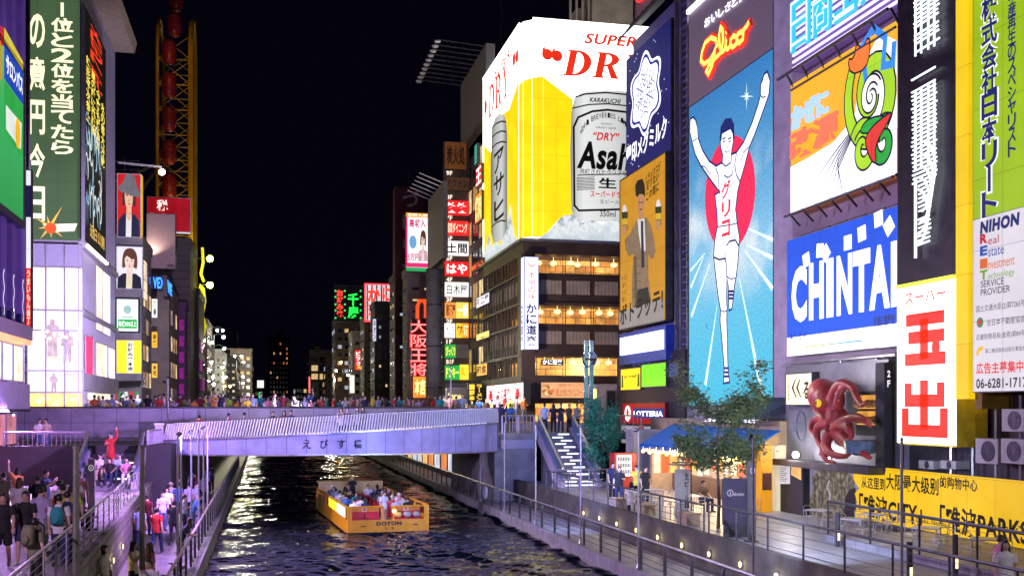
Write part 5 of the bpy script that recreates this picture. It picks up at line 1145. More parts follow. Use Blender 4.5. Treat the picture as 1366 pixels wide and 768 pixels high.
def serif(m_, F, st, u0, u1, vt, vb, off, lean=.22):
    """slanted display capitals with slab serifs"""
    a, b, c, d = F.rect(u0, u1, vt, vb); cell = (b-a)/len(st); H = d-c
    def q(x, y): return (x+lean*(y-c), y)
    def bar(x0, x1, y0, y1): m_.fpoly(F, [q(x0, y0), q(x1, y0), q(x1, y1), q(x0, y1)], off)
    for k, ch in enumerate(st):
        x = a+k*cell; w = cell*.86; sw = w*.29; e = H*.075
        if ch in 'DPRE': bar(x, x+sw*1.5, c, c+e); bar(x+sw*.25, x+sw*1.25, c+e, d-e); bar(x, x+sw*1.5, d-e, d)
        n = 14
        def bowl(y0, y1, xr):
            out = []; inn = []
            for i in range(n+1):
                an = math.pi/2-math.pi*i/n; out.append(q(x+sw*1.25+(xr-sw*1.25)*math.cos(an), (y0+y1)/2+(y1-y0)/2*math.sin(an))); inn.append(q(x+sw*1.25+(xr-sw*2.3)*math.cos(an), (y0+y1)/2+((y1-y0)/2-e*1.1)*math.sin(an)))
            for i in range(n): m_.fpoly(F, [out[i], out[i+1], inn[i+1], inn[i]], off)
        if ch == 'D': bowl(c, d, w)
        if ch in 'PR': bowl(c+H*.45, d, w*.9)
        if ch == 'R': m_.fpoly(F, [q(x+w*.45, c+H*.5), q(x+w*.68, c+H*.5), q(x+w*1.02, c), q(x+w*.72, c)], off); bar(x+w*.7, x+w*1.08, c-.001, c+e*.6)
        if ch == 'Y': m_.fpoly(F, [q(x+w*.02, d), q(x+w*.32, d), q(x+w*.6, c+H*.42), q(x+w*.4, c+H*.42)], off); m_.fpoly(F, [q(x+w*.78, d), q(x+w*.9, d), q(x+w*.58, c+H*.42), q(x+w*.5, c+H*.42)], off); bar(x+w*.38, x+w*.62, c+e, c+H*.42); bar(x+w*.25, x+w*.75, c, c+e)
        if ch == 'E': bar(x+sw*1.5, x+w*.85, c, c+e); bar(x+sw*1.5, x+w*.85, d-e, d); bar(x+sw*1.25, x+w*.6, c+H*.48, c+H*.55); bar(x+w*.78, x+w*.85, c+e, c+H*.22); bar(x+w*.78, x+w*.85, d-H*.22, d-e)
        if ch == 'U': bar(x, x+sw*1.5, d-e, d); bar(x+w*.65, x+w, d-e, d); bar(x+sw*.25, x+sw*1.25, c+H*.25, d-e); bar(x+w*.8, x+w*.9, c+H*.25, d-e); m_.ribbon(F, [q(x+sw*.75+(w*.85-sw*.75)*.5*(1-math.cos(math.pi*i/8)), c+H*.25-H*.2*math.sin(math.pi*i/8)) for i in range(9)], [sw*(1-.05*i) for i in range(9)], off)
        if ch == 'S': m_.ribbon(F, [q(x+w*px_, c+H*py_) for px_, py_ in ((.85, .78), (.75, .93), (.5, .96), (.2, .86), (.17, .68), (.45, .53), (.75, .38), (.8, .2), (.55, .05), (.25, .06), (.08, .26))], [w*.1, w*.12, w*.1, w*.16, w*.2, w*.22, w*.2, w*.16, w*.1, w*.12, w*.1], off)
def quote(m_, F, u, v, off, r=.42, flip=1):
    c = F.px(u, v); m_.ell(F, c, r, r, off); m_.ribbon(F, [(c[0]-flip*r*.75, c[1]), (c[0]-flip*r*.7, c[1]+flip*r*.9), (c[0]-flip*r*.1, c[1]+flip*r*1.5)], [r*.5, r*.4, r*.1], off+.001)
m_ = M(); m_.pt(Fr, 'SUPER', 779, 849, 44, 58.5, .03, bold=.035, shear=.25); serif(m_, Fr, 'DRY', 751, 868, 66, 101, .03)
quote(m_, Fr, 730, 73, .03); quote(m_, Fr, 743, 75, .03)
m_.text(Fl, 'SUPER', *Fl.rect(660, 681, 95, 107), .03, bold=.04, shear=.2); serif(m_, Fl, 'DRY', 652, 680, 118, 160, .03, .1); quote(m_, Fl, 648.3, 143, .03, .6); quote(m_, Fl, 686, 79, .03, .5, -1); quote(m_, Fl, 690, 75, .03, .5, -1)
m_.build('red_lettering', redm, bb)
# grey side board with lamp arms, roof plant
Fg = FX(18.9); root = thing('billboard', 'blank grey board with long lamp arms behind the beer billboard', 'sign', (19.2, 98, 20))
a, b_ = -106, -yb-.1; zt2, zb2 = 38.2, 28.5
M().fbox(Fg, a, b_, zb2, zt2, -.8, 0).build('panel', mat('grey_board'), root)
m_ = M(); lm = M()
for k in range(10):
    s = a+.4+(b_-a-.8)*k/9; p = Fg.w(s, zt2-.15, 0); q = Fg.w(s-.4, zt2+.25, 4.2); m_.tube([p, q], .05, 4); lm.ball(q+Vector((0, 0, -.15)), (.32, .22, .16), 8, 5)
m_.build('lamp_arm', steel, root); lm.build('lamp_head', white, root)
m_ = M(); 
for k in range(9): s = a+(b_-a)*k/8; m_.tube([Fg.w(s, zb2, -.1), Fg.w(s, zb2-1.6, -1.2)], .07, 4); m_.tube([Fg.w(s, zb2-1.5, -1.2), Fg.w(min(b_, s+1.5), zb2, -.1)], .05, 4)
m_.build('bracket', dsteel, root)
o = thing('roof_plant', 'beige water tanks and pipes on the roof behind the beer billboard', 'roof equipment', (25, 84, 35)); m_ = M()
m_.box(25.2, 28.6, 82, 85, 35, 39.5).box(24.2, 25.0, 83, 84.5, 35, 38)
for k in range(4): m_.tube([(23.4+k*.5, 82, 35), (23.4+k*.5, 82, 39.6-.2*k)], .1, 6)
m_.build('tank', beige, o)
m_ = M()
for k in range(5): m_.tube([(20.6+k*2.1, 80.5, 35), (20.6+k*2.1, 80.5, 35.5)], [.55, .45], 10)
m_.build('vent', greywall, o)
m_ = M().tube([(17.9+3, 96, 38), (17.9+3, 96, 44)], .05, 4); o = thing('mast', 'thin mast on the roof behind the lamp arms', 'mast', (20.9, 96, 38)); m_.build('pole', dsteel, o)
# ================================================================ south bank facade near the camera
XF = 21.5
FG = FX(22.0)
lavf = panelled('lavender_facade', (.40, .35, .47), 1.9, 3.2, .01, (.22, .19, .28), .5, .05, 'YZ', .15)
yA, yB = -FG.s(1058.5), -FG.s(918)
b = thing('billboard_building', 'lavender clad building carrying the huge running athlete screen', 'building', (26, 48, ZT))
M().box(22.45, 34, yA, yB+.4, ZT, 36).build('wall', lavf, b)
M().fbox(FG, FG.s(1031.5), FG.s(1058.5), 5.2, 36, -.44, -.02).build('pier', lavf, b)
# ---- athlete screen
def glico_mat():
    m, nt, bs = _nodes('athlete_screen'); L = nt.links
    ge = nt.nodes.new('ShaderNodeNewGeometry'); sp = nt.nodes.new('ShaderNodeSeparateXYZ'); L.new(ge.outputs['Position'], sp.inputs[0])
    mr = nt.nodes.new('ShaderNodeMapRange'); mr.inputs[1].default_value = 6; mr.inputs[2].default_value = 22; L.new(sp.outputs['Z'], mr.inputs[0])
    cr = nt.nodes.new('ShaderNodeValToRGB'); L.new(mr.outputs[0], cr.inputs[0]); e = cr.color_ramp.elements
    for k, (p, c) in enumerate(((0, (70, 205, 240)), (.3, (105, 205, 245)), (.5, (140, 205, 245)), (.72, (85, 165, 220)), (1, (50, 130, 200)))):
        if k > 1: e.new(.5)
    for k, (p, c) in enumerate(((0, (70, 205, 240)), (.3, (105, 205, 245)), (.5, (140, 205, 245)), (.72, (85, 165, 220)), (1, (50, 130, 200)))): e[k].position = p; e[k].color = (*lin(c), 1)
    # soft printed clouds on both sides at mid height
    n = nt.nodes.new('ShaderNodeTexNoise'); n.inputs['Scale'].default_value = .28; n.inputs['Detail'].default_value = 3; L.new(ge.outputs['Position'], n.inputs['Vector'])
    m2 = nt.nodes.new('ShaderNodeMapRange'); m2.inputs[1].default_value = .46; m2.inputs[2].default_value = .66; m2.inputs[4].default_value = .85; L.new(n.outputs['Fac'], m2.inputs[0])
    bd = nt.nodes.new('ShaderNodeValToRGB'); L.new(mr.outputs[0], bd.inputs[0]); q = bd.color_ramp.elements; q.new(.5); q.new(.6)
    for k, (p, v) in enumerate(((.3, 0), (.48, 1), (.62, 1), (.8, 0))): q[k].position = p; q[k].color = (v, v, v, 1)
    mu = nt.nodes.new('ShaderNodeMath'); mu.operation = 'MULTIPLY'; L.new(m2.outputs[0], mu.inputs[0]); L.new(bd.outputs[0], mu.inputs[1])
    mx = nt.nodes.new('ShaderNodeMix'); mx.data_type = 'RGBA'; L.new(mu.outputs[0], mx.inputs[0]); L.new(cr.outputs[0], mx.inputs[6]); mx.inputs[7].default_value = (.9, .97, 1, 1)
    # LED grain
    vo = nt.nodes.new('ShaderNodeTexNoise'); vo.inputs['Scale'].default_value = 9; vo.inputs['Detail'].default_value = 2; L.new(ge.outputs['Position'], vo.inputs['Vector'])
    m3 = nt.nodes.new('ShaderNodeMapRange'); m3.inputs[1].default_value = .3; m3.inputs[2].default_value = .7; m3.inputs[3].default_value = .75; m3.inputs[4].default_value = 1.15; L.new(vo.outputs['Fac'], m3.inputs[0])
    L.new(mx.outputs[2], bs.inputs['Emission Color']); L.new(m3.outputs[0], bs.inputs['Emission Strength']); bs.inputs['Base Color'].default_value = (.02, .02, .02, 1); bs.inputs['Specular IOR Level'].default_value = .08
    return m
s0, s1 = FG.s(919), FG.s(1031); t1 = FG.px(919, 144)[1]; t0 = FG.px(1031, 540)[1]
root = thing('athlete_screen', 'giant blue screen of a running athlete with raised arms before a red disc', 'screen', FG.w((s0+s1)/2, t0))
M().fbox(FG, s0, s1, t0, t1, -.43, -.01).build('cabinet', dsteel, root)
M().fbox(FG, s0+.03, s1-.03, t0+.03, t1-.03, -.009, 0).build('panel', glico_mat(), root)
F = FG
m_ = M()
for P in ([(283*.39, 368)], ): pass
c4 = lambda x, y: (810+.3388*x, .3388*y); c5 = lambda x, y: (810+.3906*x, 240+.3906*y)
for (xa, ya), (xb, yb_), wa in (((330, 262), (286, 368), .22), ((350, 290), (288, 466), .25), ((376, 430), (336, 700), .3), ((452, 335), (537, 766), .38), ((470, 240), (566, 372), .25), ((478, 222), (566, 266), .2), ((480, 165), (567, 205), .18), ((335, 250), (285, 310), .15)):
    a_, b_ = F.px(*c5(xa, ya)), F.px(*c5(xb, yb_)); m_.ribbon(F, [a_, b_], [.06, wa], .012)
m_.build('ray_picture', emit((215, 245, 255), 1.2, .1), root)
m_ = M(); cx, cyy = 974.5, 258
m_.pp(F, [(cx+33.5*math.cos(2*math.pi*k/48), cyy+77*math.sin(2*math.pi*k/48)+(-.28*33.5*math.cos(2*math.pi*k/48))) for k in range(48)], .02); m_.build('disc_picture', emit((240, 40, 85), 1.05, .05), root)
m_ = M(); u, v = c4(550, 380)
m_.pp(F, [(u+(18 if k % 4 == 0 else 8 if k % 2 == 0 else 2.4)*math.cos(math.pi*k/8+math.pi/2)*(.55), v+(20 if k % 4 == 0 else 8 if k % 2 == 0 else 2.6)*math.sin(math.pi*k/8+math.pi/2)) for k in range(16)], .014); m_.build('star_picture', emit((225, 245, 255), 1.3, 0), root)
body = [c4(330, 470), c4(341, 462), c4(352, 474), c4(358, 500), c4(361, 545), c4(377, 590), c4(404, 634), c4(432, 654), c4(456, 640), c4(458, 612), c4(450, 585), c4(447, 545), c4(452, 500), c4(470, 472), c4(490, 470), c4(501, 492), c4(503, 545), c4(494, 588), c4(492, 608), c4(512, 600), c4(540, 560), c4(574, 482), c4(598, 410), c4(606, 378), c4(607, 335), c4(622, 292), c4(634, 283), c4(645, 318), c4(640, 372), c4(628, 408), c4(606, 470), c4(584, 530), c4(563, 580), c4(545, 650), c4(526, 716),
        c5(448, 40), c5(441, 100), c5(447, 150), c5(455, 200), c5(452, 235), c5(449, 280), c5(443, 330), c5(437, 362), c5(434, 400), c5(428, 440), c5(419, 446), c5(417, 400), c5(416, 362), c5(411, 330), c5(410, 400), c5(412, 440), c5(411, 475), c5(413, 540), c5(414, 610), c5(416, 650), c5(420, 690), c5(400, 694), c5(402, 640), c5(399, 600), c5(393, 530), c5(388, 480), c5(390, 445), c5(382, 400), c5(374, 335), c5(366, 262), c5(370, 205), c5(379, 160), c5(377, 110), c5(370, 50), c4(446, 756), c4(424, 728), c4(398, 692), c4(371, 652), c4(350, 610), c4(337, 560), c4(328, 520)]
navy = emit((22, 40, 120), .6, 0); wh = emit((248, 250, 255), 1.35, .05)
m_ = M(); m_.pp(F, body, .03); m_.build('athlete_picture', wh, root)
o_ = M(); o_.pr(F, body, .11, .04, closed=True)
for P, wd in (([(452, 640), (470, 655), (490, 640), (493, 612)], .08), ([(462, 690), (478, 700), (495, 688), (500, 655)], .07), ([(430, 660), (440, 690), (442, 730), (447, 768)], .08), ([(512, 604), (505, 650), (512, 690), (526, 716)], .08), ([(372, 652), (390, 660), (410, 690)], .06), ([(560, 580), (540, 600), (528, 640)], .06), ([(608, 378), (616, 385), (628, 380)], .06), ([(357, 545), (348, 552), (339, 556)], .06)): o_.pr(F, [c4(*p) for p in P], wd, .041)
for P, wd in (([(367, 264), (385, 272), (404, 268), (409, 285), (411, 330)], .10), ([(410, 225), (420, 210), (440, 205), (452, 225)], .10), ([(412, 330), (424, 338), (440, 335)], .06), ([(392, 445), (402, 450), (411, 446)], .06), ([(378, 160), (395, 158), (430, 152), (446, 148)], .06), ([(340, 490), (345, 510)], .05), ([(408, 290), (406, 250)], .06)): o_.pr(F, [c5(*p) for p in P], wd, .041)
for x in (336, 343, 350): o_.pr(F, [c4(x, 474), c4(x+3, 500)], .035, .041)
for x in (618, 626, 634): o_.pr(F, [c4(x, 300), c4(x-2, 330)], .035, .041)
for yy in (380, 392, 404): o_.pr(F, [c5(418, yy), c5(434, yy)], .13, .041)
for yy in (642, 656, 670): o_.pr(F, [c5(402, yy), c5(418, yy)], .12, .041)
o_.pp(F, [c4(446, 545), c4(450, 498), c4(468, 468), c4(492, 466), c4(504, 492), c4(504, 545), c4(499, 560), c4(497, 528), c4(488, 510), c4(470, 520), c4(456, 528), c4(452, 560)], .045)
for x in (464, 486): o_.pp(F, [c4(x-7, 545), c4(x+6, 540), c4(x+6, 546), c4(x-7, 551)], .05); o_.pp(F, [c4(x-5, 556), c4(x+5, 553), c4(x+4, 559), c4(x-4, 561)], .05)
o_.pr(F, [c4(478, 560), c4(474, 580), c4(481, 582)], .03, .05); o_.pr(F, [c4(465, 596), c4(476, 601), c4(487, 592)], .045, .05)
o_.build('outline_picture', navy, root)
m_ = M()
for ch, (x0, y0, x1, y1) in zip('グリコ', ((392, 12, 424, 70), (394, 78, 424, 132), (394, 142, 422, 200))): ua, va = c5(x0, y0); ub, vb = c5(x1, y1); m_.pt(F, ch, ua, ub, va, vb, .045, bold=.04)
m_.build('lettering', emit((235, 35, 60), 1, 0), root)
# ---- grey head panel with script
t2 = FG.px(919, 20)[1]
root = thing('neon_sign', 'grey panel with red and yellow neon script above the athlete screen', 'sign', FG.w((s0+s1)/2, t1))
M().fbox(FG, s0, s1, t1+.03, t2, -.43, 0).build('panel', mat('mauve_grey_panel', (.24, .20, .22), .5, 0, .08), root)
M().fbox(FG, s0, s1, t2+.01, t2+.22, -.3, .15).build('top_light', emit((245, 240, 255), 3, 0), root)
def script(m_, wd, off, dep):
    f = lambda P: [c4(*p) for p in P]
    m_.pr(F, f([(446, 188), (440, 158), (420, 150), (396, 172), (384, 208), (380, 240), (392, 254), (414, 240), (430, 214), (436, 196), (433, 228), (424, 262), (410, 294), (402, 282), (412, 258), (440, 228), (462, 206)]), wd, off, dep)
    m_.pr(F, f([(462, 206), (468, 160), (466, 120), (458, 110), (452, 140), (455, 190), (464, 206), (476, 196)]), wd, off, dep)
    m_.pr(F, f([(476, 196), (480, 166), (478, 158), (478, 190), (486, 196), (496, 184)]), wd, off, dep); m_.pr(F, f([(478, 134), (480, 128)]), wd*1.2, off, dep)
    m_.pr(F, f([(520, 148), (510, 142), (498, 158), (496, 180), (506, 188), (524, 172)]), wd, off, dep)
    m_.pr(F, f([(540, 128), (526, 136), (522, 160), (532, 172), (546, 156), (548, 134), (538, 128), (548, 122), (562, 104), (570, 88)]), wd, off, dep)
m_ = M(); script(m_, .44, .12, .1); m_.build('red_script', emit((255, 40, 30), 1.8, .05), root)
m_ = M(); script(m_, .22, .16, 0); m_.build('yellow_script', emit((255, 225, 90), 1.8, 0), root)
m_ = M()
for k, ch in enumerate('おいしさと健康'):
    ua, va = c4(388+k*27, 108-k*19.5); ub, vb = c4(388+k*27+24, 0); a, b_, c, d = F.rect(ua, ub, va-9.5, va+2); m_.text(F, ch, a, b_, c, d, .08, bold=.04)
m_.build('lettering', emit((240, 240, 255), 2.2, 0), root)
# ---- steel truss behind / service tower with dairy sign
yS0, yS1 = -FG.s(895.5), -FG.s(834.5)
b = thing('sign_tower', 'violet steel tower with ladders carrying the dairy and latte signs', 'building', (24, 58, ZT))
bl = mat('blue_steel_wall', (.13, .11, .34), .45, .3, .15, .7)
y919 = -FG.s(919)
M().box(22.5, 30, yS0-2.2, yS1, 4.6, 29).box(22.45, 30, 54.5, yS0-2.2, ZT, 29).build('wall', bl, b)
m_ = M()
for k in range(60): z = 4+k*.42; m_.box(22.16, 22.44, yS0-2.0, yS0-1.2, z, z+.09)
m_.build('ladder', bl, b)
m_ = M()
for y in (yS0-2.1, yS0-1.1, yS0-.3): m_.box(22.1, 22.44, y, y+.12, 4, 29)
for k in range(9): z = 5+k*2.8; m_.tube([(22.2, yS0-1, z), (22.2, yS0-.3, z+2.6)], .05, 4)
m_.build('column', steel, b)
s0, s1 = FG.s(835), FG.s(895); tt, tb_ = FG.px(835, 81)[1], FG.px(835, 240)[1]
root = thing('billboard', 'dark blue starry dairy sign with a white crystal emblem', 'sign', FG.w((s0+s1)/2, tb_))
M().fbox(FG, s0, s1, tb_, tt, -.45, -.01).build('cabinet', dsteel, root); M().fbox(FG, s0+.04, s1-.04, tb_+.04, tt-.04, -.009, 0).build('panel', emit((14, 22, 105), .75, .25, .4), root)  # print glows itself instead of being floodlit
r_ = random.Random(8); W, H = s1-s0, tt-tb_
st = M()
for k in range(46): st.ell(FG, (s0+W*r_.uniform(.04, .96), tb_+H*r_.uniform(.03, .97)), .05, .05, .012, None, 0, 6)
st.build('star_picture', emit((210, 225, 255), 1.6, 0), root)
def crystal(cx, cy, rx, ry, n=60):
    return [(cx+rx*(1+.13*math.cos(6*(2*math.pi*k/n-math.pi/2)))*math.cos(2*math.pi*k/n), cy+ry*(1+.13*math.cos(6*(2*math.pi*k/n-math.pi/2)))*math.sin(2*math.pi*k/n)) for k in range(n)]
c = (s0+W*.46, tb_+H*.59)
m_ = M(); m_.fpoly(FG, crystal(*c, W*.34, H*.30), .014, None, 0); m_.fpoly(FG, crystal(c[0], c[1], W*.31, H*.275), .02, None, 1); m_.fpoly(FG, crystal(c[0], c[1], W*.28, H*.25), .026, None, 0)
for k in range(6):
    a = math.pi/2+k*math.pi/3; e = lambda r, da=0: (c[0]+W*.24*r*math.cos(a+da), c[1]+H*.21*r*math.sin(a+da))
    m_.ribbon(FG, [e(.12), e(.95)], .07, .032, 0, 1)
    for r in (.4, .62, .82): m_.ribbon(FG, [e(r, .3), e(r-.14), e(r, -.3)], .06, .036, 0, 1); m_.ell(FG, e(r+.04, .34), .08, .08, .034, None, 1, 8); m_.ell(FG, e(r+.04, -.34), .08, .08, .034, None, 1, 8)
m_.build('emblem', [emit((245, 248, 255), 1.4, .05), emit((20, 45, 170), .7, 0)], root)
m_ = M(); m_.text(FG, '雪印メグミルク', s0+.15, s1-.6, tb_+.75, tb_+2.0, .02, bold=.05, slope=.03); m_.build('lettering', emit((248, 248, 255), 1.5, 0), root)
# red neon sign on top
F = FX(22.3); root, s0, s1, t0, t1 = sign('neon_sign', 'pinkish roof sign with red neon letters cut by the top edge', F, 847, 902, -30, 33, .4, mat('pink_grey_board', (.30, .18, .20), .5), dsteel, .08)
m_ = M()
for k, ch in enumerate('ビカ'): m_.text(F, ch, s0+.6+k*2.9, s0+3.2+k*2.9, t0+.9, t0+4.2, .2, bold=.06, dep=.15, slope=.05)
m_.build('lettering', emit((255, 50, 45), 1.7, 0), root)
m_ = M()
for k in range(3): m_.tube([F.w(s0-.6, t0-.25-k*.3, .3+.3*k), F.w(s1+1, t0-.25-k*.3, .3+.3*k)], .06, 5)
for k in range(9): q = s0+(s1-s0)*k/8; m_.tube([F.w(q, t0-.9, .9), F.w(q, t0+.2, .1)], .05, 4)
m_.build('catwalk', dsteel, root)
# latte advert
F = FX(21.75); root, s0, s1, t0, t1 = sign('billboard', 'ochre advert of a man in a checked jacket holding up two cups', F, 827, 888.5, 241, 441, .4, emit((226, 160, 38), .72, .1, .3), dsteel, .08)
W, H = s1-s0, t1-t0; c5p = lambda x, y: F.px(810+.3906*x, 240+.3906*y)
def pl(m_, P, off, mi): m_.fpoly(F, [c5p(*p) for p in P], off, None, mi)
m_ = M()
pl(m_, [(60, 205), (78, 185), (90, 160), (105, 130), (135, 128), (150, 155), (160, 200), (165, 240), (160, 265), (150, 270), (140, 250), (140, 330), (150, 400), (150, 425), (85, 445), (85, 330), (92, 250), (75, 262), (64, 240)], .012, 0)
pl(m_, [(104, 135), (118, 128), (128, 130), (132, 240), (118, 250), (108, 180)], .018, 1); pl(m_, [(116, 140), (124, 140), (128, 300), (118, 300)], .022, 2)
pl(m_, [(105, 375), (140, 365), (150, 425), (85, 445), (100, 420)], .02, 3)
for x in range(5): pl(m_, [(92+x*3, 260+x*2), (94+x*3, 260), (98+x*3, 430), (96+x*3, 430)], .021, 4) if x < 3 else None
for y in range(6): pl(m_, [(88, 270+y*26), (116, 264+y*26), (116, 266+y*26), (88, 272+y*26)], .021, 4)
pl(m_, [(104, 60), (110, 50), (124, 52), (130, 75), (126, 105), (118, 124), (108, 112)], .024, 5); pl(m_, [(108, 105), (124, 100), (126, 132), (110, 136)], .02, 5)
pl(m_, [(97, 20), (105, 2), (122, -4), (130, 20), (131, 60), (124, 50), (112, 48), (104, 60), (98, 50)], .028, 6)
for x0, y0 in ((50, 88), (165, 70)):
    pl(m_, [(x0, y0+22), (x0+22, y0+20), (x0+20, y0+84), (x0+4, y0+88)], .026, 7); pl(m_, [(x0+3, y0+22), (x0+6, y0), (x0+14, y0-4), (x0+20, y0+20)], .03, 1); pl(m_, [(x0+2, y0+45), (x0+21, y0+43), (x0+21, y0+64), (x0+3, y0+67)], .03, 8); pl(m_, [(x0+2, y0+70), (x0+20, y0+66), (x0+16, y0+100), (x0+4, y0+104)], .032, 5)
for x in (113, 122): pl(m_, [(x-3, 76), (x+3, 74), (x+3, 78), (x-3, 80)], .03, 6)
pl(m_, [(112, 100), (121, 98), (119, 103), (113, 104)], .03, 6)
m_.build('person_picture', [emit((150, 125, 95), .7, .2, 2), emit((235, 230, 225), .8), emit((50, 50, 65), .5), emit((55, 52, 45), .5), emit((105, 85, 65), .6), emit((205, 150, 105), .7, .15, 2), emit((35, 25, 20), .5), emit((50, 60, 30), .6), emit((230, 190, 60), .7)], root)
m_ = M(); pl(m_, [(42, 450), (196, 405), (196, 478), (42, 510)], .034, 0); m_.build('label_band', emit((165, 158, 150), .75), root)
m_ = M(); a, b_ = c5p(46, 470)[0], c5p(193, 430)[0]; y0 = c5p(46, 503)[1]; m_.text(F, 'ボトラッテ!', a, b_, y0+.05, y0+1.35, .045, bold=.03, slope=.05)
for k, t_ in enumerate(('この間に', '足りない', 'リラックスが')): q = c4([155, 155, 153][k], [775, 735, 705][k]); z = F.px(*q); m_.text(F, t_, z[0], z[0]+2.1+.4*(k == 2), z[1]-.3, z[1]+.22, .03, bold=.02, slope=.12)
for k, t_ in enumerate(('ゆったり', '深く', 'たっぷり', '癒し')): z = c5p(52, 335+k*24); m_.text(F, t_, z[0], z[0]+.9, z[1]-.2, z[1]+.12, .03)
m_.build('lettering', emit((40, 28, 18), .4, 0), root)
# white light box in a blue frame
F = FX(21.7); root, s0, s1, t0, t1 = sign('light_box', 'white lit box sign in a deep blue surround', F, 826, 889, 446, 487, .5, mat('deep_blue_board', (.02, .05, .38), .4), mat('deep_blue_board'), .05)
m_ = M(); a, b_, c, d = F.rect(828.5, 886, 451, 474); m_.fbox(F, a, b_, c, d, .01, .08); m_.build('lit_face', emit((245, 245, 255), 1.9, .05), root)
m_ = M(); m_.text(F, 'コーヒー&クリーム', a+.4, b_-.4, c+.4, d-.5, .09); m_.build('lettering', emit((225, 228, 245), 1.3, 0), root); m_ = M(); m_.text(F, 'てづくり', a+2, b_-2.2, c-.75, c-.4, .02); m_.build('small_lettering', emit((80, 110, 220), .8, 0), root)
# low shops below the tower
b = thing('low_shop', 'low dark shop block with stacked signs below the white light box', 'building', (24, 60, ZT)); M().box(22.0, 30, 54.6, 66.2, ZT, 9.2).build('wall', charcoal, b)
windows(b, FX(21.98), -65.8, -55.2, 7.7, 8.6, 4, 1, .5, .1, wallframe, [dglass, emit((90, 110, 190), .4, .4)], 3)
F = FX(21.8)
root, s0, s1, t0, t1 = sign('shop_sign', 'yellow lit sign beside the lime green one', F, 828, 855, 492, 521, .4, emit((248, 220, 25), 1.25, .1), dsteel, .05); m_ = M(); m_.text(F, '居酒屋金龍', s0+.7, s1-.7, t0+.75, t1-.45, .02, bold=.03); m_.fpoly(F, [(s0+.2, t0+.2), (s0+.6, t0+.2), (s0+.5, t1-.4), (s0+.25, t1-.4)], .02); m_.fpoly(F, [(s1-.6, t0+.2), (s1-.2, t0+.2), (s1-.25, t1-.4), (s1-.5, t1-.4)], .02); m_.build('lettering', emit((60, 110, 30), .5, 0), root)
root, s0, s1, t0, t1 = sign('shop_sign', 'lime green lit sign beside the yellow one', F, 855.5, 889, 486, 517, .4, emit((120, 225, 30), 1.3, .1), dsteel, .05); m_ = M(); m_.text(F, 'BAR', s0+.9, s1-1., t0+.7, t1-.7, .02); m_.build('lettering', emit((40, 120, 30), .5, 0), root)
root, s0, s1, t0, t1 = sign('shop_sign', 'red burger shop sign with white lettering and a round emblem', F, 830, 888, 537, 565, .5, emit((165, 14, 22), .8, .15), mat('dark_red_board'), .06)
m_ = M(); W = s1-s0; a = s0+W*.30; b_ = s1-.35; m_.fbox(F, a-.15, b_+.1, t0+.4, t1-.35, 0, .02); m_.build('blue_plate', emit((30, 60, 150), .7), root)
m_ = M(); m_.text(F, 'LOTTERIA', a, b_, t0+.5, t1-.5, .04, bold=.03); m_.ell(F, (s0+W*.15, (t0+t1)/2), .55, .48, .03); m_.build('lettering', emit((255, 250, 250), 1.7, 0), root); m_ = M(); m_.ell(F, (s0+W*.15, (t0+t1)/2+.05), .24, .26, .04); m_.build('emblem', emit((230, 30, 30), 1, 0), root)
root, s0, s1, t0, t1 = sign('shop_sign', 'white octopus ball shop sign with brown writing', F, 829, 886, 566, 591, .3, emit((190, 185, 205), .55, .1), steel, .05)
m_ = M(); W = s1-s0; m_.text(F, 'たこ焼き', s0+.2, s0+W*.42, t0+.5, t1-.3, .02, bold=.04); m_.text(F, '本舗', s0+W*.6, s1-1.6, t0+.2, t1-.8, .02, bold=.05); m_.build('lettering', emit((40, 22, 15), .3, 0), root); m_ = M(); m_.ell(F, (s0+W*.5, t0+.8), .5, .65, .02); m_.build('picture', emit((150, 70, 35), .6, .4, 3), root)
# small blue cube on the wall
F = FX(21.2)
# ---------------- right hand stack of signs
FC = FX(21.5); yC0, yC1 = -FC.s(1199), -FC.s(1049)
b = thing('sign_building', 'mauve building stacked with neon and printed signs right of the athlete screen', 'building', (26, 38, ZT))
M().box(21.95, 34, yC0, yA-.01, ZT, 34).build('wall', mat('mauve_wall', (.26, .21, .28), .6, 0, .25, .7), b)
a, b_, c, d = FC.rect(1055, 1198, 283, 318); windows(b, FX(21.93), a, b_, c-.4, FC.px(1198, 245)[1]-.5, 6, 1, .25, .1, wallframe, [dglass, mat('curtained_glass', (.12, .10, .12), .3)], 3, mull=1)
# neon company sign
F = FX(21.3); s0, s1 = F.s(1058), F.s(1198); tb_ = F.px(1061, 95)[1]; tt = tb_+7
root = thing('neon_sign', 'violet louvred sign with cyan neon writing at the top right', 'sign', F.w((s0+s1)/2, tb_))
M().fbox(F, s0, s1, tb_, tt, -.35, -.02).build('panel', emit((120, 90, 170), .75, .1), root)
m_ = M()
for k in range(26): m_.fbox(F, s0, s1, tb_+.1+k*.265, tb_+.19+k*.265, -.019, .05)
m_.build('neon_line', emit((230, 220, 255), 1.4, 0), root)
m_ = M(); m2_ = M()
for k, ch in enumerate('日商エステム'):
    a = s0+.15+k*1.75; z = tb_+.7+.0*k; m_.text(F, ch, a, a+1.55, z, z+2.1, .2, bold=.06, dep=.1)
    m2_.text(F, ch, a+.05, a+1.5, z+.06, z+2.04, .24, bold=-.012)
m_.build('neon_lettering', emit((40, 165, 245), 1.6, 0), root); m2_.build('lettering', emit((225, 235, 255), 1.2, 0), root)
M().fbox(F, s0+.1, s0+3.2, tb_+3.6, tb_+7, .06, .1).build('blue_plate', emit((60, 70, 230), 1.2), root)
m_ = M()
for k in range(7): q = s0+(s1-s0)*k/6; m_.tube([F.w(q, tb_-.1, .3), F.w(q, tb_-1.2, -.4)], .05, 4)
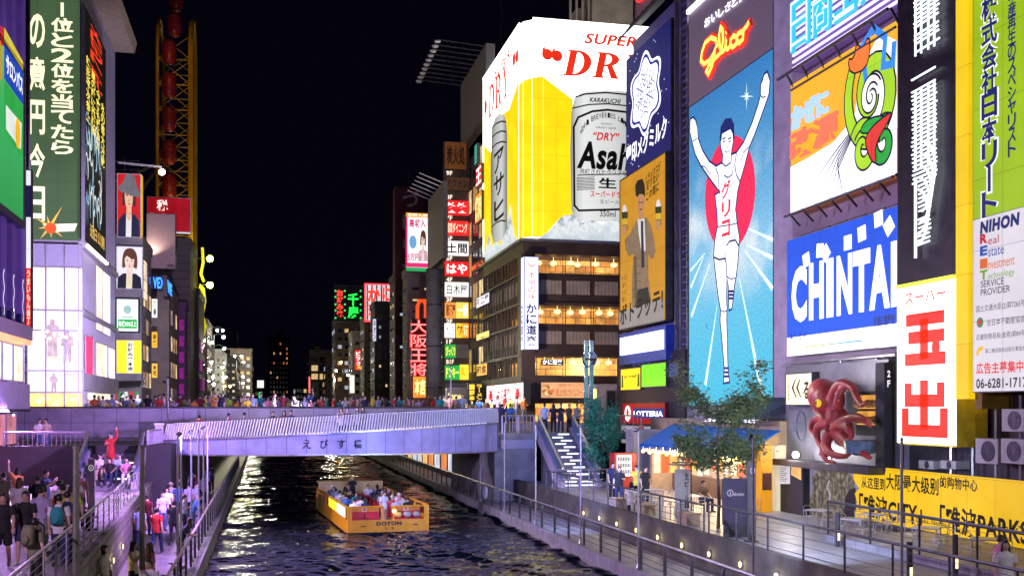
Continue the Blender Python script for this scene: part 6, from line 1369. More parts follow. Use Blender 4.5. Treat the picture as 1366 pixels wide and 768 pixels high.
m_.tube([F.w(s0-.6, tb_-.15, .4), F.w(s1, tb_-.15, .4)], .07, 5); m_.tube([F.w(s0, tb_-.75, .1), F.w(s1, tb_-.75, .1)], .05, 5); m_.build('bracket', dsteel, root)
# wind medicine sign: swirl stand-in instead of the mascot
F = FX(21.3); s0, s1 = F.s(1055.5), F.s(1198); tb_ = F.px(1055.5, 285)[1]; tt = F.px(1058, 112)[1]
root = thing('neon_sign', 'orange striped neon sign with a green and white wind swirl', 'sign', F.w((s0+s1)/2, tb_)); W, H = s1-s0, tt-tb_
M().fbox(F, s0, s1, tb_, tt, -.35, -.02).build('panel', emit((205, 110, 15), .7, .15), root)
m_ = M()
for k in range(34): z = tb_+H*(.3+.7*k/34); m_.fbox(F, s0, s1, z, z+.07, -.019, .03)
m_.build('neon_line', emit((255, 190, 50), .95, 0), root)
m_ = M(); P = [(s0+.01, tb_+.01), (s1-.01, tb_+.01), (s1-.01, tb_+H*.86), (s0+W*.86, tb_+H*.98), (s0+W*.70, tb_+H*.80), (s0+W*.64, tb_+H*.50), (s0+W*.45, tb_+H*.40), (s0+W*.2, tb_+H*.37), (s0+.01, tb_+H*.36)]
m_.fpoly(F, P, .04); m_.build('white_panel', emit((245, 245, 255), 1.35, .1), root)
m_ = M(); m_.text(F, 'かぜに', s0+.35, s0+W*.42, tb_+H*.62, tb_+H*.80, .2, bold=.03, dep=.1, slope=-.0); m_.build('blue_lettering', emit((150, 185, 255), 1.5, 0), root)
m_ = M(); m_.text(F, '改源', s0+.2, s0+W*.52, tb_+H*.39, tb_+H*.61, .2, bold=.05, dep=.1); m_.build('red_lettering', emit((245, 110, 80), 1.3, 0), root)
f = lambda x, y: (s0+W*x, tb_+H*y); m_ = M()
def blob(P, off, mi, it=3):
    for _ in range(it):
        Q = []
        for i in range(len(P)): a, b2_ = P[i], P[(i+1) % len(P)]; Q += [(a[0]*.75+b2_[0]*.25, a[1]*.75+b2_[1]*.25), (a[0]*.25+b2_[0]*.75, a[1]*.25+b2_[1]*.75)]
        P = Q
    P = [f(*p) for p in P]; m_.fpoly(F, P, off, None, mi); m_.ribbon(F, P, .07, off+.004, 0, 4, True)
def curl(cx, cy, r0, turns, w0, mi, off, a0=0., sg=1):
    P = []; n = 40
    for q in range(n): t = q/(n-1); a = a0+sg*turns*6.283*t; r = r0*(1-.82*t); P.append((s0+W*cx+r*math.cos(a), tb_+H*cy+r*1.15*math.sin(a)))
    wd = [w0*(.35+.65*math.sin(math.pi*min(1, .15+q/(n-1)*.9))) for q in range(n)]
    m_.ribbon(F, P, [q+.16 for q in wd], off, 0, 4); m_.ribbon(F, P, wd, off+.006, 0, mi)
curl(.80, .60, 1.75, 1.6, .62, 0, .06, 2.2); curl(.73, .26, .85, 1.3, .42, 0, .075, 2.6, -1); curl(.90, .24, .75, 1.3, .38, 2, .09, 1.0); curl(.80, .58, .62, 1.2, .26, 5, .105, .5)
blob([(.63, .80), (.60, .92), (.66, .90), (.68, 1.0), (.73, .93), (.79, 1.0), (.80, .88), (.76, .78)], .12, 1, 1); blob([(.70, .36), (.76, .44), (.90, .42), (.97, .36), (.84, .33)], .13, 2); blob([(.74, .34), (.80, .16), (.86, .10), (.84, .24), (.98, .38), (.97, .42)], .145, 3)
m_.build('swirl_picture', [emit((165, 215, 40), 1.1, .1), emit((240, 120, 50), 1.1), emit((40, 170, 60), 1), emit((225, 60, 50), 1), emit((25, 25, 60), .3, 0), emit((250, 250, 245), 1.2)], root)
m_ = M()
m_.ribbon(F, [f(.76, .70), f(.72, .95), f(.82, 1.03), f(.92, .92), f(.90, .74), f(.98, .72), f(.99, .86)], .28, .1); m_.build('blue_swirl', emit((60, 140, 235), 1.1), root)
m_ = M()
for k in range(6): m_.ribbon(F, [f(.63, .42-.01*k), f(.5-.0*k, .34-.03*k), f(.30+.05*k, .20-.045*k)], [.05, .06, .02], .06+.002*k)
m_.build('wind_line', emit((35, 35, 90), .4, 0), root)
m_ = M(); m_.tube([F.w(s0-.2, tb_-.1, .2), F.w(s1, tb_-.1, .2)], .06, 5)
for k in range(8): q = s0+(s1-s0)*k/7; m_.tube([F.w(q, tb_, .1), F.w(q, tb_-.5, -.4)], .05, 4)
m_.build('bracket', dsteel, root)
# blue housing sign
F = FX(21.4); s0, s1 = F.s(1049.5), F.s(1198); tt, tb_ = F.px(1049.5, 321)[1], F.px(1049.5, 476)[1]; tm = F.px(1049.5, 450.6)[1]; W = s1-s0; H = tt-tm
root = thing('billboard', 'bright blue sign with big white capitals over a white strip', 'sign', F.w((s0+s1)/2, tb_))
M().fbox(F, s0, s1, tb_, tt, -.4, -.012).build('cabinet', steel, root); M().fbox(F, s0+.03, s1-.03, tm+.01, tt-.03, -.011, 0).build('blue_panel', emit((28, 84, 215), 1.05, .12, .4), root); M().fbox(F, s0+.03, s1-.03, tb_+.03, tm-.01, -.011, .0).build('white_strip', emit((242, 244, 250), 1.8, .08), root)
m_ = M(); q_ = lambda x: F.s(1030+.3387*x)
for ch, a, b_ in (('C', 78, 138), ('H', 147, 205), ('I', 216, 243), ('N', 256, 317), ('T', 320, 388), ('A', 384, 466), ('I', 470, 493)): m_.text(F, ch, q_(a), q_(b_), tm+H*.14, tm+H*.70, .02+.001*(ch == 'A'), bold=.05)
for x, y, an in ((.21, .745, .2), (.345, .80, -.1), (.40, .76, .7), (.60, .80, 0), (.72, .845, .1), (.855, .93, .1), (.935, .84, .6)):
    c = (s0+W*x, tm+H*y); r = .3; m_.fpoly(F, [(c[0]+r*1.3*math.cos(an+math.pi/4+k*math.pi/2), c[1]+r*1.3*math.sin(an+math.pi/4+k*math.pi/2)) for k in range(4)], .024)
m_.build('lettering', emit((255, 255, 255), 1.5, 0), root)
m_ = M(); m_.text(F, 'チンタイ', s0+.3, s0+1.7, tb_+.55, tb_+.95, .02); m_.text(F, '個別に部屋を', s1-1.5, s1-.2, tb_+.75, tb_+1.15, .02, bold=.02); m_.build('small_lettering', emit((80, 70, 90), .4, 0), root); M().fbox(F, s0+W*.2, s0+W*.72, tb_+.3, tb_+.36, .0, .012).build('rainbow_line', gradmat('rainbow', [(0, (70, 90, 220)), (.4, (90, 190, 230)), (.7, (240, 220, 80)), (1, (230, 90, 90))], 'Y', -s1, -s0, 1), root)
# lamps on thin arms below
m_ = M()
for k in range(4): q = s0+.7+k*2.4; m_.tube([F.w(q, tb_-.4, -.3), F.w(q+.1, tb_-.45, .7)], .03, 4)
m_.tube([F.w(s0, tb_-.3, .1), F.w(s1, tb_-.3, .1)], .05, 5); m_.build('lamp_arm', steel, root)
# black neon column, red and white supermarket box, yellow side
F = FX(20.6); s0, s1 = F.s(1197.5), F.s(1275.5); tm, tb_ = F.px(1197.5, 383)[1], F.px(1197.5, 592)[1]; tt = 29
b = thing('sign_column', 'tall black sign column with white neon tubes and yellow flank', 'sign', F.w((s0+s1)/2, tm)); M().fbox(F, s0, s1, tm+.05, tt, -1.2, 0).build('panel', mat('black_violet_board', (.016, .010, .022), .35), b)
M().fbox(F, s1+.01, s1+.62, 6.3, tt, -1.25, .02).build('yellow_flank', emit((245, 205, 10), 1.0, .12, .4), b); M().fbox(F, s1+.63, s1+.95, 6.0, tt, -1.25, -.2).build('dark_flank', mat('ochre_wall', (.22, .13, .01), .6), b)
M().fbox(F, s0, s1, tm-.02, tm+.04, -.5, .12).build('edge_light', emit((235, 250, 60), 2, 0), b)
m_ = M(); W = s1-s0; r_ = random.Random(4); z = tm+1.2
while z < tt-.3:
    w_ = W*.40 if z > tm+3.2 else W*.2
    if tm+6.6 < z < tm+7.2: z += .7
    cxn = s0+W*(.56+(.02 if z > tm+7 else -.02)); off_ = r_.uniform(-.05, .05)
    if r_.random() < .88: m_.tube([F.w(cxn-w_/2+off_, z, .14), F.w(cxn+w_/2+off_, z+.05, .14)], .036, 5)
    z += .135
for q in (.40, .5, .62, .72): m_.tube([F.w(s0+W*q, tm+3.6, .16), F.w(s0+W*q, tm+6.2, .16)], .035, 4); m_.tube([F.w(s0+W*q, tm+7.3, .16), F.w(s0+W*q, tt-.5, .16)], .035, 4)
for k in range(5): a0 = [(s0+W*(.42+.03*k)+W*.2*math.sin(j*.5), tm+1.2+.35*k+.9-.9*math.cos(j*.5)) for j in range(7)]; m_.tube([F.w(*p, .16) for p in a0], .04, 5)
m_.tube([F.w(s0+W*.4, tm+.8, .16), F.w(s0+W*.40, tm+3.4, .16)], .05, 5); m_.build('neon_tube', emit((235, 245, 255), 1.7, .2), b)
root = thing('supermarket_sign', 'white lit box sign with huge red characters', 'sign', F.w((s0+s1)/2, tb_)); M().fbox(F, s0, s1, tb_, tm-.03, -1.1, -.02).build('cabinet', mat('yellow_cabinet', (.55, .42, .02), .5), root)
M().fbox(F, s0+.05, s1-.02, tb_+.06, tm-.08, -.019, .05).build('panel', emit((255, 250, 246), 3.4, .06), root)
Z = lambda v: F.px(1197.5, v)[1]; redl = emit((238, 55, 35), 1.05, .05)
H = tm-tb_; m_ = M(); m_.text(F, 'スーパー', s0+W*.16, s0+W*.86, tb_+H*.875, tb_+H*.955, .06, bold=.02)
m_.build('small_lettering', redl, root); m_ = M()
rb = lambda P, wd: m_.ribbon(F, [(s0+W*x, tb_+H*y) for x, y in P], wd, .06, 0)
bw = W*.13
# 玉
for y, xa_, xb_ in ((.775, .18, .84), (.665, .22, .84), (.53, .16, .86)): rb([(xa_, y), (xb_, y)], bw)
rb([(.5, .775), (.5, .53)], bw*1.1); m_.ell(F, (s0+W*.70, tb_+H*.595), W*.07, W*.09, .062)
# 出
rb([(.5, .40), (.5, .10)], bw*1.1); rb([(.22, .385), (.22, .275), (.78, .275), (.78, .385)], bw); rb([(.17, .23), (.17, .09), (.83, .09), (.83, .23)], bw)
m_.build('lettering', redl, root)
# green property sign
F = FX(20.6); s0, s1 = F.s(1297), F.s(1382); tb_ = F.px(1297, 523.5)[1]; tm = F.px(1297, 294)[1]; tt = 25; W = s1-s0
root = thing('billboard', 'lime and white property company billboard on the far right', 'sign', F.w((s0+s1)/2, tb_)); M().fbox(F, s0, s1, tb_, tt, -.8, -.012).build('cabinet', dsteel, root)
M().fbox(F, s0+.03, s1-.03, tm+.01, tt, -.011, 0).build('green_panel', emit((158, 196, 8), .92, .1, .4), root); M().fbox(F, s0+.03, s1-.03, tb_+.03, tm-.01, -.011, 0).build('white_panel', emit((222, 218, 222), .95, .08, .5), root)  # both panels emit, standing in for floodlights on the print
m_ = M(); m2_ = M()
u2s = lambda u: F.s(u); top = F.px(1330, -6)[1]; hh = F.px(1320, 0)[1]-F.px(1320, 44)[1]
for k, ch in enumerate('株式会社日本リート'):
    z = F.px(1330, -13+k*33.1)[1]; a, b_ = u2s(1310), u2s(1331)
    m2_.text(F, ch, a-.06, b_+.06, z-.80, z+.05, .012, bold=.028) if ch != 'ー' else m2_.fpoly(F, [((a+b_)/2-.13, z-.8), ((a+b_)/2+.13, z-.8), ((a+b_)/2+.13, z+.04), ((a+b_)/2-.13, z+.04)], .012)
    m_.text(F, ch, a, b_, z-.75, z, .02, bold=.04) if ch != 'ー' else m_.fpoly(F, [((a+b_)/2-.07, z-.74), ((a+b_)/2+.07, z-.74), ((a+b_)/2+.07, z), ((a+b_)/2-.07, z)], .02)
for k, ch in enumerate('不動産再生のスペシャリスト'):
    z = F.px(1350, -34+k*18.6)[1]; a, b_ = u2s(1345), u2s(1356); m_.text(F, ch, a, b_, z-.42, z, .02, bold=.02)
m2_.build('letter_outline', emit((245, 245, 250), 1.1, 0), root); m_.build('lettering', emit((22, 40, 125), .5, 0), root)
m_ = M(); 
def tx(m_, st, ua, ub, va, vb, **k): a, b_ = F.s(ua), F.s(ub); t1_ = F.px(ua, va)[1]; t0_ = F.px(ua, vb)[1]; m_.text(F, st, a, b_, t0_, t1_, .02, **k)
tx(m_, 'NIHON', 1308, 1361, 296, 313, bold=.06, shear=.1); m_.build('navy_lettering', emit((22, 45, 130), .5, 0), root)
for st, v, c_ in (('Real', 313, (190, 30, 40)), ('Estate', 329, (40, 80, 170)), ('Investment', 346, (225, 110, 30)), ('Technology', 361, (120, 170, 30))):
    m_ = M(); tx(m_, st[0], 1308, 1318, v, v+13, bold=.05); tx(m_, st[1:], 1319, 1319+len(st)*3.5, v+3, v+13.5, bold=.0); m_.build('coloured_lettering', emit(c_, .8, 0), root)
m_ = M(); tx(m_, 'SERVICE', 1309, 1340, 375, 384); tx(m_, 'PROVIDER', 1309, 1348, 386, 395); tx(m_, '国土交通大臣(2)第7265号', 1303, 1368, 408, 418); tx(m_, '全日本不動産協会', 1317, 1368, 426, 435); tx(m_, '近畿財務局長(金商)第84号', 1303, 1368, 446, 455); tx(m_, '第二種金融商品取引業協会', 1315, 1369, 465, 471)
tx(m_, '06-6281-1717', 1303, 1371, 505, 518, bold=.02); m_.build('dark_lettering', emit((45, 42, 48), .35, 0), root)
m_ = M(); tx(m_, '広告主募集中', 1303, 1366, 484, 499, bold=.02); m_.build('red_lettering', emit((225, 50, 50), .9, 0), root)
m_ = M(); m_.ell(F, (F.s(1308), F.px(1308, 430)[1]), .15, .15, .02, None, 0); m_.ell(F, (F.s(1308), F.px(1308, 430)[1]), .08, .08, .026, None, 1); m_.pr(F, [(1304, 474), (1306, 467), (1312, 463)], .12, .02, 0, 2); m_.build('emblem', [emit((50, 150, 70), .8), emit((220, 60, 50), .9), emit((240, 190, 40), .9)], root)
b = thing('dark_building', 'dark building with air conditioners behind the lime billboard', 'building', (26, 28, ZT)); M().box(21.9, 34, 12, yC0-.02, ZT, 26).build('wall', mat('dark_back_wall', (.05, .04, .05), .7, 0, .3), b)
m_ = M()
for k in range(5): m_.tube([(21.6, 26.5+k*1.1, 3.6), (21.6, 26.5+k*1.1, 6.4)], .05, 5)
m_.build('pipe', steel, b)
# ================================================================ people
SKIN = [mat('skin_light', (.55, .36, .27), .5, 0, .08), mat('skin_mid', (.45, .28, .20), .5, 0, .08), mat('skin_tan', (.36, .22, .15), .5, 0, .08)]
HAIRC = {'black': mat('hair_black', (.012, .010, .010), .45, 0, .2), 'brown': mat('hair_brown', (.06, .03, .018), .45, 0, .2), 'light brown': mat('hair_light_brown', (.14, .08, .04), .45, 0, .2), 'grey': mat('hair_grey', (.25, .25, .26), .5, 0, .2)}
CLOTH = {k: mat('cloth_'+k.replace(' ', '_'), c, .8, 0, .2, 6) for k, c in {'black': (.012, .012, .014), 'white': (.68, .68, .70), 'navy': (.02, .03, .09), 'blue': (.05, .16, .48), 'pale blue': (.35, .45, .62), 'red': (.48, .03, .03), 'pink': (.60, .22, .32), 'grey': (.24, .24, .26),
    'yellow': (.65, .48, .04), 'lime': (.40, .55, .06), 'orange': (.60, .22, .05), 'olive': (.12, .13, .07), 'lilac': (.42, .36, .58), 'cream': (.60, .54, .42), 'denim': (.06, .10, .22), 'beige': (.42, .34, .24), 'teal': (.03, .28, .30), 'brown': (.14, .08, .05), 'maroon': (.22, .02, .04)}.items()}
facem = mat('face_dark', (.03, .015, .012), .5); shoe_w = mat('white_shoes', (.6, .6, .6), .6); shoe_d = mat('dark_shoes', (.03, .03, .03), .6)
def loft(m_, pts, n=10):
    """tapered limb: list of (point, rx, ry) joined as one closed tube"""
    P = [Vector(p[0]) for p in pts]; v = []; f = []; prev = None
    for i, p in enumerate(P):
        d = (P[min(i+1, len(P)-1)]-P[max(i-1, 0)]).normalized()
        x = Vector((1, 0, 0)); x = (x-d*x.dot(d)); x = x.normalized() if x.length > .2 else d.orthogonal().normalized()
        y = d.cross(x)
        v += [p+x*pts[i][1]*math.cos(2*math.pi*k/n)+y*pts[i][2]*math.sin(2*math.pi*k/n) for k in range(n)]
    for i in range(len(P)-1):
        for k in range(n): f.append((i*n+k, i*n+(k+1) % n, (i+1)*n+(k+1) % n, (i+1)*n+k))
    f += [tuple(range(n-1, -1, -1)), tuple(range((len(P)-1)*n, len(P)*n))]
    return m_.add(v, f)
def remesh(m_, name, vox, smooth=2):
    me = bpy.data.meshes.new(name); me.from_pydata(m_.v, [], m_.f); me.update(); o = bpy.data.objects.new(name, me); COL.objects.link(o)
    r = o.modifiers.new('r', 'REMESH'); r.mode = 'VOXEL'; r.voxel_size = vox; r.use_smooth_shade = True
    if smooth: s_ = o.modifiers.new('s', 'SMOOTH'); s_.factor = .5; s_.iterations = smooth
    dg = bpy.context.evaluated_depsgraph_get(); dg.update(); me2 = bpy.data.meshes.new_from_object(o.evaluated_get(dg)); me2.name = name
    bpy.data.objects.remove(o); me2.polygons.foreach_set('use_smooth', [True]*len(me2.polygons)); me2.materials.clear(); me2.materials.append(black)
    return me2
def V(*a): return Vector(a)
def skeleton(pose):
    """joints of a 1.7 m figure facing -Y"""
    J = dict(pel=V(0, 0, .93), spn=V(0, .01, 1.12), che=V(0, .01, 1.32), nek=V(0, .0, 1.47), hed=V(0, -.015, 1.595))
    for s, k in ((-1, 'l'), (1, 'r')):
        J['sh'+k] = V(s*.175, .01, 1.40); J['el'+k] = V(s*.225, .03, 1.13); J['wr'+k] = V(s*.235, -.05, .90); J['fi'+k] = V(s*.232, -.08, .76)
        J['hp'+k] = V(s*.09, 0, .90); J['kn'+k] = V(s*.10, -.015, .49); J['an'+k] = V(s*.105, .03, .09); J['to'+k] = V(s*.125, -.15, .03)
    def leg(k, s, kn, an, to): J['kn'+k] = V(*kn); J['an'+k] = V(*an); J['to'+k] = V(*to)
    def arm(k, el, wr, fi): J['el'+k] = V(*el); J['wr'+k] = V(*wr); J['fi'+k] = V(*fi)
    if pose == 'walk':
        leg('l', -1, (-.10, -.17, .52), (-.10, -.25, .11), (-.11, -.43, .09)); leg('r', 1, (.10, .05, .48), (.10, .33, .14), (.11, .20, .03))
        arm('l', (-.23, .13, 1.15), (-.24, .12, .91), (-.235, .09, .78)); arm('r', (.23, -.07, 1.14), (.23, -.22, .95), (.225, -.30, .84))
    elif pose == 'phone':
        arm('l', (-.22, -.10, 1.17), (-.10, -.32, 1.36), (-.05, -.36, 1.47)); arm('r', (.22, -.10, 1.17), (.10, -.32, 1.36), (.05, -.36, 1.47))
    elif pose == 'lean':
        for k in ('spn', 'che', 'nek', 'hed'): J[k] += V(0, -.10*(J[k].z-.93)/.2, -.03)
        for s, k in ((-1, 'l'), (1, 'r')): J['sh'+k] += V(0, -.22, -.04); J['el'+k] = V(s*.24, -.28, 1.12); J['wr'+k] = V(s*.12, -.48, 1.10); J['fi'+k] = V(s*.03, -.54, 1.09)
    elif pose == 'raise':
        arm('r', (.30, -.06, 1.60), (.27, -.10, 1.86), (.25, -.11, 2.0)); arm('l', (-.22, -.08, 1.16), (-.14, -.26, 1.22), (-.08, -.33, 1.27))
    elif pose == 'talk':
        arm('r', (.23, -.02, 1.14), (.16, -.25, 1.16), (.13, -.37, 1.20)); J['hed'] += V(.01, -.015, 0)
        leg('l', -1, (-.12, -.03, .49), (-.14, .03, .09), (-.18, -.14, .03))
    elif pose == 'sit':
        d = V(0, 0, -.42)
        for k in ('pel', 'spn', 'che', 'nek', 'hed'): J[k] += d
        for k in ('spn', 'che', 'nek', 'hed'): J[k] += V(0, -.05*(J[k].z-.5), 0)
        for s, k in ((-1, 'l'), (1, 'r')):
            for q in ('sh', 'hp'): J[q+k] += d
            J['sh'+k] += V(0, -.04, 0); arm(k, (s*.24, -.08, .74), (s*.15, -.30, .64), (s*.10, -.40, .62)); leg(k, s, (s*.12, -.44, .52), (s*.13, -.42, .10), (s*.14, -.60, .04))
    elif pose == 'hips':
        arm('l', (-.36, .04, 1.17), (-.20, -.05, .99), (-.13, -.08, .94)); arm('r', (.22, -.06, 1.15), (.14, -.28, 1.24), (.10, -.36, 1.33))
    return J
def head_off(J): return J['hed']-V(0, -.015, 1.595)
FIG = {}
def figure(pose):
    if pose in FIG: return FIG[pose]
    J = skeleton(pose); D = {}; b = M()
    def torso(m_, g, low=0., top=True):
        up = (J['nek']-J['che']); s = [(J['pel']-V(0, 0, .08-low), .15+g, .105+g), (J['pel']+V(0, 0, .03), .165+g, .115+g), (J['spn'], .142+g, .10+g), ((J['spn']+J['che'])/2+V(0, 0, .02), .158+g, .112+g), (J['che']+V(0, -.005, .02), .178+g, .108+g), (J['che']*.35+J['nek']*.65, .135+g*.8, .085+g*.6), (J['nek']+V(0, 0, .0), .062+g*.6, .06+g*.6)]
        if top: s.append((J['nek']*.5+J['hed']*.5, .05, .055))
        loft(m_, s, 14)
    torso(b, 0)
    H = J['hed']; b.ball(H, (.074, .09, .112), 14, 10); b.ball(H+V(0, -.03, -.06), (.052, .055, .055), 10, 7); b.ball(H+V(0, -.092, -.015), (.014, .02, .022), 6, 5)
    for s in (-1, 1): b.ball(H+V(s*.076, .005, -.01), (.012, .02, .03), 6, 5)
    for s, k in ((-1, 'l'), (1, 'r')):
        sh, el, wr, fi = (J[q+k] for q in ('sh', 'el', 'wr', 'fi'))
        loft(b, [(J['che']*.4+sh*.6, .06, .06), (sh, .058, .058), ((sh+el)/2, .047, .047), (el, .039, .039), ((el*.6+wr*.4), .041, .041), (wr, .026, .026)], 10)
        d = (fi-wr); L_ = d.length; d.normalize(); side = d.cross(V(0, 1, 0)) if abs(d.y) < .8 else d.cross(V(0, 0, 1)); side.normalize(); nn = d.cross(side)
        palm = wr+d*.085; loft(b, [(wr, .026, .024), (wr+d*.05, .038, .022), (palm, .042, .018), (palm+d*.012, .036, .014)], 8)
        for q in range(4):
            o_ = side*(-.030+.020*q); ln = (.062, .075, .07, .055)[q]; p0 = palm+o_-d*.01; cu = nn*(.018 if k == 'l' else -.018)
            loft(b, [(p0, .0095, .0095), (p0+d*ln*.55+cu*.3, .009, .009), (p0+d*ln+cu, .0075, .0075)], 6)
        tb = wr+d*.03+side*(.030); loft(b, [(tb, .012, .012), (tb+side*.025+d*.025, .011, .011), (tb+side*.03+d*.06, .008, .008)], 6)
        hp, kn, an, to = (J[q+k] for q in ('hp', 'kn', 'an', 'to'))
        loft(b, [(hp+V(0, 0, .03), .088, .088), (hp*.6+kn*.4, .078, .08), (kn, .053, .055), (kn*.6+an*.4+V(0, .015, 0), .052, .055), (an, .036, .038), (an-V(0, 0, .05), .04, .045)], 10)
        loft(b, [(an+V(0, .04, -.05), .036, .03), (an*.5+to*.5-V(0, 0, .02), .042, .03), (to, .036, .02)], 8)
    D['body'] = remesh(b, 'body', .0125)
    t = M(); torso(t, .018, -.06, False)
    t2 = M(); torso(t2, .02, -.02, False)
    for s, k in ((-1, 'l'), (1, 'r')):
        sh, el, wr = (J[q+k] for q in ('sh', 'el', 'wr'))
        loft(t, [(J['che']*.4+sh*.6, .075, .07), (sh, .075, .075), (sh*.45+el*.55, .072, .068), (sh*.25+el*.75, .074, .07)], 10)
        loft(t2, [(J['che']*.4+sh*.6, .075, .07), (sh, .075, .075), ((sh+el)/2, .064, .064), (el, .056, .056), (wr, .042, .042)], 10)
    D['tshirt'] = remesh(t, 'shirt', .018, 1); D['jacket'] = remesh(t2, 'jacket', .018, 1)
    for nm, full in (('trousers', 1), ('shorts', 0)):
        q = M(); loft(q, [(J['pel']+V(0, 0, .09), .168, .122), (J['pel']+V(0, 0, .0), .18, .13), (J['pel']-V(0, 0, .07), .172, .125)], 14)
        for k in 'lr':
            hp, kn, an = (J[z+k] for z in ('hp', 'kn', 'an'))
            if full: loft(q, [(hp+V(0, 0, .03), .1, .1), (hp*.6+kn*.4, .093, .095), (kn, .072, .075), (kn*.5+an*.5, .066, .07), (an+V(0, 0, .0), .058, .062)], 10)
            else: loft(q, [(hp+V(0, 0, .03), .1, .1), (hp*.6+kn*.4, .1, .1), (hp*.12+kn*.88, .098, .098)], 10)
        D[nm] = remesh(q, nm, .02, 1)
    q = M()
    if pose != 'sit': loft(q, [(J['pel']+V(0, 0, .1), .165, .12), (J['pel']-V(0, 0, .05), .19, .14), (J['pel']-V(0, 0, .42), .24, .2)], 16)
    else: loft(q, [(J['pel']+V(0, .02, .08), .18, .13), (J['pel']+V(0, -.2, .02), .2, .11), (J['pel']+V(0, -.45, .02), .22, .1)], 16)
    D['skirt'] = remesh(q, 'skirt', .022, 1)
    q = M()
    for k in 'lr': an, to = J['an'+k], J['to'+k]; loft(q, [(an+V(0, .06, -.03), .045, .045), (an*.5+to*.5-V(0, 0, .015), .052, .042), (to+V(0, -.02, .0), .046, .03)], 8); loft(q, [(an+V(0, 0, .01), .046, .05), (an-V(0, 0, .05), .05, .06)], 8)
    D['shoes'] = remesh(q, 'shoes', .016, 1)
    D['off'] = head_off(J); FIG[pose] = D; return D
HAIRM = {}
def hairmesh(kind):
    if kind in HAIRM: return HAIRM[kind]
    H = V(0, -.015, 1.595); m_ = M()
    if kind in ('short', 'long', 'bun', 'bob'):
        m_.ball(H+V(0, .018, .03), (.086, .094, .102), 14, 10); m_.ball(H+V(0, -.045, .075), (.062, .04, .035), 10, 7)
        for s in (-1, 1): m_.ball(H+V(s*.066, .01, .01), (.02, .045, .05), 8, 6)
    if kind == 'long': loft(m_, [(H+V(0, .05, .03), .085, .05), (H+V(0, .075, -.10), .095, .045), (H+V(0, .085, -.25), .095, .04), (H+V(0, .08, -.38), .06, .025)], 12); [loft(m_, [(H+V(s*.072, .0, .03), .025, .04), (H+V(s*.085, -.01, -.12), .024, .035), (H+V(s*.09, -.02, -.24), .012, .02)], 8) for s in (-1, 1)]
    if kind == 'bob': loft(m_, [(H+V(0, .04, .03), .09, .06), (H+V(0, .045, -.08), .098, .055), (H+V(0, .04, -.13), .085, .045)], 12); [m_.ball(H+V(s*.08, -.005, -.05), (.02, .04, .07), 8, 6) for s in (-1, 1)]
    if kind == 'bun': m_.ball(H+V(0, .10, .08), (.045, .045, .045), 10, 7)
    if kind == 'cap': m_.ball(H+V(0, .01, .045), (.09, .10, .085), 14, 10); loft(m_, [(H+V(0, -.06, .05), .075, .012), (H+V(0, -.17, .035), .06, .008)], 10)
    if kind == 'sunhat': m_.ball(H+V(0, .01, .06), (.085, .09, .08), 14, 8); m_.lathe(tuple(H+V(0, .01, .03)), [(.15, .0), (.16, .008), (.15, .02)], 16)
    HAIRM[kind] = remesh(m_, 'hat' if kind in ('cap', 'sunhat') else 'hair', .012, 2); return HAIRM[kind]
FEAT = None
def features():
    global FEAT
    if FEAT: return FEAT
    H = V(0, -.015, 1.595); m_ = M()
    for s in (-1, 1): m_.ball(H+V(s*.030, -.082, .008), (.012, .010, .006), 8, 5); m_.ball(H+V(s*.031, -.080, .030), (.017, .010, .004), 8, 5)
    m_.ball(H+V(0, -.083, -.058), (.020, .012, .005), 8, 5)
    FEAT = bpy.data.meshes.new('face'); FEAT.from_pydata(m_.v, [], m_.f); FEAT.materials.append(facem); return FEAT
def part(name, me, m_, parent, off=None):
    o = bpy.data.objects.new(name, me); COL.objects.link(o); o.parent = parent
    if off: o.location = off
    o.material_slots[0].link = 'OBJECT'; o.material_slots[0].material = m_; return o
LABELS = set(); PEOPLE = []
def person(loc, rz, pose, shirt, bottom, hair, label, top='tshirt', low='trousers', hk='short', skin=0, h=1., group=None, lite=False, shoes='dark'):
    D = figure(pose); k = 2; L0 = label
    while label in LABELS: label = L0+', the %s' % nth(k-1); k += 1
    LABELS.add(label)
    o = thing('person', label, 'person', loc, group, rz); o.scale = (h, h, h)
    part('body', D['body'], SKIN[skin], o); part('shirt' if top == 'tshirt' else 'jacket', D[top], CLOTH[shirt], o); part(low, D[low], CLOTH[bottom], o)
    part('hat' if hk in ('cap', 'sunhat') else 'hair', hairmesh(hk), CLOTH[hair] if hair in CLOTH and hk in ('cap', 'sunhat') else HAIRC.get(hair, HAIRC['black']), o, D['off'])
    if not lite: part('shoes', D['shoes'], shoe_w if shoes == 'white' else shoe_d, o); f = bpy.data.objects.new('face', features()); COL.objects.link(f); f.parent = o; f.location = D['off']
    PEOPLE.append(o); return o
def at_head(u, v, zs, h=1.7, xr=None, d=None):
    r = ray(u, v); d = d or (zs+h-CZ)/r.z; p = Vector((r.x*d, r.y*d, zs))
    if xr: p.x = min(max(p.x, xr[0]), xr[1])
    return p
CAM, AWAY, LEFT, RIGHT = 0, math.pi, -math.pi/2, math.pi/2      # which way the figure looks in the picture
GP = 'people on the left promenade'; GQ = 'people on the left quay'
def up(u, v):
    p = at_head(u, v, ZU); p.x = min(p.x, EX(p.y)-.45); return p
lo = lambda u, v, xm=-2.75: at_head(u, v, ZL, xr=(-4.9, xm))
person(up(4, 660), .12, 'walk', 'black', 'black', 'black', 'man in black shirt and black shorts at the left edge, walking towards the camera', low='shorts', skin=1, group=GP, shoes='white', h=1.02)
person(up(34, 658), -.1, 'walk', 'black', 'navy', 'black', 'man in black shirt and dark blue shorts with white shoes, walking towards the camera', low='shorts', skin=1, group=GP, shoes='white', h=1.03)
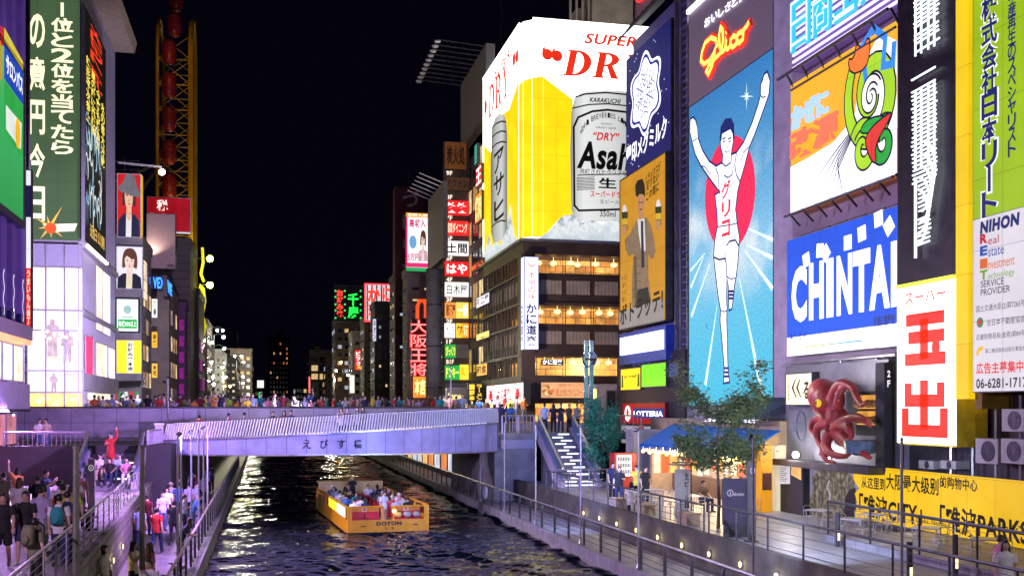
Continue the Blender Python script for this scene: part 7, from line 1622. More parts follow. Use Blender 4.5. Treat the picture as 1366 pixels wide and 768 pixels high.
person(up(26, 637), 2.9, 'stand', 'white', 'cream', 'brown', 'woman in white top with long brown hair seen from behind', low='skirt', hk='long', group=GP)
person(up(50, 634), 3.2, 'stand', 'black', 'navy', 'black', 'man in black with dark trousers seen from behind on the promenade', group=GP)
person(up(61, 627), 1.3, 'phone', 'navy', 'black', 'black', 'man in navy shirt and shorts lifting a phone near the ramp', low='shorts', group=GP)
person(up(23, 624), -2.2, 'raise', 'orange', 'denim', 'black', 'woman in orange top with one arm raised at the ramp wall', hk='bob', group=GP)
person(up(5, 630), 3.0, 'stand', 'olive', 'black', 'black', 'person in olive top cut by the left edge, seen from behind', group=GP)
p8 = person(up(79, 659), 3.0, 'stand', 'white', 'navy', 'black', 'man in white shirt with a bright blue backpack', group=GP)
p9 = person(up(90, 679), 2.6, 'stand', 'olive', 'black', 'black', 'man in olive shirt with dark backpack leaning by the cable railing', group=GP, h=.9)
person(up(95, 648), -2.6, 'walk', 'lime', 'black', 'black', 'person in lime green top beside the thick olive post', group=GP)
person(up(84, 646), 2.8, 'stand', 'maroon', 'black', 'black', 'person in maroon top behind the man with the blue backpack', group=GP)
person(up(108, 655), 2.3, 'talk', 'navy', 'denim', 'black', 'man in navy shirt just right of the thick olive post', group=GP)
def bag(name, label, p, rz, back, m_, strap=True, scale=1.):
    o = thing(name, label, 'bag', p.location+Vector((0, 0, 0)), None, rz); x = M()
    if back:
        pr = [(V(0, .15, 1.02), .14, .07), (V(0, .185, 1.08), .155, .095), (V(0, .19, 1.28), .15, .09), (V(0, .165, 1.42), .11, .06)]; loft(x, pr, 10); x.ball((0, .27, 1.14), (.1, .04, .1), 8, 6)
        o2 = x.build('body', m_, None, True); o2.parent = o; y = M()
        for s in (-1, 1): y.tube([(s*.10, .13, 1.42), (s*.12, .02, 1.47), (s*.115, -.125, 1.38), (s*.13, -.12, 1.2), (s*.15, .08, 1.08)], .018, 5)
        y.build('strap', black, None).parent = o
    else:
        loft(x, [(V(.24, -.02, .78), .06, .13), (V(.24, -.02, .92), .065, .14), (V(.24, -.02, 1.02), .03, .11)], 10); x.build('body', m_, None, True).parent = o
        y = M(); y.tube([(.24, -.1, 1.0), (.1, -.13, 1.25), (-.1, -.02, 1.48), (.0, .13, 1.3), (.24, .06, 1.0)], .014, 5); y.build('strap', m_, None).parent = o
    return o
bag('backpack', 'bright blue backpack on the man in the white shirt', p8, 3.0, True, CLOTH['teal']); bag('backpack', 'dark olive backpack by the cable railing', p9, 2.6, True, CLOTH['olive'])
# on and around the left stairs
def step_z(y): return ZU+max(0, min(9, math.floor((y-52.6)/(3.7/9))+1))*(1.5/9)
for u, v, y, pose, sh, lo_, lb, kw in ((148, 590, 54.3, 'raise', 'red', 'red', 'woman in a long red robe on the upper left stairs', dict(low='skirt', top='jacket', hk='bun')), (134, 616, 53.3, 'sit', 'white', 'beige', 'person in white sitting on the left end of the stairs', {}), (146, 614, 53.0, 'sit', 'black', 'navy', 'person in black sitting in the middle of the left stairs', {}),
        (160, 617, 53.2, 'sit', 'pale blue', 'navy', 'person in pale blue sitting on the left stairs', dict(hk='bob')), (169, 620, 52.9, 'sit', 'pink', 'white', 'person in pink sitting at the right end of the left stairs', dict(hk='long'))):
    x = ray(u, v).x/ray(u, v).y*y; person((x, y, step_z(y)+(-.02 if pose == 'sit' else 0)), 0, pose, sh, lo_, 'black', lb, **kw)
for u, v, pose, rz, sh, bt, hr, lb, kw in ((173, 631, 'stand', .3, 'pink', 'navy', 'black', 'tall man in pink shirt below the left stairs', dict(h=1.05)), (163, 648, 'talk', 2.8, 'lilac', 'grey', 'black', 'person in lilac top behind the man in the pink shirt', {}), (142, 650, 'sit', 1.2, 'black', 'black', 'black', 'man in black sitting on the promenade edge', {}),
        (118, 640, 'stand', 3.1, 'blue', 'black', 'black', 'person in blue beside the stair balustrade', {}), (127, 634, 'phone', 3.1, 'white', 'denim', 'brown', 'woman in white lifting a phone below the stairs', dict(hk='long')), (106, 640, 'walk', 3.0, 'yellow', 'navy', 'black', 'person in yellow walking towards the stairs', {}), (152, 640, 'stand', 2.7, 'white', 'navy', 'black', 'person in white shirt between the man in pink and the stairs', {})):
    p = at_head(u, v, ZU, 1.3 if pose == 'sit' else 1.7, (-14, EX(45)-.6)); p.y = min(p.y, 51.8); person(p, rz, pose, sh, bt, hr, lb, group=GP, **kw)
for u, v, pose, rz, sh, bt, hr, lb, kw in ((172, 672, 'lean', -1.2, 'red', 'denim', 'blue', 'man in red jacket and blue cap leaning at the stone wall', dict(hk='cap', top='jacket')), (187, 674, 'stand', 2.7, 'pale blue', 'navy', 'black', 'person in pale striped top beside the red jacket', {}), (209, 677, 'walk', 2.9, 'red', 'navy', 'black', 'person in red shirt walking away along the quay', {}),
        (217, 656, 'stand', .4, 'lilac', 'denim', 'black', 'man in lilac shirt on the crowded quay', {}), (223, 650, 'walk', .1, 'white', 'black', 'black', 'woman in white top and short skirt walking along the quay', dict(low='skirt', hk='long')), (228, 643, 'stand', .2, 'cream', 'beige', 'cream', 'woman in cream with a pale sun hat', dict(hk='sunhat')), (238, 644, 'stand', 2.9, 'blue', 'navy', 'black', 'person in bright blue near the bridge shadow', {}),
        (246, 660, 'raise', 1.5, 'grey', 'black', 'black', 'man in grey shirt pointing over the water', {}), (252, 644, 'talk', -2.6, 'lilac', 'black', 'black', 'person in lilac top by the quay railing', {}), (257, 658, 'lean', 1.4, 'blue', 'denim', 'black', 'man in blue leaning on the quay railing', {}), (262, 643, 'stand', 1.5, 'pale blue', 'grey', 'black', 'person in pale blue at the quay railing', {}),
        (223, 745, 'stand', -.4, 'white', 'black', 'black', 'man in white shirt nearest the camera on the quay', dict(skin=1)), (178, 722, 'phone', 1.2, 'cream', 'black', 'black', 'woman in cream jacket with long black hair on the quay', dict(hk='long', top='jacket')), (200, 724, 'stand', -1.2, 'pink', 'black', 'brown', 'woman in pink top with long brown hair on the quay', dict(hk='long')),
        (139, 727, 'stand', 1.5, 'white', 'beige', 'black', 'woman in white with a brown shoulder bag below the wall', dict(hk='bob')), (165, 756, 'sit', .5, 'grey', 'grey', 'grey', 'person in grey cap sitting by the wall at the bottom edge', dict(hk='cap')), (232, 668, 'walk', 3.0, 'black', 'black', 'black', 'person in black walking away on the quay', {}), (196, 660, 'stand', 2.9, 'maroon', 'navy', 'black', 'person in maroon at the foot of the stone wall', {}), (240, 690, 'lean', 1.5, 'navy', 'black', 'brown', 'woman in navy leaning on the quay railing', dict(hk='long'))):
    p = lo(u, v); pp_ = person(p, rz, pose, sh, bt, hr, lb, group=GQ, **kw)
    if 'shoulder bag' in lb: bag('shoulder_bag', 'brown shoulder bag carried by the woman in white', pp_, 1.5, False, CLOTH['brown'])
rr = random.Random(21)
for k in range(9):
    y = 57.5+k*2.1; x = rr.uniform(-5, -3); sh = ('black', 'navy', 'grey', 'maroon', 'olive', 'brown', 'white', 'denim', 'lilac')[k]
    person((x, y, ZL), rr.uniform(0, 6.2), rr.choice(('stand', 'talk', 'walk')), sh, 'black', 'black', 'person in %s in the dark under the left bridge end' % sh, group='people under the bridge', lite=True)
for k, (u, sh, hk) in enumerate(((72, 'white', 'long'), (80, 'cream', 'short'))):
    p = at_head(u, 562, 3.8, d=57.2); person((p.x, 57.4, 3.8), .2-.5*k, 'talk', sh, 'denim', 'black', 'person in %s with %s hair behind the left balustrade' % (sh, hk), low='skirt' if hk == 'long' else 'trousers', hk=hk)
# ---------------- bridge crowd, landing and ramp
marks = [(165, 'before the lavender tower'), (215, 'below the stacked adverts'), (262, 'below the dark wheel buildings'), (300, 'below the nearest street lamps'), (345, 'below the far left lamps'), (395, 'under the distant dark tower'), (440, 'under the pale far building'), (480, 'below the green neon sign'), (520, 'below the striped red sign'), (565, 'under the red neon characters'), (610, 'below the floor directory'), (650, 'left of the white crab sign'), (720, 'below the white crab sign')]
def mark(u): return next(t for q, t in marks if u < q)
shirts = ['white', 'black', 'navy', 'lilac', 'red', 'pale blue', 'grey', 'pink', 'blue', 'cream', 'maroon', 'teal', 'olive', 'orange', 'beige', 'brown', 'yellow', 'lime']
hk_ = {'short': 'short hair', 'long': 'long hair', 'bob': 'bobbed hair', 'cap': 'a cap', 'bun': 'a hair bun'}
used = {}
def crowd(u, y, zs, pose, rz):
    mk = mark(u); n = used.get(mk, 0); used[mk] = n+1; o_ = sum(map(ord, mk)); sh = shirts[(n*7+o_) % 18]; hk = ['short', 'short', 'long', 'bob', 'short', 'cap', 'bun'][(n*3+o_) % 7]
    act = {'stand': 'on the bridge', 'phone': 'lifting phone on bridge', 'raise': 'one arm up on the bridge', 'talk': 'talking on the bridge', 'lean': 'leaning on the parapet', 'walk': 'walking on the bridge', 'hips': 'hand on hip'}[pose]
    r = ray(u, 540); x = r.x/r.y*y
    person((x, y, zs+.2), rz, pose, sh, rr.choice(('navy', 'black', 'denim', 'grey')), rr.choice(('black', 'black', 'brown')) if hk != 'cap' else 'navy', '%s in %s, %s, %s %s' % ('person' if hk not in ('cap',) else 'person', sh, hk_[hk], act, mk), hk=hk, skin=rr.randrange(2), h=rr.uniform(.84, 1.09), group='people crowding the bridge', lite=True)
u = 118
while u < 568:
    y = rr.uniform(67.0, 67.6) if rr.random() < .6 else rr.uniform(68.2, 71.5)
    if u > 400 and u < 470 and rr.random() < .3: u += 4; continue
    crowd(u, y, ZB, rr.choice(('stand', 'talk', 'stand', 'phone', 'lean' if y < 67.7 else 'walk', 'hips', 'raise') if 380 < u < 430 else ('stand', 'talk', 'stand', 'walk', 'phone')), rr.choice((0, .4, -.5, 3.1, 2.7, 1.5, -1.5))); u += rr.uniform(3.8, 8.2)
u = 572
while u < 705:
    y = rr.uniform(67.5, 72); crowd(u, y, ZB, rr.choice(('stand', 'talk', 'walk', 'phone')), rr.choice((0, .4, 3.1, 1.5, -1.5))); u += rr.uniform(5, 10)
for u, sh, pose, rz in ((266, 'red', 'stand', 3), (305, 'pink', 'walk', 1.5), (326, 'pale blue', 'walk', 1.4), (364, 'black', 'stand', .4), (379, 'maroon', 'stand', 0), (388, 'navy', 'talk', -.3), (455, 'white', 'phone', 0), (463, 'lilac', 'phone', .2), (476, 'cream', 'talk', .1), (484, 'brown', 'stand', -.4)):
    k = .5
    for _ in range(40): k += (u-pix(arc(k)+Vector((0, 1.6, 5)))[0])/460*.5
    p = arc(k)+Vector((0, 1.5, topz(k)-.45)); person(p, rz, pose, sh, 'navy', 'black', 'person in %s on the lower bridge ramp behind the white slats' % sh, hk='long' if sh in ('white', 'cream', 'brown', 'maroon') else 'short', group='people on the bridge ramp', lite=True)
for x, y, z, rz, pose, sh, bt, lb, kw in ((16.0, 61.6, 4.6, 3.0, 'stand', 'pale blue', 'navy', 'man in pale blue shirt at the top of the right stairs', {}), (16.7, 62.2, 4.6, 2.8, 'stand', 'black', 'black', 'woman in black with long hair at the top of the right stairs', dict(hk='long')), (17.05, 61.8, 4.6, -.5, 'talk', 'black', 'navy', 'man in black shirt at the top of the right stairs', {}), (17.9, 63, 4.6, .4, 'stand', 'brown', 'black', 'person in brown behind the right landing balustrade', {}), (18.7, 64, 4.6, .2, 'stand', 'grey', 'black', 'person in grey behind the right landing balustrade', {}),
        (14.0, 64.2, 4.6, 2.8, 'stand', 'navy', 'navy', 'person in navy behind the short balustrade on the landing', {}), (14.7, 65, 4.6, 2.8, 'talk', 'blue', 'black', 'person in blue behind the short balustrade on the landing', {})):
    person((x, y, z), rz, pose, sh, bt, 'black', lb, group='people on the right landing', **kw)
# ================================================================ sightseeing boat
BX, BY, BR = 5.72, 51.75, R(3.6)
by = mat('boat_yellow', (.72, .31, .012), .35, 0, .1); bdk = mat('boat_black', (.012, .012, .014), .5); bdeck = mat('boat_deck', (.30, .22, .12), .7, 0, .3)
boat = thing('tour_boat', 'flat yellow tour boat full of seated passengers heading under the bridge', 'boat', (BX, BY, 0), None, BR)
def bput(m_, name, mats, parent=None, smooth=False):
    o = m_.build(name, mats, None, smooth); o.parent = parent or boat; return o
def hull_ring(w, L, yb=0., r=.3):
    return [(-w+r, yb), (w-r, yb), (w, yb+r), (w, L-4.2), (w*.72, L-2), (.25, L), (-.25, L), (-w*.72, L-2), (-w, L-4.2), (-w, yb+r)]
def extr(m_, ring0, z0, ring1, z1, cap=True):
    n = len(ring0); v = [(x, y, z0) for x, y in ring0]+[(x, y, z1) for x, y in ring1]
    m_.add(v, [(i, (i+1) % n, (i+1) % n+n, i+n) for i in range(n)]+([tuple(range(n-1, -1, -1)), tuple(range(n, 2*n))] if cap else []))
m_ = M(); extr(m_, hull_ring(1.75, 16.3, .15), -.35, hull_ring(1.98, 17), .10); bput(m_, 'hull', bdk)
m_ = M(); extr(m_, hull_ring(2.0, 17), .101, hull_ring(2.02, 17.1), .32, True); bput(m_, 'deck', [bdeck])
m_ = M()
R0, R1 = hull_ring(2.03, 17.15, -.02), hull_ring(1.93, 17, .08)
def band(m_, i0, i1, z0, z1):
    for i in range(i0, i1):
        a, b_, c, d = R0[i % 10], R0[(i+1) % 10], R1[(i+1) % 10], R1[i % 10]
        m_.hexa([(*a, z0), (*b_, z0), (*d, z0), (*c, z0), (*a, z1), (*b_, z1), (*d, z1), (*c, z1)])
band(m_, 0, 10, .12, .70); bput(m_, 'gunwale', by)
m_ = M(); band(m_, 3, 8, .701, 1.05); bput(m_, 'bow_panel', by)
# side walls with windows and lit advert panels on the left
for s in (-1, 1):
    x = s*1.98; m_ = M(); m_.box(x-.05, x+.05, .3, 12.8, .701, .80).box(x-.05, x+.05, 7.2, 12.8, 1.28, 1.36).box(x-.05, x+.05, .3, 7.2, 1.28, 1.36)
    for y in (.3, 3.6, 7.2, 8.6, 10.0, 11.4, 12.7): m_.box(x-.05, x+.05, y-.05, y+.05, .80, 1.28)
    if s < 0: m_.box(x-.04, x+.04, 10.05, 12.65, .80, 1.1)
    bput(m_, 'side_wall', by)
m_ = M(); m_.box(-2.02, -1.95, .42, 3.5, .82, 1.27); bput(m_, 'lit_advert', emit((245, 248, 250), 1.9, .1))
m_ = M(); m_.box(-2.02, -1.95, 3.72, 6.9, .82, 1.27); bput(m_, 'lit_advert', emit((255, 215, 40), 1.7, .2))
Fb_ = Face((-2.022, 0), (0, -1))
m_ = M()
for k in range(4): m_.text(Fb_, '道頓堀川の旅'[k:k+3], -3.2+.7*k, -2.65+.7*k, .9, 1.18, .004)
bput(m_, 'lettering', emit((120, 130, 150), .6, 0))
m_ = M(); m_.box(-1.9, 1.9, 12.9, 13.0, .33, 1.7).box(-1.9, 1.9, 13.0, 14.0, 1.62, 1.7); bput(m_, 'bow_screen', mat('boat_cream', (.5, .36, .12), .5, 0, .15))
m_ = M(); 
for y in (7.3, 8.7, 10.1): m_.box(-2.0, -1.96, y, y+1.2, 1.12 if y > 9 else .82, 1.27)
bput(m_, 'window', clear)
# stern: yellow board with name, rails, red seats and backrests
m_ = M(); m_.box(-1.95, 1.95, -.055, -.02, .13, .70); bput(m_, 'stern_board', by)
Fs_ = Face((0, -.056), (1, 0)); m_ = M(); m_.text(Fs_, 'DOTON', -.60, .62, .43, .62, .004, bold=.06); m_.text(Fs_, '丸', -.2, -.08, .24, .36, .004, bold=.03); m_.text(Fs_, '船', .12, .24, .24, .36, .004, bold=.03); m_.fpoly(Fs_, [(-1.35, .40), (-1.1, .40), (-1.1, .44), (-1.35, .44)], .004); m_.fpoly(Fs_, [(1.15, .42), (1.42, .42), (1.42, .46), (1.15, .46)], .004)
bput(m_, 'lettering', bdk)
m_ = M(); m_.tube([(-1.9, .05, .7), (-1.9, .05, 1.33), (-.25, .05, 1.33)], .045, 6).tube([(.25, .05, 1.33), (1.9, .05, 1.33), (1.9, .05, .7)], .045, 6).tube([(-.25, .05, 1.33), (-.25, .05, .7)], .045, 6).tube([(.25, .05, 1.33), (.25, .05, .7)], .045, 6); bput(m_, 'stern_rail', by)
m_ = M(); m_.box(1.75, 1.97, -.01, .12, .7, 1.36).box(-1.97, -1.75, -.01, .12, .7, 1.36); bput(m_, 'corner_post', by)
for x0, x1 in ((-1.75, -1.05), (-1.0, -.32), (.32, 1.0), (1.05, 1.75)):
    m_ = M(); m_.box(x0, x1, .35, .85, .62, .72).box(x0, x1, .86, .95, .62, 1.02); bput(m_, 'seat', mat('seat_red', (.5, .02, .03), .5, 0, .1))
for x0, x1 in ((-1.75, -.3), (.3, 1.75)):
    m_ = M(); m_.box(x0, x1, .97, 1.02, .62, 1.24); bput(m_, 'backrest', mat('boat_orange', (.62, .24, .02), .45, 0, .1)); m_ = M(); c_ = (x0+x1)/2; m_.ribbon(Face((0, .965), (1, 0)), [(c_+.11*math.cos(q*.4), 1.12+.11*math.sin(q*.4)) for q in range(16)], .035, .01, 0, 0, True); bput(m_, 'ring_emblem', white)
m_ = M()
for j in range(8):
    for x0, x1 in ((-1.75, -.3), (.3, 1.75)): m_.box(x0, x1, 2.0+j*1.35, 2.42+j*1.35, .62, .74).box(x0, x1, 2.43+j*1.35, 2.5+j*1.35, .62, 1.05)
bput(m_, 'bench', mat('seat_red'))
m_ = M().ball((.28, .03, 1.1), .09, 8, 6); bput(m_, 'stern_lamp', emit((255, 205, 130), 14, 0))
for k, (x, c, lb) in enumerate(((.55, (.6, .45, .1), 'round yellow bag on a red stern seat of the boat'), (1.0, (.3, .32, .30), 'grey round bag in the middle of the boat stern seats'), (1.45, (.32, .30, .26), 'grey brown round bag at the end of the boat stern seats'))):
    p = Matrix.Rotation(BR, 3, 'Z')@Vector((x, .5, .88)); o = thing('bag', lb, 'bag', Vector((BX, BY, 0))+p)
    m_ = M().ball((0, 0, 0), (.2, .16, .15), 12, 8); q = m_.build('body', mat('bag_cloth_%d' % k, c, .8), None, True); q.parent = o; q = M().tube([(-.06, 0, .14), (0, 0, .2), (.06, 0, .14)], .018, 5).build('handle', black, None); q.parent = o
rb = random.Random(12); cols = ['white', 'navy', 'pale blue', 'black', 'white', 'red', 'cream', 'blue', 'maroon', 'pink', 'grey', 'teal', 'lilac', 'white', 'black', 'olive', 'brown', 'pale blue', 'yellow', 'navy', 'orange', 'beige', 'lime', 'denim']
k = 0
for j in range(8):
    for x in (-1.35, -.75, .75, 1.35):
        if rb.random() < .16 and j: continue
        p = Vector((BX, BY, 0))+Matrix.Rotation(BR, 3, 'Z')@Vector((x+rb.uniform(-.06, .06), 2.05+j*1.35, .33)); sh = cols[k % 24]; hk = ('short', 'long', 'cap', 'short', 'bob', 'sunhat', 'short')[k % 7]
        person(p, BR+math.pi+rb.uniform(-.3, .3) if rb.random() < .75 else BR+rb.uniform(-.6, .6), 'sit', sh, 'navy', {'cap': 'white', 'sunhat': 'cream'}.get(hk, 'black'), 'passenger in %s with %s, boat row %s from the stern, %s' % (sh, {'short': 'short hair', 'long': 'long hair', 'cap': 'a white cap', 'bob': 'bobbed hair', 'sunhat': 'a sun hat'}[hk], nth(j), 'left' if x < 0 else 'right'), hk=hk, group='boat passengers', lite=True, h=.98); k += 1
p = Vector((BX, BY, 0))+Matrix.Rotation(BR, 3, 'Z')@Vector((.0, 1.3, .33)); person(p, BR+.5, 'talk', 'white', 'beige', 'black', 'person in white with a dark sash standing in the boat stern aisle', h=.95)
p = Vector((BX, BY, 0))+Matrix.Rotation(BR, 3, 'Z')@Vector((.0, 12.3, .33)); person(p, BR, 'talk', 'black', 'black', 'grey', 'guide in black with a grey hat standing at the boat bow', hk='cap')
# ================================================================ restaurant terrace
warmb = emit((255, 205, 110), 10, 0)
# awning stall
b = thing('restaurant_stall', 'open fronted restaurant with a blue awning and warm inside on the terrace', 'building', (20.5, 42, ZT))
y0, y1 = 41.4, 53.0
m_ = M(); m_.box(20.9, 21.45, y0, y1+4, ZT, 5.5).box(19.4, 20.89, y1-.3, y1, ZT, 4.6).box(19.4, 20.89, y0, y0+.3, ZT, 4.5); m_.build('wall', mat('stall_wall', (.32, .24, .16), .7, 0, .3, 2), b)
AX = 18.6; ya_ = y0-1.4; yb_ = y1-.7
m_ = M(); m_.hexa([(AX, ya_, 4.2), (AX, yb_, 4.15), (20.9, y0, 5.05), (20.9, y1+.6, 5.15), (AX, ya_, 4.26), (AX, yb_, 4.21), (20.9, y0, 5.11), (20.9, y1+.6, 5.21)]); m_.build('awning', mat('awning_blue', (.015, .16, .55), .6, 0, .15, 2), b)
m_ = M()
for k in range(40): y = ya_+(yb_-ya_)*k/40; m_.add([(AX-.01, y, 4.23), (AX-.01, y+.29, 4.23), (AX-.03, y+.25, 3.98), (AX-.03, y+.04, 3.98)], [(0, 1, 2, 3), (3, 2, 1, 0)])
m_.build('valance', mat('awning_blue'), b)
m_ = M(); m_.hexa([(19.9, 41.6, 5.55), (21.95, 41.6, 5.9), (19.9, 47, 5.55), (21.95, 47, 5.9), (19.9, 41.6, 5.62), (21.95, 41.6, 6.5), (19.9, 47, 5.62), (21.95, 47, 6.5)]); m_.build('canopy', mat('navy_canopy', (.02, .022, .06), .6), b)
m_ = M(); m_.box(19.86, 19.9, 41.7, 46.9, 5.42, 5.54); m_.build('light_strip', emit((225, 215, 255), 3.5, .2), b)
r_ = random.Random(9); bl0 = None
for k in range(26):
    y = ya_+(yb_-ya_)*(k+.5)/26; p = Vector((AX+.1, y, 3.95-.12*math.sin(k*1.3)**2))
    if bl0 is None: bl0 = M().ball(p, .085, 8, 6).tube([p, p+Vector((0, 0, .25))], .012, 4).build('string_bulb', warmb, b); pb0 = p
    else: c = bl0.copy(); COL.objects.link(c); c.parent = b; c.location = p-pb0
for k, (x, y) in enumerate(((19.4, 42.5), (19.8, 45), (19.5, 47.6), (19.8, 50.5))):
    M().lathe((x, y, 3.75), [(.03, .35), (.18, .1), (.22, 0), (.05, -.04)], 10).build('pendant_lamp', warmb, b); l = lamp('glow', (0, 0, 0), (1, .70, .36), 280, .15); l.parent = b; l.location = Vector((x, y, 3.5))-wloc(b)
Fw = FX(20.85); m_ = M(); r_ = random.Random(3); bd = [M() for _ in range(4)]
for k in range(15): y = -y1+.6+k*.78; bd[k % 4].fbox(Fw, y, y+.62, 2.9+r_.uniform(-.2, .2), 4.2+r_.uniform(-.1, .3), 0, .03)
for q, col in zip(bd, ((250, 235, 200), (235, 90, 60), (245, 190, 70), (225, 215, 205))): q.build('menu_board', emit(col, .7, .4, 2), b)
for k in range(3): M().fbox(FY(y1-.32), 19.5+k*.45, 19.85+k*.45, 2.7, 3.7, 0, .03).build('menu_board', emit(((250, 230, 190), (235, 110, 60), (250, 200, 110))[k], .8, .4, 2), b)
m_ = M(); m_.fbox(Fw, -y1+.4, -y0-.4, ZT+.02, ZT+.9, .0, .35); m_.build('counter', mat('dark_counter', (.08, .05, .03), .5, 0, .4, 3), b)
m_ = M(); m_.text(FX(20.8), '大衆酒場', -y0-1.9, -y0-.2, 3.3, 3.8, .03); m_.build('lettering', emit((250, 240, 220), .8, 0), b)
M().box(19.6, 20.1, 40.5, 41.1, ZT, 4.5).build('yellow_pillar', emit((235, 160, 25), .75, .2), b); M().box(19.65, 20.05, 40.47, 40.495, 2.7, 3.4).build('poster', emit((90, 45, 35), .5, .5, 6), b)
M().box(20.35, 20.85, 40.8, 41.35, ZT, 4.5).build('pale_door', emit((240, 225, 190), .7, .2), b)
# vending machine, menu
o = thing('vending_machine', 'red vending machine with lit white front beside the right stairs', 'vending machine', (17.9, 54, ZT)); M().box(17.7, 18.9, 53.6, 54.5, ZT, 3.7).build('cabinet', redp, o)
M().box(17.8, 18.6, 53.55, 53.595, 2.5, 3.6).build('lit_panel', emit((240, 245, 250), 1.6, .1), o); m_ = M()
for j in range(3):
    for k in range(8): m_.box(17.85+k*.09, 17.91+k*.09, 53.52, 53.548, 2.62+j*.33, 2.84+j*.33, k % 3)
m_.build('drink_sample', [emit((60, 130, 190), .7), emit((210, 80, 60), .7), emit((90, 150, 80), .7)], o)
M().box(18.95, 21.9, 54.2, 55.5, ZT, 4.9).build('kiosk_wall', greywall, o)
# people at the terrace
GT = 'people on the restaurant terrace'
for u, v, pose, rz, sh, bt, lb, kw in ((817, 617, 'stand', .3, 'navy', 'black', 'person in navy in front of the vending machine, left of two', {}), (826, 622, 'talk', -.3, 'black', 'navy', 'person in black in front of the vending machine, right of two', dict(hk='bob')), (849, 620, 'stand', 2.6, 'yellow', 'black', 'staff member in bright yellow shirt beside the tables', dict(hk='cap')), (861, 622, 'stand', .2, 'black', 'black', 'man in black right of the yellow shirted staff member', {})):
    person(at_head(u, v, ZT), rz, pose, sh, bt, 'black', lb, group=GT, **kw)
for u, v, sh, rz, lb, kw in ((842, 642, 'white', 2.7, 'woman in white seated with her back to the canal', dict(hk='bob')), (937, 640, 'brown', .4, 'man seated under the blue awning behind the tree', {}), (905, 632, 'maroon', 1.4, 'person in maroon seated deep under the blue awning', {})):
    person(at_head(u, v, ZT, 1.28)+Vector((0, 0, -.02)), rz, 'sit', sh, 'navy', 'black', lb, group=GT, **kw)
person((14.75, 19.3, ZT-.02), -.4, 'stand', 'white', 'white', 'black', 'woman in white blouse with long black hair at the bottom right', hk='long', h=.9, low='skirt')
person((15.25, 20.1, ZT-.02), 1.4, 'stand', 'pink', 'grey', 'brown', 'person half hidden behind the long haired woman at the bottom right', h=.9)
# tables and chairs
tabm = mat('table_top', (.50, .48, .46), .35, 0, .12); chm = mat('chair_metal', (.5, .5, .52), .35, .8, .15); woodt = mat('pale_wood', (.42, .30, .18), .55, 0, .25, 4)
def table(label):
    o = thing('table', label, 'table', (0, 0, 0), 'terrace tables'); x = M().box(-.38, .38, -.38, .38, .70, .735).build('tabletop', tabm, None, bevel=.01); x.parent = o
    for sx in (-1, 1):
        for sy in (-1, 1): q = M().tube([(sx*.33, sy*.33, 0), (sx*.33, sy*.33, .70)], .02, 6).build('leg', chm, None); q.parent = o
    return o
def chair(label):
    o = thing('chair', label, 'chair', (0, 0, 0), 'terrace chairs'); x = M().box(-.2, .2, -.2, .2, .44, .465).build('seat', tabm, None, bevel=.01); x.parent = o
    for sx in (-1, 1):
        for sy in (-1, 1): q = M().tube([(sx*.2, sy*.2, 0), (sx*.17, sy*.17, .44)], .013, 6).build('leg', chm, None); q.parent = o
    m_ = M(); m_.tube([(-.18, .19, .44), (-.18, .22, .74), (-.12, .23, .81), (.12, .23, .81), (.18, .22, .74), (.18, .19, .44)], .013, 6).tube([(-.18, .21, .62), (.18, .21, .62)], .012, 6); q = m_.build('backrest', chm, None); q.parent = o
    return o
spots = [(14.9, 41.8), (15.1, 38.6), (16.3, 44.2), (16.6, 40.4), (17.2, 37.4), (18.6, 33.9), (19.6, 32.2), (18.2, 31.0), (18.9, 28.2), (18.8, 25.4)]
t0_ = table('x'); c0_ = chair('x'); first = [True, True]; kc = 0
near = ['nearest the right stairs', 'beside the tall white banner', 'in front of the staff in yellow', 'behind the thin tree', 'under the awning end', 'below the octopus wall', 'before the garden mural', 'at the mural edge', 'in front of the yellow mall banner', 'at the far right by the yellow banner']
for k, (x, y) in enumerate(spots):
    o = t0_ if k == 0 else copy_tree(t0_); place(o, (x, y, ZT), .1*k, 'pale square terrace table %s' % near[k])
    for j, (dx, dy, rz) in enumerate(((0, .62, 0), (0, -.62, math.pi), (.62, 0, -math.pi/2))):
        if j == 2 and k % 2: continue
        o = c0_ if kc == 0 else copy_tree(c0_); kc += 1; place(o, (x+dx, y+dy, ZT), rz, 'metal terrace chair %s the table %s' % (('behind', 'before', 'right of')[j], near[k]))
for k, (x, y, c) in enumerate(((14.6, 40.4, (.5, .36, .22)), (15.0, 36.9, (.42, .3, .2)), (14.5, 43.4, (.45, .4, .38)))):
    o = thing('bench', 'low wooden box bench %s at the terrace edge' % ('in the middle', 'nearest the tree', 'nearest the stairs')[k], 'bench', (x, y, ZT), 'wooden benches at the terrace edge'); m_ = M().box(x-.3, x+.3, y-.5, y+.5, ZT+.40, ZT+.45); m_.build('seat', woodt, o); m_ = M().box(x-.26, x+.26, y-.45, y+.45, ZT, ZT+.399); m_.build('base', mat('bench_base_%d' % k, c, .6), o)
# tall white banner
o = thing('banner_stand', 'tall white banner on a black stand at the terrace edge', 'banner', (15.2, 38.0, ZT)); m_ = M().box(14.9, 15.5, 37.98, 38.02, ZT+.1, 3.75); m_.build('banner', mat('banner_cloth', (.55, .53, .52), .7, 0, .1), o); m_ = M().tube([(15.55, 38.0, ZT), (15.55, 38.0, 4.0), (14.8, 38, 4.0)], .025, 6).box(15.2, 15.8, 37.8, 38.2, ZT, ZT+.05); m_.build('stand', black, o)
m_ = M(); m_.vt(FY(37.975), '生ビール一番', 15.28, 15.45, 2.0, 3.6, .01, bold=.03); m_.build('lettering', black, o)
m_ = M().box(14.7, 15.7, 37.4, 38.3, 3.9, 3.95); m_.build('top_shelf', woodt, o)
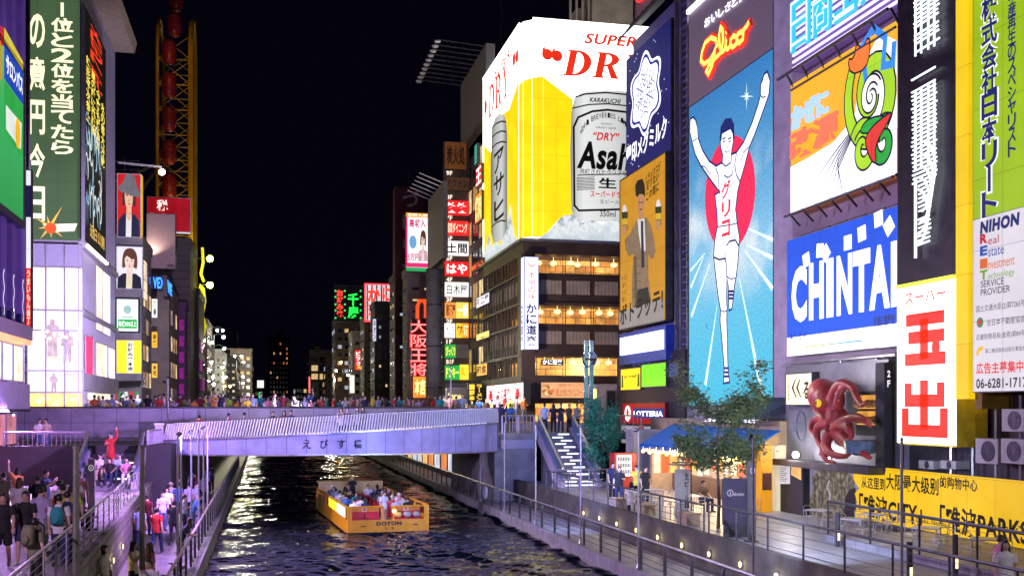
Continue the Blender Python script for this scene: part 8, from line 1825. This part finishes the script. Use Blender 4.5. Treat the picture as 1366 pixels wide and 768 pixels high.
# info board and dark pole
p = at_z(982, 716, ZT); o = thing('info_board', 'dark violet information board on the terrace', 'sign', p); F = FY(p.y); a, b_, c, d = F.rect(965, 999.5, 638, 700); M().fbox(F, a, b_, c, d, -.12, 0).build('panel', mat('violet_board', (.07, .06, .10), .35, 0, .15), o); M().fbox(F, a+.05, b_-.05, ZT, c, -.12, -.01).build('base', dsteel, o)
m_ = M(); m_.pt(F, 'information', 978, 992, 656, 661, .01); m_.ribbon(F, [(F.px(974, 657)[0]+.1*math.cos(q*.4), F.px(974, 657)[1]+.1*math.sin(q*.4)) for q in range(16)], .02, .01, 0, 0, True); m_.pt(F, 'i', 973.4, 974.6, 654.5, 659.5, .012); m_.build('lettering', emit((215, 205, 225), .7, 0), o)
def sign_post(u, v, zb, zt_, lb):
    p = at_z(u, v, zb); o = thing('sign_post', lb, 'post', p); M().box(p.x-.11, p.x+.11, p.y-.08, p.y+.08, zb+.05, zt_).build('shaft', mat('grey_post', (.11, .11, .11), .5, .2), o); M().lathe(p, [(.24, 0), (.24, .04), (.14, .05)], 12).build('base', dsteel, o)
    F = FY(p.y-.085); m_ = M(); m_.ribbon(F, [(p.x+.075*math.cos(q*.4), zt_-.3+.095*math.sin(q*.4)) for q in range(16)], .018, .004, 0, 0, True); m_.text(F, 'i', p.x-.012, p.x+.012, zt_-.35, zt_-.25, .005); m_.build('emblem', emit((225, 225, 230), .8, 0), o)
sign_post(1002.5, 722, ZT, 4.35, 'dark square post with a round info emblem beside the information board')
sign_post(122, 690, ZU, 4.3, 'dark grey post with a round info emblem on the left promenade')
# dark menu wall
o = thing('menu_wall', 'black partition with a white notice left of the garden mural', 'wall', (20.6, 33.8, ZT)); F = FX(20.6); a, b_, c, d = F.rect(1033, 1071, 612, 700); M().fbox(F, a, b_, ZT, d, -.3, 0).build('wall', charcoal, o); m_ = M(); m_.pp(F, [(1037, 618), (1054, 618), (1054, 645), (1037, 645)], .002, .02); m_.build('notice', emit((220, 215, 225), .8, .1), o)
m_ = M()
for k in range(8): m_.pp(F, [(1040, 623+k*2.5), (1051-(k % 3)*2, 623+k*2.5), (1051-(k % 3)*2, 623.8+k*2.5), (1040, 623.8+k*2.5)], .025)
m_.build('lettering', emit((90, 85, 95), .4, 0), o); m_ = M(); m_.pp(F, [(1056, 617), (1069, 617), (1069, 640), (1056, 633)], .002, .02); m_.build('lit_panel', emit((250, 195, 120), .9, .4, 2), o)
# garden mural and yellow mall banner
F = FX(21.0)
def mural_mat():
    m, nt, b = _nodes('garden_mural'); L = nt.links; tc = nt.nodes.new('ShaderNodeTexCoord'); v = nt.nodes.new('ShaderNodeTexVoronoi'); v.inputs['Scale'].default_value = 6; L.new(tc.outputs['Object'], v.inputs['Vector']); n = nt.nodes.new('ShaderNodeTexNoise'); n.inputs['Scale'].default_value = 5; n.inputs['Detail'].default_value = 8; L.new(tc.outputs['Object'], n.inputs['Vector'])
    cr = nt.nodes.new('ShaderNodeValToRGB'); L.new(n.outputs['Fac'], cr.inputs[0]); e = cr.color_ramp.elements; e.new(.5); e.new(.6)
    for k, (p, c) in enumerate(((.3, (22, 22, 14)), (.46, (70, 72, 42)), (.56, (135, 122, 84)), (.72, (190, 165, 150)))): e[k].position = p; e[k].color = (*lin(c), 1)
    L.new(cr.outputs[0], b.inputs['Emission Color']); b.inputs['Emission Strength'].default_value = .75; b.inputs['Base Color'].default_value = (.03, .03, .03, 1); return m
root = thing('mural', 'printed garden photograph panel left of the yellow mall banner', 'mural', F.w(F.s(1106), ZT)); s0, s1 = F.s(1071.5), F.s(1143); tt = F.px(1071.5, 615)[1]
M().fbox(F, s0, s1, ZT+.05, tt, -.2, -.01).build('panel', emit((165, 155, 185), .55, .2, 1), root); m_ = M(); m_.pp(F, [(1086, 650), (1084, 636), (1090, 630), (1094, 621), (1104, 619), (1108, 622), (1116, 619), (1126, 623), (1132, 632), (1140, 636), (1142, 690), (1082, 690), (1080, 668)], .01); m_.build('tree_picture', mural_mat(), root)
m_ = M(); m_.pp(F, [(1126, 690), (1128, 662), (1134, 652), (1142, 650), (1142, 690)], .014, None, 0); m_.build('rock_picture', [emit((40, 35, 38), .5)], root); M().pr(F, [(1107, 640), (1104, 650), (1108, 660), (1105, 675)], .12, .014).build('path_picture', emit((190, 180, 190), .6), root)
s0, s1 = F.s(1140), F.s(1420); tt, tb_ = F.px(1140, 619.5)[1], ZT+.24
root = thing('mall_banner', 'long yellow mall advert wall with black writing behind the terrace tables', 'sign', F.w((s0+s1)/2, ZT)); ym = emit((250, 200, 8), .82, .14, .35); zz = F.px(1140, 650)[1]  # wall glows in place of the floodlight above it
m_ = M(); m_.fpoly(F, [(s0, tt), (s1, tt), (s1, tb_), (s0+.1, tb_), (s0+.25, zz-.5), (s0+.1, zz-.2), (s0+.4, zz), (s0, zz+.3)], .02, .05); m_.build('panel', ym, root); M().fbox(F, s0+.3, s1, ZT+.05, tt-.02, -.2, .018).build('backing', dsteel, root)
m_ = M(); F2_ = F.moved(.06)
def line(st, ua, ub, va, vb, sk=0, **k): a, b_ = F2_.s(ua), F2_.s(ub); t1_, t0_ = F2_.px(ua, va)[1], F2_.px(ua, vb)[1]; m_.text(F2_, st, a, b_, t0_, t1_, 0, **k)
line('从这里到', 1149, 1181, 634, 650, bold=.02); line('大阪最大级别', 1182, 1252, 630, 652, bold=.02); line('的购物中心', 1254, 1304, 634, 650, bold=.02); line('「难波CITY」「难波PARKS', 1146, 1372, 657, 689, bold=.026)
line('mass shop', 1158, 1190, 689, 694); line('in Osaka. Namba City', 1215, 1278, 688, 696, bold=.01); line('and "Namba Parks" is 10', 1287, 1385, 689, 700, bold=.01)
m_.build('lettering', emit((30, 22, 10), .2, 0), root)
# octopus on its ledge
b = thing('shopfront', 'pale shopfront behind the octopus with lit display shelves', 'building', (22, 37, 3.9)); F = FX(21.2); a, b_, c, d = F.rect(1048, 1185, 488, 614); M().fbox(F, a, b_, c, d, -.5, 0).build('wall', mat('steel_blue_wall', (.17, .17, .21), .4, .2, .3, 1.5), b)
m_ = M(); m_.fbox(F, F.s(1147), F.s(1181), F.px(1147, 580)[1], F.px(1147, 522)[1], .0, .15); m_.build('display_case', charcoal, b); m_ = M(); fd = M(); r_ = random.Random(2)
for j, v in enumerate((545, 566)): m_.fbox(F, F.s(1148), F.s(1180), F.px(1148, v)[1], F.px(1148, v-18)[1], .151, .16); [fd.ball(F.w(F.s(1151+k*3.6), F.px(1148, v-3)[1]+.1, .24), r_.uniform(.1, .16), 8, 6) for k in range(8)]
m_.build('lit_shelf', emit((235, 165, 70), .9, .5, 2), b); fd.build('food_model', mat('food', (.45, .24, .06), .5, 0, .4, 5), b)
m_ = M(); m_.fbox(F, F.s(1178), F.s(1190), ZT+2, F.px(1178, 484)[1], .0, .3); m_.build('dark_pier', charcoal, b); m_ = M(); m_.pt(F.moved(.3), '2', 1184, 1188, 494, 503, .01, bold=.03); m_.pt(F.moved(.3), 'F', 1184, 1188, 507, 516, .01, bold=.03); m_.build('lettering', emit((235, 230, 240), .9, 0), b)
m_ = M(); m_.fbox(F, a-.3, b_+.2, F.px(1048, 618)[1], F.px(1048, 610)[1], .0, .9); m_.build('ledge', dsteel, b)
m_ = M(); 
for k in range(2): p = F.w(F.s(1083+k*42), F.px(1083, 606)[1], .7); m_.ball(p, .14, 8, 6)
m_.build('spot_lamp', emit((255, 250, 240), 14, 0), b); l = lamp('glow', (0, 0, 0), (1, .95, .9), 160, .15); l.parent = b; l.location = F.w(F.s(1083), F.px(1083, 603)[1], 1.0)-wloc(b)
l = lamp('glow', (0, 0, 0), (1, .95, .9), 420, .3); l.parent = b; l.location = F.w(F.s(1095), F.px(1095, 490)[1], 3.2)-wloc(b)
Fo = FX(20.3); C_ = lambda u, v, o_=0.: Fo.w(*Fo.px(u, v), o_); oc = M(); K = 38.5/1440
def tent(pts, r0, r1, n=26):
    P = [C_(*p) for p in pts]; out = []
    for i in range(n):
        t = i/(n-1)*(len(P)-1); k = min(int(t), len(P)-2); f_ = t-k; p0, p1, p2, p3 = P[max(k-1, 0)], P[k], P[k+1], P[min(k+2, len(P)-1)]
        out.append(.5*((2*p1)+(-p0+p2)*f_+(2*p0-5*p1+4*p2-p3)*f_*f_+(-p0+3*p1-3*p2+p3)*f_**3))
    oc.tube(out, [r0+(r1-r0)*i/(n-1) for i in range(n)], 9); return out
oc.ball(C_(1104, 533), (.62, .66, .72), 18, 12); oc.ball(C_(1100, 526, .1), (.55, .6, .62), 16, 10); oc.ball(C_(1116, 556), (.42, .40, .42), 16, 10); oc.ball(C_(1124, 575), (.40, .40, .55), 14, 10)
sk = []
for pts, r0, r1 in (([(1118, 555, .1), (1118, 530, .2), (1128, 512, .2), (1142, 516, .15), (1150, 530, .2), (1160, 540, .3), (1168, 537, .4)], .26, .07), ([(1124, 548, .2), (1130, 525, .3), (1136, 512, .2), (1130, 505, .1)], .2, .05), ([(1120, 572, .2), (1140, 560, .35), (1158, 556, .4), (1170, 562, .4), (1173, 570, .3)], .23, .06), ([(1124, 580, .1), (1140, 590, .3), (1158, 600, .35), (1172, 611, .3)], .25, .08), ([(1115, 575, .2), (1112, 592, .3), (1122, 604, .4), (1140, 608, .4), (1150, 602, .4)], .24, .06), ([(1110, 565, .1), (1098, 570, .2), (1097, 585, .2), (1104, 598, .25), (1100, 606, .2)], .2, .05), ([(1106, 560, 0), (1090, 560, .1), (1085, 572, .1), (1091, 580, .1), (1096, 574, .1)], .15, .05), ([(1112, 580, .2), (1108, 598, .3), (1116, 613, .4), (1128, 616, .4)], .2, .05), ([(1130, 566, .3), (1150, 572, .5), (1152, 585, .5), (1140, 588, .5)], .18, .05)):
    P = tent(pts, r0, r1); sk.append((P, r0, r1))
om = mat('octopus_red', (.30, .030, .032), .5, 0, .4, 3, .5, 14)
octo = thing('octopus_statue', 'huge red octopus figure with yellow eye climbing over a shopfront', 'statue', C_(1125, 612)); me = remesh(oc, 'body', .045, 3); o = bpy.data.objects.new('body', me); COL.objects.link(o); o.parent = octo; me.transform(Matrix.Translation(-octo.location)); me.materials.clear(); me.materials.append(om)
m_ = M()
for P, r0, r1 in sk:
    for i in range(6, len(P), 2): t = i/(len(P)-1); r = r0+(r1-r0)*t; d = (P[min(i+1, len(P)-1)]-P[i-1]).normalized(); q = d.cross(Fo.n).normalized(); m_.ball(P[i]+q*r*.85+Fo.n*r*.35, r*.26, 6, 5)
m_.build('sucker', mat('sucker_pink', (.42, .16, .15), .45), octo, True)
p = C_(1113.5, 537.5, .66); M().ball(p, (.10, .17, .15), 12, 8).build('eye', emit((250, 205, 30), .8, .1), octo); M().ball(p+Fo.n*.085, (.03, .05, .09), 8, 6).build('pupil', black, octo)
M().lathe(C_(1154, 596, .2)-Vector((0, 0, .3)), [(.1, 0), (.5, .1), (.55, .5), (.45, .55)], 14).build('dish', mat('dish_blue', (.10, .14, .22), .3), octo)
# small shop signs by the octopus
F = FX(20.9); root, s0, s1, t0, t1 = sign('shop_sign', 'cream lit sign with black brush writing left of the octopus', F, 1048, 1084, 498, 541, .3, emit((250, 240, 205), 1.0, .1), dsteel, .05); m_ = M(); W = s1-s0; H = t1-t0
for k in range(2): m_.ribbon(F, [(s0+W*(.40+.17*k), t0+H*.82), (s0+W*(.28+.17*k), t0+H*.55), (s0+W*(.42+.17*k), t0+H*.25)], [.05, .12, .06], .02)
m_.text(F, 'る', s0+W*.68, s0+W*.9, t0+H*.2, t0+H*.72, .02, bold=.03); m_.vt(F, 'たこ家道頓堀', s0+W*.10, s0+W*.17, t0+H*.15, t0+H*.9, .02); m_.build('lettering', emit((35, 25, 18), .3, 0), root)
o = thing('ring_logo', 'round outlined logo with lettering on the wall below the cream sign', 'sign', F.w(F.s(1068), 4.5)); m_ = M(); c = F.px(1069, 568); m_.ribbon(F, [(c[0]+.38*math.cos(q*.25), c[1]+.58*math.sin(q*.25)) for q in range(25)], .07, .03, .03, 0, True); m_.build('ring', mat('blue_grey_ring', (.06, .08, .12), .4), o); m_ = M(); m_.text(F, 'DHANDAS', c[0]-.62, c[0]+.3, c[1]-.25, c[1]+.18, .05, bold=.05); m_.build('lettering', mat('blue_grey_ring'), o)
# air conditioners
def aircon(u0, u1, vt, vb, lb, X=20.9):
    F = FX(X); a, b_, c, d = F.rect(u0, u1, vt, vb); o = thing('air_conditioner', lb, 'air conditioner', F.w((a+b_)/2, c, -.3), 'air conditioners on the dark wall'); M().fbox(F, a, b_, c, d, -.6, 0).build('casing', mat('ac_casing', (.42, .41, .40), .5, 0, .15), o, bevel=.02)
    m_ = M(); cx = a+(b_-a)*.58; cz = (c+d)/2; r = min(b_-a, d-c)*.40
    for q in (1, .8, .6, .4, .2): m_.ribbon(F, [(cx+r*q*math.cos(k*.3), cz+r*q*math.sin(k*.3)) for k in range(21)], .022, .02, .01, 0, True)
    for k in range(4): m_.ribbon(F, [(cx+r*math.cos(k*math.pi/4), cz+r*math.sin(k*math.pi/4)), (cx-r*math.cos(k*math.pi/4), cz-r*math.sin(k*math.pi/4))], .02, .022)
    m_.build('grille', dsteel, o); m_ = M(); m_.ell(F, (cx, cz), r*1.02, r*1.02, .004); m_.build('fan', charcoal, o)
aircon(1336, 1366, 545, 575, 'grey air conditioner mounted highest under the lime billboard'); aircon(1301, 1331, 584, 617, 'grey air conditioner at the left of the lower pair'); aircon(1335, 1366, 584, 617, 'grey air conditioner at the right of the lower pair'); aircon(1225, 1245, 613, 624, 'small air conditioner behind the yellow banner, left one', 21.4); aircon(1254, 1275, 613, 624, 'small air conditioner behind the yellow banner, right one', 21.4)
# terrace railings
rl = railing('railing', 'bronze railing along the terrace edge above the right quay', [(14.12, 16), (14.12, 33)], ZT+.12, .98, 2.05, (dsteel, dsteel), nb=4, r=.03, post='round'); railing('railing', 'bronze railing along the terrace edge beside the tables', [(14.12, 33.4), (14.12, 54)], ZT+.12, .9, 2.05, (dsteel, dsteel), nb=4, r=.03, post='round')
railing('railing', 'dark railing of the raised floor in front of the yellow banner', [(17.4, 14), (17.4, 31.2)], ZT+.22, 1.05, 2.6, (dsteel, dsteel), nb=4, r=.035, post='round'); struct('raised_floor', M().box(17.3, 21.0, 12, 31.3, ZT+.003, ZT+.22), pav2)
railing('railing', 'grey railing in front of the right stairs', [(14.6, 54.6), (17.6, 54.6)], ZT, 1.0, 1.0, (steel, steel), nb=3, r=.025, post='round'); railing('railing', 'short grey railing beside the foot of the right stairs', [(17.9, 53), (17.9, 55.6)], ZT, 1.0, 1.0, (steel, steel), nb=3, r=.025, post='round')
for k, (x, y) in enumerate(((17.0, 29.9), (16.9, 24.0), (14.9, 22.9))):
    o = thing('bollard_light', 'dark bollard with lit slot %s' % ('at the raised floor corner', 'before the yellow banner', 'on the ramp by the terrace edge')[k], 'bollard', (x, y, ZT), 'dark bollard lights on the terrace'); M().tube([(x, y, ZT), (x, y, ZT+1.05)], .07, 10).build('shaft', dsteel, o)
    M().box(x-.03, x+.03, y-.076, y-.06, ZT+.2, ZT+.45).build('lit_slot', emit((255, 225, 150), 3, 0), o)
# clock ring pillar on the landing, wall lamp
o = thing('ring_pillar', 'polished metal pillar carrying a round ring on the right landing', 'pillar', (19.1, 63.2, 4.6)); F = FY(63.2); cx = F.s(786); M().fbox(F, cx-.28, cx-.06, 4.6, F.px(786, 454)[1], -.2, .0).fbox(F, cx+.06, cx+.28, 4.6, F.px(786, 454)[1], -.2, 0).build('shaft', mat('mirror_steel', (.6, .6, .66), .15, 1, .1), o)
c = F.w(*F.px(785.5, 479), .15); m_ = M(); v = []
for q in range(24): a = q*math.pi/12; v += [c+Vector((.42*math.cos(a), -.22, .5*math.sin(a))), c+Vector((.42*math.cos(a), .22, .5*math.sin(a))), c+Vector((.34*math.cos(a), .22, .42*math.sin(a))), c+Vector((.34*math.cos(a), -.22, .42*math.sin(a)))]
f = []
for q in range(24):
    for j in range(4): f.append((q*4+j, ((q+1) % 24)*4+j, ((q+1) % 24)*4+(j+1) % 4, q*4+(j+1) % 4))
m_.add(v, f); m_.build('ring', mat('mirror_steel'), o); M().lathe(c, [(.33, -.05), (.33, .05)], 16).build('clock_face', charcoal, o)
o = thing('wall_lamp', 'orange glowing wall lamp right of the ring pillar', 'lamp', FY(64.5).w(FY(64.5).s(793), FY(64.5).px(793, 525)[1])); p = o.location.copy(); M().lathe(p, [(.1, -.3), (.14, 0), (.1, .3)], 10).build('lamp_shade', emit((255, 175, 60), 8, 0), o); M().tube([p, p+Vector((.5, 1.2, 0))], .04, 5).build('bracket', dsteel, o); l = lamp('glow', (0, 0, 0), (1, .6, .2), 120, .2); l.parent = o; l.location = (0, -.4, 0)
b = thing('small_house', 'small white tiled house front between the tree and the latte tower', 'building', (20.5, 62.5, 4.6)); M().box(21.0, 22.4, 66.5, 70, 4.6, 7.6).build('wall', greywall, b); windows(b, FY(66.48), 21.2, 22.2, 5.5, 7.4, 1, 1, .3, .4, wallframe, [dglass, emit((250, 200, 130), .5, .3)], 2)
# ring buoy and yellow cones on the right quay
o = thing('ring_buoy', 'white ring buoy hanging on the right quay railing', 'life buoy', (12.0, 59.4, 1.3)); m_ = M(); v = []; f = []
for i in range(16):
    for j in range(8): a, e = i*math.pi/8, j*math.pi/4; v.append((12.0+.09*math.cos(e), 59.4+(.3+.08*math.sin(e))*math.cos(a), 1.3+(.3+.08*math.sin(e))*math.sin(a)))
for i in range(16):
    for j in range(8): f.append((i*8+j, ((i+1) % 16)*8+j, ((i+1) % 16)*8+(j+1) % 8, i*8+(j+1) % 8))
m_.add(v, f); m_.build('ring', white, o, True); M().tube([(12.03, 59.4, 1.68), (12.06, 59.4, 1.76)], .02, 5).build('hook', redp, o)
conem = mat('cone_yellow', (.75, .55, .02), .4, 0, .1); cone0 = None
for k in range(4):
    x, y = 13.2+.28*k, 76+.5*(k % 2); lb = 'yellow safety cone on the quay under the bridge, %s from the left' % nth(k)
    if cone0 is None:
        cone0 = thing('safety_cone', lb, 'cone', (x, y, ZL), 'yellow safety cones'); q = M().lathe((0, 0, 0), [(.16, .03), (.05, .9), (.02, .95)], 10).build('cone', conem, None); q.parent = cone0; q = M().box(-.2, .2, -.2, .2, 0, .035).build('base', conem, None); q.parent = cone0
    else: place(copy_tree(cone0), (x, y, ZL), 0, lb)
o = thing('quay_shop', 'low warm lit quay shops beyond the bridge on the right bank', 'building', (15.5, 84, ZL)); M().box(14.05, 17, 77, 110, ZL, 4.5).build('wall', charcoal, o); Fq = FX(14.03); windows(o, Fq, -109, -77.5, ZL+.3, 3.6, 9, 1, .4, .1, wallframe, [emit((255, 195, 110), 1.1, .5, 1.), emit((255, 150, 90), .8, .5, 1.), emit((230, 235, 255), .9, .4, 1.)], 3)
# ---------------- trees
def tree(label, x, y, z, th, cz, rx, rz_, n, cols, seed, leaf=.12):
    r_ = random.Random(seed); o = thing('tree', label, 'tree', (x, y, z)); m_ = M(); top = Vector((x, y, cz)); m_.tube([(x, y, z), (x+.03, y, z+th*.5), (x-.02, y, z+th), top], [.07, .06, .05, .02], 7); tips = []
    for k in range(26):
        a = r_.uniform(0, 6.28); s = z+th+(cz+rz_*.5-z-th)*r_.random(); R_ = rx*r_.uniform(.5, 1); p0 = Vector((x, y, min(s, cz))); p2 = Vector((x+R_*math.cos(a), y+R_*math.sin(a), s+r_.uniform(.1, .8)*rz_*.6)); p1 = (p0+p2)/2+Vector((0, 0, -.15)); m_.tube([p0, p1, p2], [.028, .018, .006], 5); tips += [p2, (p1+p2)/2, p1]
    m_.build('trunk', mat('bark', (.12, .10, .08), .8, 0, .3, 8), o)
    lf = M(); cl = [(t+Vector((r_.gauss(0, .12), r_.gauss(0, .12), r_.gauss(0, .12))), r_.uniform(.18, .42)) for t in tips]
    for k in range(n):
        c, rr_ = r_.choice(cl); p = c+Vector((r_.gauss(0, rr_*.6), r_.gauss(0, rr_*.6), r_.gauss(0, rr_*.5))); a = r_.uniform(0, 6.28); e = r_.uniform(-.9, .5); d = Vector((math.cos(a)*math.cos(e), math.sin(a)*math.cos(e), math.sin(e))); s = d.cross(Vector((r_.gauss(0, 1), r_.gauss(0, 1), 1))).normalized(); L_ = leaf*r_.uniform(.7, 1.4)
        lf.add([p, p+d*L_*.5+s*L_*.2, p+d*L_, p+d*L_*.5-s*L_*.2], [(0, 1, 2, 3)], r_.randrange(len(cols)))
    lf.build('crown', cols, o)
def leafm(name, c):
    m = mat(name, c, .5, 0, .3, 2); return m
lg = [leafm('leaf_a', (.11, .19, .06)), leafm('leaf_b', (.15, .24, .08)), leafm('leaf_c', (.08, .15, .08)), leafm('leaf_d', (.2, .22, .09))]
tree('slender tree with airy crown standing on the terrace before the athlete screen', 15.5, 35.4, ZT, 1.9, 5.6, 1.65, 2.2, 9800, lg, 4, .15)
tg = [leafm('teal_leaf_a', (.04, .24, .15)), leafm('teal_leaf_b', (.05, .32, .19)), leafm('teal_leaf_c', (.03, .17, .11))]
tree('dense bluish green tree beside the right stairs', 17.95, 56.6, ZT, 1.3, 4.8, 1.0, 2.2, 6500, tg, 6, .17)
